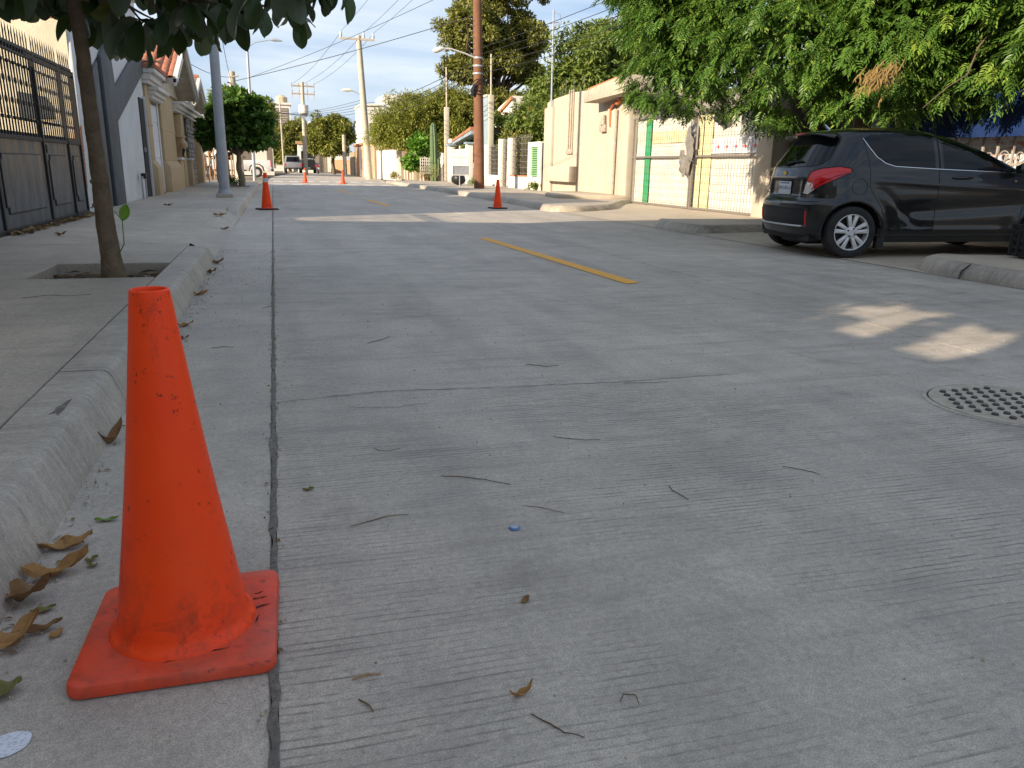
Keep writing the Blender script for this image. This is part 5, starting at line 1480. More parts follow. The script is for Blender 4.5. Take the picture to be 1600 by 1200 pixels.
for nm_, lab_, x, y, r in (('weedy_bush', 'straggly dry bush at the cactus foot', 8.3, 44.4, .75), ('weedy_bush', 'low weeds on the far right kerb left of the cactus', 6.9, 47.5, .35), ('weedy_bush', 'weeds at the foot of the white fence corner', 9.35, 28.5, .25), ('weedy_bush', 'small green weeds right of the brown pole', 8.6, 34.5, .3)):
    w_ = thing(nm_, lab_, 'bush', (x, y, .14), 'weeds along the right walk')
    cb = MB(); rnd = random.Random(int(x * 10))
    leaf_cloud(cb, ellip_clumps(rnd, (x, y, .14 + r * .5), (r, r, r * .7), 16, r * .35, -.5, .3), 50, .10, rnd, aspect=.3, droop=-.3)
    o = cb.build('foliage', M_lf_dry if r > .3 else M_lf_mid, w_); o['kind'] = 'stuff'

# ------------------------------------------------------------------ broad leaved street tree at left
M_lf_big = leafmat('broad_leaf', (0.036, 0.068, 0.024), (0.07, 0.115, 0.032), (0.15, 0.16, 0.035), trans=0.28, rough=0.36, island=False, back=(0.115, 0.15, 0.095))
M_trunkL = pmat('brown_ringed_bark', (0.20, 0.142, 0.088), (0.115, 0.080, 0.05), 9, 0.9, 1.0, 45, streak=0.35, dirt=(0.06, 0.04, 0.025))
bt = thing('broadleaf_street_tree', 'leaning street tree with big round dark leaves over the left walk', 'tree', (-1.12, 6.1, 0.07))
mb = MB()
tp = [(-1.125, 6.10, 0.05), (-1.13, 6.10, 0.11), (-1.135, 6.10, 0.22), (-1.145, 6.1, 0.5), (-1.15, 6.1, 0.85), (-1.155, 6.1, 1.2), (-1.16, 6.1, 1.6), (-1.175, 6.1, 1.95), (-1.21, 6.12, 2.5), (-1.2, 6.15, 3.2)]
rr_ = [0.098, 0.080, 0.070, 0.060, 0.053, 0.048, 0.044, 0.040, 0.034, 0.026]
path = []; rad = []
for i in range(len(tp) - 1):
    for j in range(14):
        u = j / 14
        p = Vector(tp[i]).lerp(Vector(tp[i + 1]), u)
        path.append(p + Vector((.008 * noise.noise(Vector((0, 0, p.z * 6))), 0, 0)))
        rad.append(lerp(rr_[i], rr_[i + 1], u) * (1 + .07 * noise.noise(Vector((3, 1, p.z * 9))) + .05 * max(0, noise.noise(Vector((8, 2, p.z * 31))))))
mb.tube(path, rad, 28)
mb.v = [tuple(Vector(v) + Vector((v[0] + 1.15, v[1] - 6.1, 0)).normalized() * (.006 * noise.noise(Vector(v) * Vector((24, 24, 9)).x * .0 + Vector((v[0] * 26, v[1] * 26, v[2] * 9))) + .003 * noise.noise(Vector((v[0] * 70, v[1] * 70, v[2] * 34))))) for v in mb.v]
mb.build('trunk', M_trunkL, bt, smooth=True)
kn = MB().lathe([(0.002, .012), (0.012, .010), (0.017, 0.0), (0.02, -.012)], 10).mesh('bark_knot', M_trunkL, smooth=True)
for (dx, dy, z, ax) in ((-.075, -.03, .62, -1.2), (-.072, -.035, .78, -1.3), (.02, -.078, 1.12, 0), (-.03, -.07, 1.0, -.4), (-.01, -.088, .30, 0), (.03, -.06, 1.35, .3)):
    o = link('bark_knot', kn, bt); i_ = min(range(len(path)), key=lambda q: abs(path[q].z - z)); c_ = path[i_]
    d_ = Vector((dx, dy, 0)).normalized() * rad[i_] * .98
    o.location = Vector((c_.x + d_.x, c_.y + d_.y, z)) - bt.location
    o.rotation_euler = Vector((dx, dy, 0)).to_track_quat('Z', 'Y').to_euler()
def broad_leaf_mesh(L, Wd, fold, curl, seed, nu=11, nv=4):
    rnd = random.Random(seed); ph = rnd.uniform(0, 6)
    def fn(u, v):
        u = sin(pi / 2 * u) if u < 1 else 1.0
        s = (v - .5) * 2
        w = Wd * .5 * (max(0.0, u) ** .62 * max(0.0, 1 - u ** 5.5) ** .5) * 1.12 + .0015
        return (u * L, s * w, fold * abs(s) * w - curl * u * u * L + .010 * sin(9 * u + ph + 2 * s) * abs(s))
    return MB().grid(fn, nu, nv).mesh('leaf', M_lf_big, smooth=True)
BL = [broad_leaf_mesh(.20, .135, .16, .22, 1), broad_leaf_mesh(.24, .15, .25, .35, 2), broad_leaf_mesh(.17, .12, .1, .12, 3), broad_leaf_mesh(.22, .12, .4, .45, 4), broad_leaf_mesh(.26, .15, .55, .6, 5)]
rnd = random.Random(19)
br = MB()
tips = []
def twig_to(p1, seed, z0=None):
    p1 = Vector(p1)
    z0 = z0 or rnd.uniform(1.95, 2.5)
    p0 = Vector((-1.2, 6.1, z0))
    pts = limb(br, p0, p1, .026, .006, seed, 9, .12)
    return pts
# twig ends: (x, y, z) of the leaf rosettes low in the crown
TIPS = []
for k in range(150):
    a = rnd.uniform(0, 2 * pi); q = sqrt(rnd.random())
    x = -1.05 + 1.75 * q * cos(a); y = 6.15 + 1.5 * q * sin(a)
    edge = q
    z = 1.86 + 0.22 * (1 - q) + abs(rnd.gauss(0, .16)) + max(0, x + .2) * .20 + max(0, -1.25 - x) * .45
    if x > 0.42: continue
    TIPS.append((x, y, z))
TIPS += [(0.22, 5.9, 2.02), (0.36, 6.0, 2.10), (0.46, 6.1, 2.20), (0.10, 5.8, 1.93), (-0.05, 5.7, 1.88), (-.25, 5.9, 1.82), (-.45, 5.8, 1.80), (-.62, 5.9, 1.74), (-.78, 6.0, 1.72), (-.95, 6.0, 1.80), (-.86, 6.3, 1.70), (-1.5, 6.0, 1.98), (-1.68, 6.1, 2.0), (-1.4, 5.7, 2.0)]
TIPS = [(x + (.10 if x > 0 else 0), y, z + (.10 if x > -1.0 else .04)) for x, y, z in TIPS]
allv = []
for k, tpnt in enumerate(TIPS):
    if k % 2 == 0 or k > 140: twig_to(tpnt, k + 50)
    nl = rnd.randint(3, 5)
    a0 = rnd.uniform(0, 6.28)
    for j in range(nl):
        a = a0 + j * 2 * pi / nl + rnd.uniform(-.4, .4)
        allv.append((tpnt, a, rnd.uniform(0.25, 1.15), rnd.choice(range(5)), rnd.uniform(.85, 1.2), rnd.uniform(-.5, .5)))
br.build('branches', M_trunkL, bt, smooth=True)
def leafM(tp_, a, dn, sc_, ro):
    return T3(*tp_) @ Matrix.Rotation(a, 4, 'Z') @ Matrix.Rotation(dn, 4, 'Y') @ Matrix.Rotation(ro, 4, 'X') @ Matrix.Scale(sc_, 4)
allv.sort(key=lambda q: q[0][2] + .15 * (q[0][1] - 5))
n_obj = 300
for (tp_, a, dn, mi, sc_, ro) in allv[:n_obj]:
    o = link('leaf', BL[mi], bt)
    o.matrix_local = T3(*(-bt.location)) @ leafM(tp_, a, dn, sc_, ro)
rest = MB()
for (tp_, a, dn, mi, sc_, ro) in allv[n_obj:]:
    me = BL[mi]
    rest.add([v.co for v in me.vertices], [tuple(p.vertices) for p in me.polygons], leafM(tp_, a, dn, sc_, ro))
# upper crown above the picture: same leaves, fewer
for k in range(420):
    a = rnd.uniform(0, 2 * pi); q = sqrt(rnd.random())
    pz = rnd.uniform(2.35, 3.9)
    rr2 = 1.55 * sqrt(max(.05, 1 - ((pz - 2.4) / 1.7) ** 2))
    me = BL[rnd.randrange(5)]
    rest.add([v.co for v in me.vertices], [tuple(p.vertices) for p in me.polygons], leafM((-1.15 + rr2 * q * cos(a), 6.15 + rr2 * q * sin(a), pz), rnd.uniform(0, 6.3), rnd.uniform(.1, 1.0), 1.1, rnd.uniform(-.4, .4)))
M_lf_big2 = leafmat('broad_leaf_mass', (0.036, 0.068, 0.024), (0.07, 0.115, 0.032), (0.15, 0.16, 0.035), trans=0.28, rough=0.36, back=(0.115, 0.15, 0.095))
o = rest.build('upper_leaves', M_lf_big2, bt, smooth=True); o['kind'] = 'stuff'
# sprout low on the trunk
so = MB().tube([(-1.085, 6.06, .27), (-1.03, 6.03, .36), (-1.02, 6.0, .52), (-1.055, 6.0, .58), (-1.10, 6.02, .60)], [.0045, .004, .0035, .003, .002], 6).build('sprout', M_lf_bright, bt, smooth=True)
o = link('sprout_leaf', MB().grid(lambda u, v: (u * .12, (v - .5) * .075 * (sin(pi * u) ** .7 if 0 < u < 1 else 0) + 0, .02 * abs(v - .5)), 8, 4).mesh('leaf', M_lf_bright, smooth=True), bt)
o.matrix_local = T3(*(-bt.location)) @ T3(-1.015, 6.0, .52) @ Matrix.Rotation(radians(-72), 4, 'Y') @ Matrix.Rotation(1.3, 4, 'X')

# ------------------------------------------------------------------ neem tree over the parked car
M_neem = leafmat('neem_leaflet', (0.068, 0.150, 0.026), (0.145, 0.260, 0.040), (0.31, 0.41, 0.065), trans=0.32, rough=0.40, island=False)
M_neem2 = leafmat('neem_leaflet_mass', (0.060, 0.135, 0.024), (0.125, 0.235, 0.038), (0.28, 0.37, 0.06), trans=0.32, rough=0.40)
M_neemdry = leafmat('dry_neem', (0.30, 0.20, 0.075), (0.40, 0.28, 0.11), trans=0.2, island=False)
def frond(L, n, seed, mat=M_neem, leafl=.085, droop=.5):
    rnd_ = random.Random(seed)
    mb = MB()
    def rp(u): return Vector((u * L * (1 - .12 * u), .03 * sin(2 * u + seed) * L, -droop * L * u * u * .5))
    P_ = [rp(i / 6) for i in range(7)]
    vs = []
    for p in P_: vs += [p + Vector((0, .0016, 0)), p - Vector((0, .0016, 0))]
    mb.add(vs, [(2 * i, 2 * i + 2, 2 * i + 3, 2 * i + 1) for i in range(6)])
    for i in range(n):
        u = .22 + .78 * i / (n - 1)
        b = rp(u)
        for s in ((-1, 1) if i < n - 1 else (0,)):
            ll = leafl * (1 - .35 * abs(u - .5)) * rnd_.uniform(.85, 1.15)
            an = radians(68 - 26 * u) * s + rnd_.uniform(-.12, .12)
            d = Vector((cos(an), sin(an), -.14 + rnd_.uniform(-.2, .15))).normalized()
            sd = d.cross(Vector((0, 0, 1))).normalized(); up = sd.cross(d)
            w = ll * .16
            m1 = b + d * ll * .35; m2 = b + d * ll * .68 + Vector((0.012 * ll, 0, -.05 * ll)); tip = b + d * ll + Vector((.10 * ll, 0, -.14 * ll))
            mb.add([b, m1 + sd * w + up * w * .5, m2 + sd * w * .75 + up * w * .4, tip, m2 - sd * w * .75 + up * w * .4, m1 - sd * w + up * w * .5, m1, m2],
                   [(0, 1, 6), (1, 2, 7, 6), (2, 3, 7), (3, 4, 7), (4, 5, 6, 7), (5, 0, 6)])
    return mb
FR = [frond(.34, 8, 1), frond(.30, 7, 2, droop=.8), frond(.38, 9, 3, droop=.35), frond(.26, 7, 4, droop=1.0)]
FRM = [f.mesh('frond', M_neem) for f in FR]
nt = thing('neem_tree', 'large drooping neem tree with feathery leaves overhanging the parked car', 'tree', (9.15, 11.0, 0.05))
mb = MB()
limb(mb, (9.15, 11.0, .0), (9.0, 10.8, 2.3), .17, .13, 3, 8, .06)
LOBES = [((6.75, 12.3, 3.05), (1.25, 1.2, 1.30)), ((7.7, 11.0, 3.15), (1.5, 1.5, 1.40)), ((8.8, 9.8, 3.2), (1.5, 1.5, 1.42)), ((9.3, 8.4, 3.3), (1.5, 1.4, 1.45)),
         ((7.4, 12.2, 4.6), (2.0, 2.0, 1.6)), ((9.2, 10.2, 4.9), (2.3, 2.2, 1.7)), ((10.3, 8.0, 4.8), (1.9, 1.9, 1.6)), ((10.9, 9.8, 3.4), (1.3, 1.6, 1.3)), ((6.5, 12.6, 3.9), (1.1, 1.1, 1.1)), ((8.6, 8.6, 4.3), (1.5, 1.3, 1.2)), ((9.5, 7.3, 2.95), (1.2, 1.0, 1.15)), ((10.6, 7.6, 3.0), (1.3, 1.2, 1.2)), ((8.2, 9.6, 2.75), (1.0, .9, 1.0))]
rnd = random.Random(23)
for k, (c, r) in enumerate(LOBES):
    pts = limb(mb, (9.0, 10.8, 2.25), c, .055, .02, 60 + k, 8, .15)
    for j in range(6):
        d = Vector((rnd.gauss(0, .6), rnd.gauss(0, .6), rnd.gauss(-.1, .5)))
        limb(mb, c, (c[0] + d.x * r[0], c[1] + d.y * r[1], c[2] + d.z * r[2]), .018, .004, 90 + k * 9 + j, 6, .2)
mb.build('trunk', M_bark, nt, smooth=True)
def inside(p, skip):
    for i, (c, r) in enumerate(LOBES):
        if i != skip and ((p.x - c[0]) / r[0]) ** 2 + ((p.y - c[1]) / r[1]) ** 2 + ((p.z - c[2]) / r[2]) ** 2 < .62:
            return True
    return False
FRS = []
for li, (c, r) in enumerate(LOBES):
    nn = int(190 * (r[0] * r[1] + r[0] * r[2]) / 3.6)
    for _ in range(nn):
        d = Vector((rnd.gauss(0, 1), rnd.gauss(0, 1), rnd.gauss(0, 1))).normalized()
        k = (1 + .20 * noise.noise(d * 2.6 + Vector(c))) * rnd.uniform(.82, 1.0)
        p = Vector((c[0] + d.x * r[0] * k, c[1] + d.y * r[1] * k, c[2] + d.z * r[2] * k))
        if inside(p, li) or p.z < 1.62: continue
        out = Vector((d.x, d.y, 0))
        base_a = math.atan2(out.y, out.x) if out.length > .05 else rnd.uniform(0, 6.3)
        for j in range(rnd.randint(6, 9)):
            a = base_a + rnd.gauss(0, .95)
            dn = rnd.uniform(.0, .85)
            FRS.append((p + Vector((rnd.gauss(0, .06), rnd.gauss(0, .06), rnd.gauss(0, .05))), a, dn, rnd.randrange(4), rnd.uniform(.8, 1.2), rnd.uniform(-.5, .5)))
cp0 = Vector((0, 0, .92))
def frM(p, a, dn, sc_, ro): return T3(*p) @ Matrix.Rotation(a, 4, 'Z') @ Matrix.Rotation(dn, 4, 'Y') @ Matrix.Rotation(ro, 4, 'X') @ Matrix.Scale(sc_, 4)
def seen(p):
    d = p - cp0
    z = .27934 * d.x + .922 * d.y - .26812 * d.z
    x = 800 + 1210 * (.95835 * d.x - .28498 * d.y + .01849 * d.z) / z; y = 600 + 1210 * (-.05936 * d.x - .26212 * d.y - .96321 * d.z) / z
    return 950 < x < 1640 and -60 < y < 240
FRS.sort(key=lambda q: (q[0] - cp0).length + (0 if seen(q[0]) else 100))
for (p, a, dn, mi, sc_, ro) in FRS[:300]:
    o = link('frond', FRM[mi], nt)
    o.matrix_local = T3(*(-nt.location)) @ frM(p, a, dn, sc_, ro)
rest = MB()
for (p, a, dn, mi, sc_, ro) in FRS[300:]:
    rest.add(FR[mi].v, FR[mi].f, frM(p, a, dn, sc_, ro))
# inner leaves that close the crown
leaf_cloud(rest, [(c, (r[0] * .72, r[1] * .72, r[2] * .72)) for c, r in LOBES], 4600, .18, rnd, .5, .32)
o = rest.build('inner_fronds', M_neem2, nt); o['kind'] = 'stuff'
# bunch of dried stalks
db = MB()
for k in range(60):
    x, y = 7.32 + rnd.gauss(0, .13), 8.60 + rnd.gauss(0, .10)
    z = 2.16 + .30 * (x - 7.32) + rnd.gauss(0, .06)
    L = rnd.uniform(.10, .26); sx_ = rnd.gauss(-.04, .03)
    pts = [(x, y, z)]
    for q in range(1, 5):
        pts.append((x + sx_ * q / 2 + rnd.gauss(0, .012), y + rnd.gauss(0, .012), z - L * q / 4))
    db.tube(pts, [.003, .007, .011, .009, .002], 4)
    for q in range(3):
        p = pts[q + 1]
        db.tube([p, (p[0] + rnd.gauss(0, .03), p[1] + rnd.gauss(0, .02), p[2] - .05)], [.006, .002], 4)
o = db.build('dry_bunch', M_neemdry, nt); o['kind'] = 'stuff'

vn = thing('sun_patch_vine', 'unseen vine leaves added in the wall opening to break up the sun patches', 'vine', (-2.7, 0.6, 2.3))  # unseen, added to split the sun coming through the wall opening
mb = MB()
for k in range(4):
    limb(mb, (-2.72, -.3 + k * .5, 0.2), (-2.73, -.2 + k * .45, 2.95), .014, .006, 300 + k, 10, .1)
mb.build('stems', M_bark, vn)
cb = MB(); rnd = random.Random(77)
leaf_cloud(cb, [((-2.75, .74, 2.45), .11), ((-2.75, .76, 2.62), .12), ((-2.75, .72, 2.80), .13), ((-2.75, 1.50, 2.80), .16), ((-2.75, .15, 2.85), .15), ((-2.75, .40, 2.86), .12), ((-2.75, 1.05, 2.90), .10), ((-2.75, 1.3, 2.40), .10), ((-2.75, 1.56, 2.45), .12), ((-2.75, .14, 2.40), .10)], 130, .09, rnd, aspect=.7)
o = cb.build('leaves', M_lf_mid, vn); o['kind'] = 'stuff'
# ------------------------------------------------------------------ black hatchback
t = NT('black_car_paint')
fl_ = t.noise(900, 2, 0.5, vec=t.obj())
dust = t.ramp(t.noise(3.5, 5, 0.6, vec=t.obj()), 0.4, 0.75)
M_paint = t.set(color=t.mix(t.math('MULTIPLY', dust, 0.25), t.mix(fl_, (0.0045, 0.005, 0.0052), (0.009, 0.010, 0.0105)), (0.018, 0.017, 0.015)), rough=0.35, spec=0.15, metal=0.0, coat=0.9, coat_rough=0.02)
M_cglass = NT('tinted_car_glass').set(color=(0.004, 0.0045, 0.005), rough=0.03, spec=0.3)
M_plast = pmat('black_car_plastic', (0.018, 0.018, 0.019), None, 20, 0.55, 0.1, 150, local=True)
M_tyre = pmat('tyre_rubber', (0.020, 0.020, 0.021), (0.035, 0.033, 0.031), 8, 0.85, 0.3, 120, local=True)
M_alloy = pmat('alloy_wheel', (0.66, 0.65, 0.63), (0.60, 0.59, 0.57), 6, 0.32, 0.03, 90, metal=0.35, spec=.5, local=True)
M_drum = pmat('brake_dark', (0.03, 0.028, 0.026), None, 20, 0.7, 0.1, 90, local=True)
M_chrome = NT('chrome').set(color=(0.62, 0.62, 0.62), rough=0.16, metal=1.0)
M_lampred = NT('tail_lamp_red').set(color=(0.55, 0.008, 0.012), rough=0.12, spec=0.45, coat=0.3)
M_lampclear = NT('tail_lamp_clear').set(color=(0.62, 0.55, 0.50), rough=0.1, spec=0.6, coat=1.0)
M_gold = NT('gold_badge').set(color=(0.72, 0.50, 0.16), rough=0.25, metal=0.8)
M_plate = pmat('white_number_plate', (0.62, 0.64, 0.66), (0.56, 0.58, 0.60), 20, 0.4, 0.05, 90, local=True)
M_pblue = NT('plate_print').set(color=(0.10, 0.13, 0.19), rough=0.5)

HD = Vector((0.9872, -0.1593, 0))
car = thing('black_hatchback', 'black hatchback parked nose in across the right walk, rear towards the street', 'car', (6.33, 8.17, 0.012), rel=True, rz=math.atan2(HD.y, HD.x))
car.rotation_euler = (0, -0.012, math.atan2(HD.y, HD.x))
S_ = 0.975
car.scale = (1.01, S_, S_)
ZK = [.17, .24, .32, .42, .52, .60, .63, .66, .72, .80, .90, .98, 1.02, 1.10, 1.20, 1.30, 1.36, 1.40, 1.43, 1.455, 1.47, 1.48]
XR = [-.40, -.47, -.515, -.535, -.54, -.535, -.515, -.485, -.475, -.475, -.470, -.452, -.440, -.390, -.325, -.260, -.222, -.190, -.13, .02, .25, .45]
XF = [2.95, 3.05, 3.08, 3.09, 3.08, 3.06, 3.05, 3.03, 2.97, 2.85, 2.62, 2.30, 2.20, 2.02, 1.80, 1.52, 1.32, 1.16, 1.02, .88, .75, .55]
HWK = [.735, .765, .780, .787, .792, .795, .796, .797, .797, .794, .782, .768, .760, .738, .702, .660, .630, .600, .555, .47, .34, .12]
RRK = [.50, .50, .50, .50, .50, .50, .50, .50, .50, .50, .52, .55, .57, .58, .56, .52, .48, .44, .40, .34, .2, .04]
RFK = [.9, .9, .9, .9, .9, .9, .9, .9, .9, .85, .8, .7, .6, .55, .5, .5, .45, .42, .4, .36, .22, .05]
def sec(z, N_R=46, N_S=150, N_F=26):
    xr, xf, hw, rr, rf = (interp(ZK, q, z) for q in (XR, XF, HWK, RRK, RFK))
    n_ = 2.9
    pts = []
    for i in range(N_R):
        a = (pi / 2) * i / N_R
        cx = cos(a) ** (2 / n_); sy = sin(a) ** (2 / n_) if a > 0 else 0
        pts.append((xr + rr * (1 - cx), hw * sy * .985))
    for i in range(N_S):
        u = i / N_S
        x = lerp(xr + rr, xf - rf, u)
        pts.append((x, hw * (.985 + .015 * sin(pi * u) ** .7)))
    for i in range(N_F + 1):
        a = (pi / 2) * (1 - i / N_F)
        cx = cos(a) ** (2 / 2.4) if a < pi / 2 else 0; sy = sin(a) ** (2 / 2.4) if a > 0 else 0
        pts.append((xf - rf * (1 - cx), hw * .985 * sy))
    return pts
ZS = []
z = .17
while z < 1.38:
    ZS.append(z); z += .0105
while z < 1.479:
    ZS.append(z); z += .0065
ZS.append(1.4798)
rows = [sec(z) for z in ZS]
NP = len(rows[0])
def smooth01(a, b, x):
    u = min(1, max(0, (x - a) / (b - a))); return u * u * (3 - 2 * u)
WB = 2.385
def shape(x, y, z, sgn):
    """crease lines, arch flares and hatch relief pushed out along y or x"""
    dy = 0.0; dx = 0.0
    if y > .5:
        # shoulder crease rising to the rear, lower door scoop
        zc = 0.985 - 0.055 * x
        dy += .012 * math.exp(-((z - zc + .10) / .035) ** 2) * smooth01(-.1, .6, x) * (1 - smooth01(2.2, 2.5, x))
        zl = 0.46 + 0.06 * (x - 1.2)
        dy -= .020 * math.exp(-((z - zl - .10) / .085) ** 2) * smooth01(.40, .8, x) * (1 - smooth01(1.9, 2.2, x))
        dy += .010 * math.exp(-((z - .30) / .05) ** 2) * smooth01(.3, .6, x) * (1 - smooth01(1.8, 2.1, x))
        for wx in (0, WB):
            d = math.hypot(x - wx, z - .29)
            dy += .018 * math.exp(-((d - .36) / .055) ** 2) * (1 if z > .2 else .5)
        # haunch scallop behind the rear door
        zq = .80 - .42 * smooth01(.25, .85, x) + .02
        if .15 < x < 1.0:
            dy -= .006 * math.exp(-((z - zq + .05) / .05) ** 2) * smooth01(.15, .35, x) * (1 - smooth01(.75, 1.0, x))
    if x < -.30 and y < .62:
        # number plate recess
        m = smooth01(.40, .34, y) * smooth01(.66, .69, z) * smooth01(.885, .855, z)
        dx += .030 * m
        # lower bumper insert
        m = smooth01(.60, .55, y) * smooth01(.33, .36, z) * smooth01(.56, .53, z)
        dx += .014 * m
    return dx, dy
GL_R = [(.10, 1.335), (.15, 1.25), (.24, 1.13), (.34, 1.06), (.45, 1.03), (.93, 1.005), (.925, 1.385), (.5, 1.395), (.2, 1.375)]
GL_F = [(1.03, 1.0), (2.02, .965), (1.98, 1.02), (1.66, 1.215), (1.45, 1.315), (1.25, 1.365), (1.02, 1.385)]
GL_W = [(2.12, .99), (1.94, 1.10), (1.74, 1.215), (1.50, 1.33), (1.33, 1.385)]
DOOR_R = [(.30, .60), (.16, .80), (.16, 1.0), (.10, 1.34), (.2, 1.40), (.975, 1.41), (.985, .25), (.47, .25), (.40, .45)]
DOOR_F = [(.99, .25), (.98, 1.41), (1.3, 1.40), (1.7, 1.24), (2.08, .98), (2.06, .60), (2.0, .25)]
LAMP = [(.44, .715), (.52, .705), (.66, .80), (.82, .885), (.965, .965), (.93, 1.005), (.80, 1.025), (.62, 1.005), (.50, .965), (.475, .86)]
LCLR = [(.44, .715), (.52, .705), (.60, .76), (.57, .84), (.475, .85)]
RWIN = [(-1, 1.015), (.50, 1.03), (.59, 1.06), (.62, 1.12), (.545, 1.35), (.50, 1.375), (-1, 1.39)]
RECESS = [(-1, .665), (.355, .665), (.41, .72), (.40, .88), (.36, .905), (-1, .905)]
INSERT = [(-1, .35), (.50, .35), (.56, .40), (.58, .53), (.54, .545), (-1, .545)]
FRONTGLASS_X = 1.2
parts = {}
cum = []
for r_ in rows:
    s = [0.0]
    for i in range(1, NP):
        s.append(s[-1] + math.hypot(r_[i][0] - r_[i - 1][0], r_[i][1] - r_[i - 1][1]))
    cum.append(s)
for sgn in (-1, 1):
    V = []
    for j, z in enumerate(ZS):
        for i in range(NP):
            x, y = rows[j][i]
            dx, dy = shape(x, y, z, sgn)
            V.append((x + dx, sgn * (y + dy), z))
    for j in range(len(ZS) - 1):
        for i in range(NP - 1):
            a = j * NP + i
            q = (a, a + 1, a + NP + 1, a + NP)
            x = (V[q[0]][0] + V[q[2]][0]) / 2; y = abs(V[q[0]][1] + V[q[2]][1]) / 2; z = (ZS[j] + ZS[j + 1]) / 2
            s = (cum[j][i] + cum[j + 1][i + 1]) / 2
            side = y > .40 and x > .0
            if y > .55 and (math.hypot(x, z - .29) < .345 or math.hypot(x - WB, z - .29) < .345):
                continue
            key = 'body'
            if x > -.05 and y > .45 and inpoly(x, z, GL_R): key = ('window', 'rear')
            elif x > .8 and y > .42 and inpoly(x, z, GL_F): key = ('window', 'front')
            elif z > .985 and x > interp([1.0, 1.2, 1.38, 1.43], [2.13, 1.68, 1.12, .98], z) and z < 1.43: key = 'windscreen'
            elif x < .35 and inpoly(s, z, LCLR): key = ('lampclear', sgn)
            elif x < .35 and inpoly(s, z, LAMP): key = ('lamp', sgn)
            elif x < .1 and inpoly(s, z, RWIN): key = 'rear_window'
            elif x < .1 and inpoly(s, z, RECESS): key = 'recess'
            elif x < .1 and inpoly(s, z, INSERT): key = 'insert'
            elif z < .24 and x < -.1: key = 'insert'
            elif x > .05 and y > .42 and inpoly(x, z, DOOR_R): key = ('door', 'rear')
            elif x > .9 and y > .42 and inpoly(x, z, DOOR_F): key = ('door', 'front')
            elif x < .2 and z < .625: key = 'bumper'
            if isinstance(key, tuple) and key[0] in ('window', 'door'): key = key + (sgn,)
            mb, mp_ = parts.setdefault(key, (MB(), {}))
            f = []
            for vi in q:
                kk = (sgn, vi)
                if kk not in mp_:
                    mp_[kk] = len(mb.v); mb.v.append(V[vi])
                f.append(mp_[kk])
            mb.f.append(tuple(f) if sgn > 0 else tuple(f[::-1]))
names = {'body': ('body_shell', M_paint), 'windscreen': ('windscreen', M_cglass), 'rear_window': ('rear_window', M_cglass), 'recess': ('plate_recess', M_paint), 'insert': ('bumper_insert', M_plast), 'bumper': ('bumper', M_paint)}
OBJ = {}
for key, (mb, _) in parts.items():
    if isinstance(key, str):
        nm_, mt = names[key]
    else:
        nm_, mt = {'window': ('window', M_cglass), 'door': ('door', M_paint), 'lamp': ('tail_lamp', M_lampred), 'lampclear': ('reversing_lens', M_lampclear)}[key[0]]
    # weld the mirrored halves along the centre line
    me = mb.mesh(nm_, mt)
    bm = bmesh.new(); bm.from_mesh(me); bmesh.ops.remove_doubles(bm, verts=bm.verts, dist=2e-4)
    bm.to_mesh(me); bm.free()
    me.shade_smooth(); me.set_sharp_from_angle(angle=radians(50))
    OBJ[key] = link(nm_, me, car)
# doors own their windows
for key, o in OBJ.items():
    if isinstance(key, tuple) and key[0] == 'window': o.parent = OBJ[('door', key[1], key[2])]
    if isinstance(key, tuple) and key[0] == 'lampclear': o.parent = OBJ[('lamp', key[1])]
def side_y(x, z):
    r_ = sec(z)
    best = min((p for p in r_ if p[1] > .3), key=lambda p: abs(p[0] - x))
    return best[1] + shape(x, best[1], z, 1)[1]
def rear_x(y, z):
    r_ = sec(z)
    best = min((p for p in r_ if p[0] < .4), key=lambda p: abs(p[1] - abs(y)))
    return best[0] + shape(best[0], abs(y), z, 1)[0]
def surf_s(s_, z, side=-1, off=.002):
    P_ = sec(z); acc = 0.0
    for i in range(1, len(P_)):
        dx, dy = P_[i][0] - P_[i - 1][0], P_[i][1] - P_[i - 1][1]
        d = math.hypot(dx, dy)
        if acc + d >= s_:
            u = (s_ - acc) / d
            x, y = P_[i - 1][0] + dx * u, P_[i - 1][1] + dy * u
            sx, sy = shape(x, y, z, 1)
            return (x + sx - dy / d * off, side * (y + sy + dx / d * off), z)
        acc += d
def s_line(poly, r, mat, par, nm_, side, close=True, off=.001):
    pts = []
    Q = poly + poly[:1] if close else poly
    for (a0, b0), (a1, b1) in zip(Q, Q[1:]):
        k = max(2, int(math.hypot(a1 - a0, b1 - b0) / .02))
        pts += [surf_s(lerp(a0, a1, q / k), lerp(b0, b1, q / k), side, off) for q in range(k)]
    if not close: pts.append(surf_s(*poly[-1], side, off))
    return MB().tube(pts, r, 5, cap=not close).build(nm_, mat, par, smooth=True)
M_lampdark = NT('tail_lamp_dark_red').set(color=(0.16, 0.003, 0.005), rough=0.15, spec=0.5)
M_lamphot = NT('tail_lamp_reflector').set(color=(0.80, 0.06, 0.05), rough=0.2, spec=0.5)
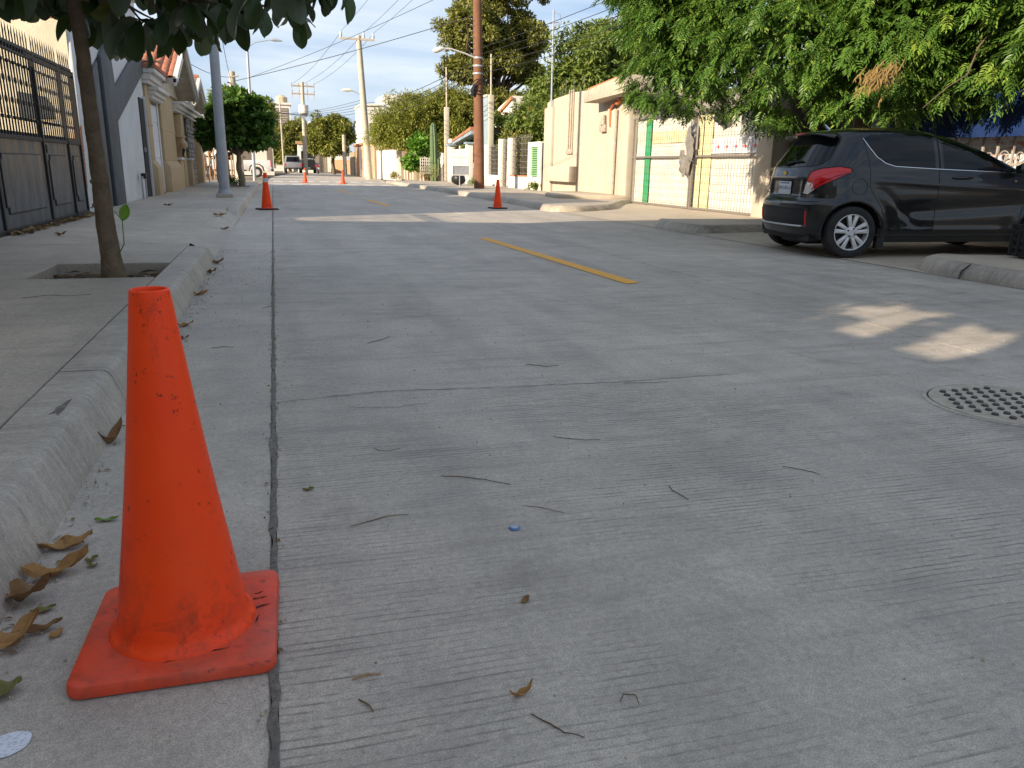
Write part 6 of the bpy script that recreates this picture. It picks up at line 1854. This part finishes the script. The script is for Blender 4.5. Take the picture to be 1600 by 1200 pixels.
for sd_ in (-1, 1):
    lp_ = OBJ[('lamp', sd_)]
    s_line(LAMP, .0055, M_plast, lp_, 'lamp_seal', sd_)
    s_line([(.53, .80), (.60, .90), (.74, .965), (.90, .985)], .006, M_lamphot, lp_, 'light_guide', sd_, False, .0)
    s_line([(.56, .765), (.66, .845), (.80, .915), (.92, .955)], .006, M_lampdark, lp_, 'inner_rib', sd_, False, .0)
    s_line([(.475, .86), (.57, .845), (.60, .765)], .004, M_lampdark, lp_, 'lens_joint', sd_, False, .0)
    s_line([(0, 1.012), (.50, 1.027), (.592, 1.058), (.622, 1.12), (.547, 1.352), (.50, 1.377), (0, 1.392)], .005, M_plast, car, 'rear_window_seal', sd_, False)
s_line([(.0, .63), (.40, .63), (.70, .632)], .004, M_plast, car, 'hatch_gap', -1, False)
s_line([(.0, .63), (.40, .63), (.70, .632)], .004, M_plast, car, 'hatch_gap', 1, False)
def seam(pts, r, mat, par, nm_='door_seam', off=.0005):
    out = []
    for (x0, z0), (x1, z1) in zip(pts, pts[1:]):
        for k in range(8):
            x, z = lerp(x0, x1, k / 8), lerp(z0, z1, k / 8)
            out.append((x, -(side_y(x, z) + off), z))
    x, z = pts[-1]; out.append((x, -(side_y(x, z) + off), z))
    return MB().tube(out, r, 5).build(nm_, mat, par, smooth=True)
seam([(.40, .45), (.30, .60), (.16, .80), (.16, 1.0), (.10, 1.33)], .003, M_plast, car)
seam([(.985, .26), (.985, .6), (.975, 1.0), (.97, 1.38)], .0035, M_plast, car)
seam([(2.0, .26), (2.06, .60), (2.08, .96)], .0035, M_plast, car)
seam([(.10, 1.335), (.15, 1.25), (.24, 1.13), (.34, 1.06), (.45, 1.028), (.93, 1.003), (2.02, .963)], .0055, M_chrome, car, 'window_trim', .001)
seam([(.985, 1.01), (.975, 1.38)], .007, M_plast, car, 'pillar_trim')
seam([(.30, .255), (2.05, .255)], .010, M_plast, car, 'sill_strip')
# fuel flap ring, door handle, reflectors, bumper trim
fc = [(.045 + .088 * cos(a), -(side_y(.045 + .088 * cos(a), .80 + .088 * sin(a)) + .0005), .80 + .088 * sin(a)) for a in [2 * pi * k / 24 for k in range(25)]]
MB().tube(fc, .003, 5, cap=False).build('fuel_flap', M_plast, car)
hx = [(1.14 + .03 * k, -(side_y(1.14 + .03 * k, .905) + .006 + .018 * sin(pi * k / 8)), .905 + .004 * sin(pi * k / 8)) for k in range(9)]
MB().tube(hx, [.010, .015, .017, .017, .017, .017, .017, .015, .010], 8).build('handle', M_paint, OBJ[('door', 'front', -1)], smooth=True)
for s_ in (-1, 1):
    rp_ = [(rear_x(.56, z) - .004, s_ * .565, z) for z in (.36, .40, .44, .48, .52)]
    MB().tube(rp_, .011, 6).build('reflector', M_lampred, car)
bt_ = [(rear_x(y, .345) - .012, y, .345) for y in [-.52 + .04 * k for k in range(27)]]
MB().tube(bt_, .010, 6).build('bumper_trim', M_alloy, car, smooth=True)
# spoiler with brake light
spv = []
def spo(u, v):
    y = lerp(-.56, .56, u); e = 1 - abs(2 * u - 1) ** 6
    P_ = [(-.14, 1.432), (-.25, 1.424), (-.315, 1.408), (-.325, 1.396), (-.31, 1.386), (-.18, 1.378)]
    i = min(int(v * 5), 4); w = v * 5 - i
    x, z = lerp(P_[i][0], P_[i + 1][0], w), lerp(P_[i][1], P_[i + 1][1], w)
    return (lerp(-.15, x, .25 + .75 * e), y, z - .055 * (2 * u - 1) ** 4)
MB().grid(spo, 40, 10).build('spoiler', M_paint, car, smooth=True)
MB().box(-.332, -.322, -.11, .11, 1.392, 1.407).build('brake_light', M_lampred, car, bevel=.003)
MB().tube([(.02, 0, 1.455), (-.02, 0, 1.49), (-.04, 0, 1.515)], [.022, .016, .008], 8).build('antenna', M_chrome, car, smooth=True)
wx_ = [(rear_x(0, 1.06) - .02, .02, 1.055), (rear_x(.1, 1.08) - .018, -.12, 1.075), (rear_x(.25, 1.09) - .016, -.30, 1.085)]
MB().tube(wx_, [.022, .012, .008], 6).build('wiper', M_plast, car)
# badge, plate
xb = rear_x(0, .945) - .006
bd = MB()
bd.prism([(-.050, -.011), (.040, -.011), (.052, .011), (-.038, .011)], 'x', xb - .006, xb, T3(0, 0, .945))
bd.prism([(-.022, -.026), (.012, -.026), (.022, .026), (-.012, .026)], 'x', xb - .0065, xb, T3(0, 0, .945))
bd.build('badge', M_gold, car)
xp = rear_x(0, .77) - .006
pl = MB().box(xp - .006, xp, -.155, .155, .695, .850).build('number_plate', M_plate, car, bevel=.004)
def plate_text(s, y, z, h, par):
    cu = bpy.data.curves.new('plate_text', 'FONT'); cu.body = s; cu.size = h; cu.align_x = 'CENTER'; cu.align_y = 'CENTER'; cu.extrude = .0006
    tmp = bpy.data.objects.new('plate_text', cu); COL.objects.link(tmp)
    dg = bpy.context.evaluated_depsgraph_get(); me = bpy.data.meshes.new_from_object(tmp.evaluated_get(dg))
    bpy.data.objects.remove(tmp)
    me.materials.clear(); me.materials.append(M_pblue)
    o = link('plate_text', me, par)
    o.matrix_local = T3(xp - .0072, y, z) @ Matrix(((0, 0, -1, 0), (-1, 0, 0, 0), (0, 1, 0, 0), (0, 0, 0, 1)))
    return o
plate_text('VNX-805-A', 0, .772, .062, pl)
MB().box(xp - .0069, xp - .0062, -.12, .12, .822, .838).build('plate_strip', M_pblue, pl)
MB().box(xb + .01, xb - .012, -.30, .30, .893, .905).build('grab_bar', M_chrome, car)
# wheels
tyre_p = [(.205, -.080), (.225, -.090), (.262, -.0925), (.283, -.084), (.2915, -.066), (.293, -.03), (.293, .03), (.2915, .066), (.283, .084), (.262, .0925), (.225, .090), (.205, .080)]
def wheel(x, side):
    Mw = T3(x, side * .715, .291) @ Matrix.Rotation(radians(90) * side, 4, 'X')      # local -z points outboard... flipped per side below
    w = MB().lathe(tyre_p, 56, Mw, cap=False).build('tyre', M_tyre, None, smooth=True)
    w.name = 'wheel'; w.parent = car
    rim = MB().lathe([(.205, .080), (.207, .070), (.197, .060), (.190, .03), (.188, -.08)], 56, Mw, cap=False)
    Mo = T3(x, side * .715, .291) @ Matrix.Rotation(-radians(90) * side, 4, 'X')
    MB().lathe([(.207, .0845), (.203, .088), (.196, .084), (.190, .060), (.186, -.06)], 56, Mo, cap=False).build('rim', M_alloy, w, smooth=True)
    MB().lathe([(.186, .012), (.0005, .012)], 40, Mo, cap=False).build('brake_disc', M_drum, w)
    sp = MB()
    for k in range(5):
        for da in (-.17, .17):
            a = 2 * pi * k / 5 + .3
            for seg_ in range(1):
                R_ = Matrix.Rotation(a + da * .0, 4, 'Z')
                p0 = Vector((.040 * cos(a + da * 1.6), .040 * sin(a + da * 1.6), .076))
                p1 = Vector((.195 * cos(a + da * 1.35), .195 * sin(a + da * 1.35), .082))
                d = (p1 - p0).normalized(); sd = Vector((-d.y, d.x, 0)).normalized()
                w0, w1 = .016, .024
                vs = [p0 - sd * w0, p0 + sd * w0, p1 + sd * w1, p1 - sd * w1, (p0 + p1) / 2 + Vector((0, 0, .006))]
                lo_ = [v + Vector((0, 0, -.03)) for v in vs[:4]]
                sp.add([Mo @ v for v in vs] + [Mo @ v for v in lo_], [(0, 4, 1), (1, 4, 2), (2, 4, 3), (3, 4, 0), (0, 1, 6, 5), (1, 2, 7, 6), (2, 3, 8, 7), (3, 0, 5, 8)])
    sp.build('spokes', M_alloy, w)
    MB().lathe([(.066, .06), (.064, .082), (.050, .088), (.030, .089), (.028, .086), (.0005, .086)], 30, Mo, cap=False).build('hub', M_alloy, w, smooth=True)
    for k in range(4):
        a = pi / 4 + k * pi / 2 + .3
        MB().lathe([(.0115, .0), (.0110, .003), (.0005, .003)], 10, Mo @ T3(.047 * cos(a), .047 * sin(a), .0878)).build('wheel_nut', M_drum, w)
    return w
for x in (0, WB):
    for s_ in (-1, 1):
        wheel(x, s_)
# wheel houses and floor pan
for x in (0, WB):
    for s_ in (-1, 1):
        n = 24
        vs = []
        for k in range(n + 1):
            a = pi * 1.16 * k / n - .08 * pi
            for y in (s_ * .775, s_ * .40):
                vs.append((x + .347 * cos(a), y, .29 + .347 * sin(a)))
        o = len(vs)
        fs = [(2 * k, 2 * k + 1, 2 * k + 3, 2 * k + 2) for k in range(n)] + [tuple(range(1, 2 * n + 2, 2))]
        MB().add(vs, fs).build('wheel_house', M_plast, car)
MB().box(-.40, 2.95, -.60, .60, .175, .24).build('floor_pan', M_plast, car)
MB().box(-.30, .05, -.35, .30, .12, .18).build('rear_axle', M_plast, car, bevel=.02)
MB().box(.33, .42, -.77, -.70, .10, .34).build('mud_flap', M_drum, car, bevel=.004)
# door mirror
for s_ in (-1, 1):
    MB().tube([(1.95, s_ * .755, .985), (1.93, s_ * .82, 1.005), (1.93, s_ * .90, 1.02), (1.94, s_ * .93, 1.02)], [.03, .06, .075, .03], 12).build('mirror', M_paint, car, smooth=True)

# plastic crate at the front wheel
M_crate = pmat('dark_plastic_crate', (0.028, 0.027, 0.026), None, 10, 0.5, 0.1, 60, local=True)
ct = thing('plastic_crate', 'dark slatted plastic crate on the walk beside the car front wheel', 'crate', (7.42, 6.02, 0.152), rel=True, rz=-.2)
for z in (0, .075, .15, .225, .285):
    for a, b in (((-.25, -.18), (.25, -.165)), ((-.25, .165), (.25, .18)), ((-.25, -.165), (-.235, .165)), ((.235, -.165), (.25, .165))):
        MB().box(a[0], b[0], a[1], b[1], z, z + .032).build('slat', M_crate, ct)
for x in (-.25, -.12, 0, .12, .22):
    for y in (-.19, .175):
        MB().box(x, x + .03, y, y + .015, 0, .317).build('rib', M_crate, ct)
for y in (-.19, -.06, .06, .16):
    for x in (-.262, .2505):
        MB().box(x, x + .012, y, y + .03, 0, .317).build('rib', M_crate, ct)
MB().box(-.234, .234, -.164, .164, .005, .02).build('bottom', M_crate, ct)
# ------------------------------------------------------------------ far end of the street
M_farwhite = pmat('far_white_wall', (0.70, 0.67, 0.60), (0.62, 0.58, 0.50), 1.2, 0.85, 0.2, 20, streak=0.15)
M_fargrey = pmat('far_grey_wall', (0.42, 0.40, 0.36), (0.36, 0.34, 0.30), 1.2, 0.85, 0.2, 20)
M_farbrick = pmat('far_brick_wall', (0.42, 0.25, 0.14), (0.33, 0.19, 0.11), 2.0, 0.9, 0.4, 25)
M_adobe = pmat('crumbling_adobe', (0.46, 0.34, 0.22), (0.34, 0.24, 0.15), 1.6, 0.95, 0.6, 18, streak=0.25)
M_tank = pmat('cream_water_tank', (0.62, 0.50, 0.32), None, 3, 0.6, 0.1, 20)
M_shutter = pmat('brown_grille', (0.20, 0.165, 0.14), None, 8, 0.7, 0.2, 30)

# three storey white house at the bend
fa = thing('far_white_house', 'far white and grey three storey house with a water tank on its roof', 'building', (0.5, 110, 0))
MB().box(-5.5, 2.6, 110, 116, 0, 8.3).build('wall', M_farwhite, fa)
MB().box(-5.7, 2.75, 109.8, 116.2, 8.3, 8.55).build('roof', M_farwhite, fa)
MB().box(0.6, 2.3, 109.93, 110, 5.4, 7.9).build('window', M_shutter, fa)
for k in range(8):
    MB().box(0.64, 2.26, 109.90, 109.93, 5.5 + k * .3, 5.58 + k * .3).build('slat', M_fargrey, fa)
MB().box(0.6, 2.6, 109.6, 110, 4.9, 5.05).build('balcony', M_fargrey, fa)
MB().box(0.6, 1.7, 109.9, 110, 1.5, 4.6).build('grey_bay', M_fargrey, fa)
MB().box(-.2, .25, 109.93, 110, .4, 2.8).build('door', M_shutter, fa)
MB().box(2.6, 8.5, 112, 117, 0, 4.6).build('wing', M_farwhite, fa)
MB().tube([(1.6, 112, 8.5), (1.6, 112, 9.3), (1.6, 112, 9.6)], [.75, .75, .3], 16).build('water_tank', M_tank, fa, smooth=True)
fb = thing('white_wing_house', 'white house with a tall window behind the white pickup', 'building', (-3, 70, 0))
MB().box(-9, 0.1, 70, 76, 0, 4.2).build('wall', M_farwhite, fb)
MB().box(-9.2, 0.2, 69.8, 76.2, 4.2, 4.4).build('roof', M_farwhite, fb)
MB().box(-.42, -.05, 69.95, 70, .5, 2.9).build('window', M_shutter, fb)
MB().box(-2.6, -1.6, 69.95, 70, .9, 2.4).build('window', M_shutter, fb)
fc_ = thing('far_right_house', 'tall sunlit white house behind the leaning concrete pole', 'building', (11, 92, 0))
MB().prism([(9.6, 0), (16, 0), (16, 8.6), (12.0, 8.4), (11.8, 7.4), (9.6, 7.2)], 'y', 90, 97).build('wall', M_farwhite, fc_)
MB().box(9.5, 12.0, 89.85, 97.1, 7.2, 7.4).build('parapet', M_farwhite, fc_)
MB().box(10.4, 11.0, 89.93, 90, 4.0, 5.4).build('window', M_shutter, fc_)
fd = thing('skyline_house', 'small white house on the skyline right of the pole with the transformer', 'building', (9, 130, 0))
MB().box(6.0, 11.5, 130, 136, 0, 7.2).build('wall', M_farwhite, fd)
MB().box(5.8, 11.7, 129.8, 136.2, 7.2, 7.4).build('roof', M_farwhite, fd)
# walls closing the view
def wall(label, pts, z0, z1, th_, mat, name='boundary_wall', cat='wall'):
    mb = MB()
    for (x0, y0), (x1, y1) in zip(pts, pts[1:]):
        d = Vector((x1 - x0, y1 - y0)).normalized(); n_ = Vector((d.y, -d.x)) * th_ / 2
        mb.prism([(x0 + n_.x, y0 + n_.y), (x1 + n_.x, y1 + n_.y), (x1 - n_.x, y1 - n_.y), (x0 - n_.x, y0 - n_.y)], 'z', z0, z1)
    r_ = thing(name, label, cat, (pts[0][0], pts[0][1], z0))
    mb.build('wall', mat, r_)
    return r_
gw = thing('gate_house', 'small white gatehouse at the end of the street', 'building', (3.6, 98, 0))
MB().box(2.9, 4.7, 97, 99.5, 0, 3.2).build('wall', M_farwhite, gw)
MB().box(2.7, 4.9, 96.8, 99.7, 3.2, 3.5).build('roof', M_farbrick, gw)
MB().box(3.3, 4.3, 96.95, 97, 1.4, 2.9).build('window', M_galv, gw)
bg_ = thing('board_gate', 'brown board gate between white posts at the end of the street', 'gate', (5.4, 97, 0))
for k in range(6):
    MB().box(4.95 + k * .21, 5.13 + k * .21, 97.0, 97.06, 0.05, 3.0).build('board', M_plank, bg_)
MB().box(6.25, 6.5, 96.9, 97.15, 0, 3.6).build('post', M_farwhite, bg_)
MB().box(4.95, 6.5, 96.9, 97.1, 3.0, 3.9).build('header', M_farwhite, bg_)
wall('low orange brick wall under the distant yellow tree', [(6.6, 96), (9.6, 88)], 0, 1.5, .2, M_farbrick)
wall('crumbling tan adobe wall beside the short post', [(7.4, 80), (7.25, 74.2)], 0, 2.1, .3, M_adobe)
ru = thing('ruined_house', 'low crumbling house front between the short post and the concrete pole', 'building', (7.3, 66, 0))
MB().box(7.15, 10, 59.2, 73.9, 0, 2.55).build('wall', M_adobe, ru)
MB().box(7.1, 7.15, 69.5, 71.0, 0.05, 2.2).build('door', M_brick, ru)
MB().box(7.0, 10.2, 59, 74, 2.55, 2.7).build('roof', M_brick, ru)
for y in (68.2, 64.5, 61.5):
    MB().box(7.05, 7.15, y, y + .9, 0.05, 2.4).build('pale_pier', M_farwhite, ru)
# pale wall and plank fence on the right before the pole
wall('cream plastered wall beside the leaning concrete pole', [(7.35, 58.8), (8.05, 53.2)], 0, 1.98, .2, M_farwhite)
pw = thing('wall_post', 'cream wall post between the plastered wall and the plank fence', 'post', (8.0, 53, 0))
MB().box(7.85, 8.15, 52.85, 53.15, 0, 2.4).build('post', M_farwhite, pw, bevel=.02)
wall('stained low wall behind the plank fence', [(8.5, 53.0), (9.7, 46.6)], 0, 1.72, .2, M_farwhite)
pf_ = thing('plank_fence', 'weathered grey plank fence on the far right walk', 'fence', (8.3, 50, 0.1))
rnd = random.Random(8)
for k in range(24):
    u = k / 23
    x, y = lerp(8.02, 9.15, u), lerp(52.6, 46.8, u)
    o = MB().box(-.02, .02, -.10, .10, 0, rnd.uniform(1.05, 1.45)).build('plank', rnd.choice([M_plank, M_plank, M_wood, M_conc]), pf_)
    o.location = (x - 8.3, y - 50, 0); o.rotation_euler = (rnd.uniform(-.04, .04), 0, .19)
lt_ = thing('white_lattice', 'small white lattice panel beside the columnar cactus', 'lattice', (8.5, 46.2, 0.5))
for k in range(6):
    MB().box(8.18 + k * .125, 8.22 + k * .125, 46.18, 46.2, .55, 1.42).build('slat', M_whitep, lt_)
    MB().box(8.18, 8.845, 46.165, 46.18, .55 + k * .166, .59 + k * .166).build('slat', M_whitep, lt_)
for x in (8.2, 8.82):
    MB().box(x - .02, x + .02, 46.2, 46.24, .1, 1.42).build('post', M_whitep, lt_)

# ---- poles
def pole(name, label, pts, rad, mat, n=12, group='utility poles'):
    r_ = thing(name, label, 'utility pole', (pts[0][0], pts[0][1], pts[0][2]), group)
    MB().tube(pts, rad, n).build('shaft', mat, r_, smooth=True)
    return r_
cpole = pole('concrete_pole', 'tall leaning concrete utility pole with a crossarm on the right', [(6.47, 57, 0), (6.25, 57, 4.6), (6.03, 57, 9.3)], [.26, .22, .17], M_conc)
MB().box(4.8, 7.1, 56.85, 56.95, 9.02, 9.14).build('crossarm', M_conc, cpole)
for x in (4.85, 6.35, 7.0):
    MB().tube([(x, 56.9, 9.14), (x, 56.9, 9.25), (x, 56.9, 9.5)], [.05, .10, .06], 8).build('insulator', M_whitep, cpole, smooth=True)
la = MB().tube([(6.2, 57, 5.5), (5.7, 57, 5.75), (5.3, 57, 5.85)], .03, 6).build('lamp_arm', M_galv, cpole)
MB().tube([(5.5, 57, 5.84), (5.2, 57, 5.86), (4.75, 57, 5.82)], [.05, .13, .05], 8).build('lamp_head', M_whitep, la, smooth=True)
hp = pole('transformer_pole', 'distant concrete pole with two crossarms and a transformer', [(2.85, 75, 0), (2.9, 75, 7.9)], [.2, .15], M_conc)
for z in (6.85, 7.5):
    MB().box(1.95, 3.95, 74.9, 75.0, z, z + .12).build('crossarm', M_conduit, hp)
    for x in (2.0, 2.6, 3.3, 3.88):
        MB().tube([(x, 74.95, z + .12), (x, 74.95, z + .32)], .04, 6).build('insulator', M_conduit, hp)
        MB().tube([(x, 74.95, z), (x + .05, 74.95, z - .4)], .02, 5).build('fuse', M_conduit, hp)
MB().tube([(2.9, 74.6, 5.25), (2.9, 74.6, 5.95)], .42, 14).build('transformer', M_farwhite, hp, smooth=True)
MB().prism([(2.5, 5.25), (3.3, 5.25), (3.0, 4.75), (2.8, 4.75)], 'y', 74.6, 74.9).build('bracket', M_galv, hp)
pole('short_post', 'short concrete post in front of the adobe wall', [(6.18, 73, 0), (6.15, 73, 3.5)], [.18, .15], M_conc)
pole('slim_post', 'slim pale post in front of the far white house', [(1.2, 95, 0), (1.15, 95, 8.0)], [.10, .08], M_conc)
tpole = thing('slim_lamp_post', 'slim pale street lamp rising behind the round street tree', 'street lamp', (-.97, 45, .02))
MB().tube([(-.97, 45, 0.0), (-.90, 45, 6.75)], [.09, .06], 10).build('shaft', M_galv, tpole, smooth=True)
ta = MB().tube([(-.90, 45, 6.65), (-.5, 45, 6.9), (.3, 45, 7.08)], .022, 6).build('arm', M_galv, tpole, smooth=True)
MB().tube([(.25, 45, 7.08), (.45, 45, 7.09), (.85, 45, 7.05)], [.03, .09, .03], 8).build('lamp_head', M_galv, ta, smooth=True)
lw = pole('old_wooden_pole', 'weathered grey pole top behind the left lamp post', [(-1.62, 42, 0.02), (-1.62, 42, 5.15)], [.20, .15], M_conc)
for a, z in ((.3, 4.9), (-.25, 4.6), (.2, 4.3)):
    MB().tube([(-1.62, 41.9, z), (-1.62 + a, 41.8, z + .05)], .035, 5).build('insulator', M_conduit, lw)

# ---- wires: slack spans between the poles
M_cable = pmat('black_cable', (0.02, 0.02, 0.022), None, 10, 0.6, 0.1, 40)
def wire(label, a, b, sag, r):
    a, b = Vector(a), Vector(b)
    pts = []
    for k in range(25):
        u = k / 24
        p = a.lerp(b, u); p.z -= sag * 4 * u * (1 - u)
        pts.append(p)
    o = MB().tube(pts, r, 5).build('overhead_wire', M_cable)
    tag(o, label, 'wire', 'overhead wires')
    return o
for k, x in enumerate((4.85, 6.35, 7.0)):
    wire('power wire from the concrete pole crossarm up out of the picture, number %s from left' % ('one', 'two', 'three')[k], (x, 56.9, 9.5), (x + 3.2 + k * .3, 10, 13.2), .9, .010)
    wire('power wire from the concrete pole crossarm back to the transformer pole, %s' % ('left strand', 'middle strand', 'right strand')[k], (x, 56.9, 9.45), (2.1 + k * .9, 74.95, 7.75), .35, .012)
wire('long sagging cable crossing the whole sky from left to right', (-1.62, 42, 4.7), (7.60, 30.5, 6.4), .10, .014)
wire('second thin cable above the long sagging one', (-0.9, 45, 5.2), (7.58, 30.5, 7.6), .15, .010)
for k in range(5):
    wire('service cable from the brown pole towards the upper right, %s' % ('lowest', 'second lowest', 'middle', 'second highest', 'highest')[k], (7.68, 30.5, 4.35 + k * .22), (12.6 + k * .25, 13.5, 5.6 + k * .45), .22, .011)
for k in range(4):
    wire('bundled cable from the brown pole back to the concrete pole, %s' % ('lowest', 'lower middle', 'upper middle', 'highest')[k], (7.62, 30.5, 4.4 + k * .16), (6.3, 57, 4.4 + k * .22), .55 - .06 * k, .014)
for k in range(5):
    wire('low cable from the concrete pole over the street to the far left, %s' % ('first', 'second', 'third', 'fourth', 'fifth')[k], (6.25, 57, 4.5 + k * .2), (-1.6 - k * .2, 60 + k * 8, 5.0 + k * .35), .6, .013)
wire('cable from the left pole down to the tan house roof mast', (-1.62, 42, 4.9), (-3.05, 29.3, 4.48), .25, .012)
wire('cable from the lamp post top towards the left grey pole', (-1.10, 19.75, 5.6), (-1.62, 42, 4.6), .6, .010)

# ---- vehicles in the distance
M_vwhite = pmat('white_vehicle_paint', (0.82, 0.81, 0.78), None, 2, 0.35, 0.03, 20, spec=.5, local=True)
M_vgrey = pmat('grey_vehicle_paint', (0.28, 0.29, 0.31), (0.22, 0.23, 0.25), 2, 0.35, 0.03, 20, metal=.3, local=True)
M_vblack = pmat('dark_vehicle_paint', (0.025, 0.026, 0.028), None, 2, 0.35, 0.03, 20, spec=.5, local=True)
def far_wheel(par, x, y, r, axis='x', w=.2):
    R_ = Matrix.Rotation(pi / 2, 4, 'Y') if axis == 'x' else Matrix.Rotation(pi / 2, 4, 'X')
    o = MB().lathe([(r * .55, -w / 2), (r * .95, -w / 2), (r, -w / 4), (r, w / 4), (r * .95, w / 2), (r * .55, w / 2)], 22, T3(x, y, r) @ R_, cap=False).build('wheel', M_tyre, par, smooth=True)
    MB().lathe([(r * .58, -w * .4), (r * .3, -w * .3), (r * .3, w * .3), (r * .58, w * .4)], 18, T3(x, y, r) @ R_).build('rim', M_alloy, o, smooth=True)
wt = thing('white_pickup', 'white pickup parked side on across the far left corner', 'pickup', (-2.6, 58, 0), rel=True)
# local frame: +x is the tail (towards the street)
body = [(-2.6, .42), (-2.62, .95), (-1.55, 1.08), (2.45, 1.16), (2.52, .62), (2.45, .42), (2.0, .42), (1.92, .70), (1.70, .86), (1.36, .86), (1.14, .70), (1.06, .42), (-1.25, .42), (-1.35, .72), (-1.6, .84), (-1.85, .72), (-1.95, .42)]
MB().prism(body, 'y', -.85, .85).build('body', M_vwhite, wt, bevel=.03)
MB().prism([(-1.55, 1.08), (-1.0, 1.72), (.25, 1.74), (.45, 1.11)], 'y', -.74, .74).build('cab', M_vwhite, wt, bevel=.04)
MB().prism([(-1.30, 1.14), (-.90, 1.62), (-.35, 1.63), (-.35, 1.13)], 'y', -.752, .752).build('window', M_cglass, wt)
MB().prism([(-.27, 1.13), (-.27, 1.63), (.15, 1.63), (.26, 1.13)], 'y', -.752, .752).build('window', M_cglass, wt)
for y in (-.78, .78):
    MB().box(2.46, 2.535, y - .07, y + .07, .72, 1.10).build('tail_lamp', M_lampred, wt)
MB().box(2.48, 2.66, -.8, .8, .42, .56).build('bumper', M_vblack, wt, bevel=.02)
for x in (-1.6, 1.53):
    for y in (-.78, .78): far_wheel(wt, x, y, .36, 'y')
MB().prism([(1.02, .40), (1.10, .74), (1.34, .91), (1.72, .91), (1.96, .74), (2.04, .40), (1.98, .40), (1.90, .70), (1.70, .85), (1.36, .85), (1.16, .70), (1.08, .40)], 'y', -.87, -.851).build('arch_lip', M_vblack, wt)
gp = thing('grey_pickup', 'grey double cab pickup parked facing away at the street end', 'pickup', (2.15, 90, 0), rel=True)
MB().prism([(-.86, .45), (-.9, 1.08), (.9, 1.08), (.86, .45)], 'y', 0, 2.2).build('bed', M_vgrey, gp, bevel=.05)
MB().prism([(-.86, .5), (-.88, 1.1), (-.72, 1.82), (.72, 1.82), (.88, 1.1), (.86, .5)], 'y', 2.2, 4.9).build('cab', M_vgrey, gp, bevel=.06)
MB().prism([(-.72, 1.18), (-.62, 1.70), (.62, 1.70), (.72, 1.18)], 'y', 2.18, 2.2).build('rear_window', M_cglass, gp)
MB().box(-.75, .75, -.02, 0, .55, 1.04).build('tailgate', M_vgrey, gp, bevel=.01)
MB().box(-.88, .88, -.16, -.03, .42, .56).build('bumper', M_vblack, gp, bevel=.02)
for x in (-.82, .82):
    MB().box(x - .07, x + .07, -.03, 0, .70, 1.0).build('tail_lamp', M_lampred, gp)
    for y in (.9, 4.0): far_wheel(gp, x * .95, y, .38)
# dark hatch standing open next to it
bh = thing('open_boot_car', 'dark car with its tailgate raised beside the grey pickup', 'car', (3.75, 91, 0), rel=True)
MB().prism([(-.84, .35), (-.86, .95), (-.66, 1.50), (.66, 1.50), (.86, .95), (.84, .35)], 'y', 0, 3.8).build('body', M_vblack, bh, bevel=.08)
MB().prism([(-.66, .8), (-.58, 1.38), (.58, 1.38), (.66, .8)], 'y', -.02, 0).build('boot_shade_panel', M_black, bh)  # black sheet on the solid body, its colour stands for the shaded boot
def hatch(u, v):
    x = lerp(-.74, .74, u); a = v
    return (x, -.10 - .75 * v + .0, 1.48 + .85 * sin(v * 1.5) * .95 + .10 * sin(pi * u))
MB().grid(hatch, 10, 8).build('raised_tailgate', M_vblack, bh, smooth=True)
for x in (-.78, .78):
    MB().box(x - .07, x + .07, -.03, 0, .70, .98).build('tail_lamp', M_lampred, bh)
    for y in (.7, 3.1): far_wheel(bh, x * .97, y, .31)
MB().box(-.2, .2, -.035, -.02, .5, .62).build('number_plate', M_plate, bh)
mc = thing('motorcycle', 'dark motorcycle with a white plate parked right of the raised tailgate', 'motorcycle', (4.55, 86.5, 0), rel=True)
for y in (-.1, 1.2):
    far_wheel(mc, 0, y, .31, 'x', .12)
MB().tube([(0, -.3, .75), (0, .2, .82), (0, .7, .88), (0, 1.0, 1.05)], [.1, .16, .19, .08], 10).build('body', M_vblack, mc, smooth=True)
MB().tube([(-.36, .95, 1.12), (0, 1.0, 1.08), (.36, .95, 1.12)], .025, 6).build('handlebar', M_vblack, mc)
MB().tube([(0, .98, 1.1), (0, 1.2, .35)], .04, 6).build('fork', M_galv, mc)
MB().box(-.08, .08, -.44, -.42, .48, .62).build('number_plate', M_plate, mc)
MB().box(-.09, .09, -.40, -.32, .74, .84).build('tail_lamp', M_lampred, mc)
# stick fence on the corner lot
sf = thing('stick_fence', 'reddish brown stick fence on the far left corner behind the sapling', 'fence', (-3.2, 47, 0.02))
rnd = random.Random(17)
for k in range(30):
    x = -5.2 + k * .125
    MB().tube([(x, 47 + rnd.uniform(-.05, .05), 0.0), (x + rnd.uniform(-.06, .06), 47, rnd.uniform(1.3, 2.1))], .045, 6).build('stick', rnd.choice([M_wood, M_plank, M_farbrick]), sf)
for z in (.5, 1.2):
    MB().box(-5.3, -1.4, 47.05, 47.1, z, z + .08).build('rail', M_plank, sf)
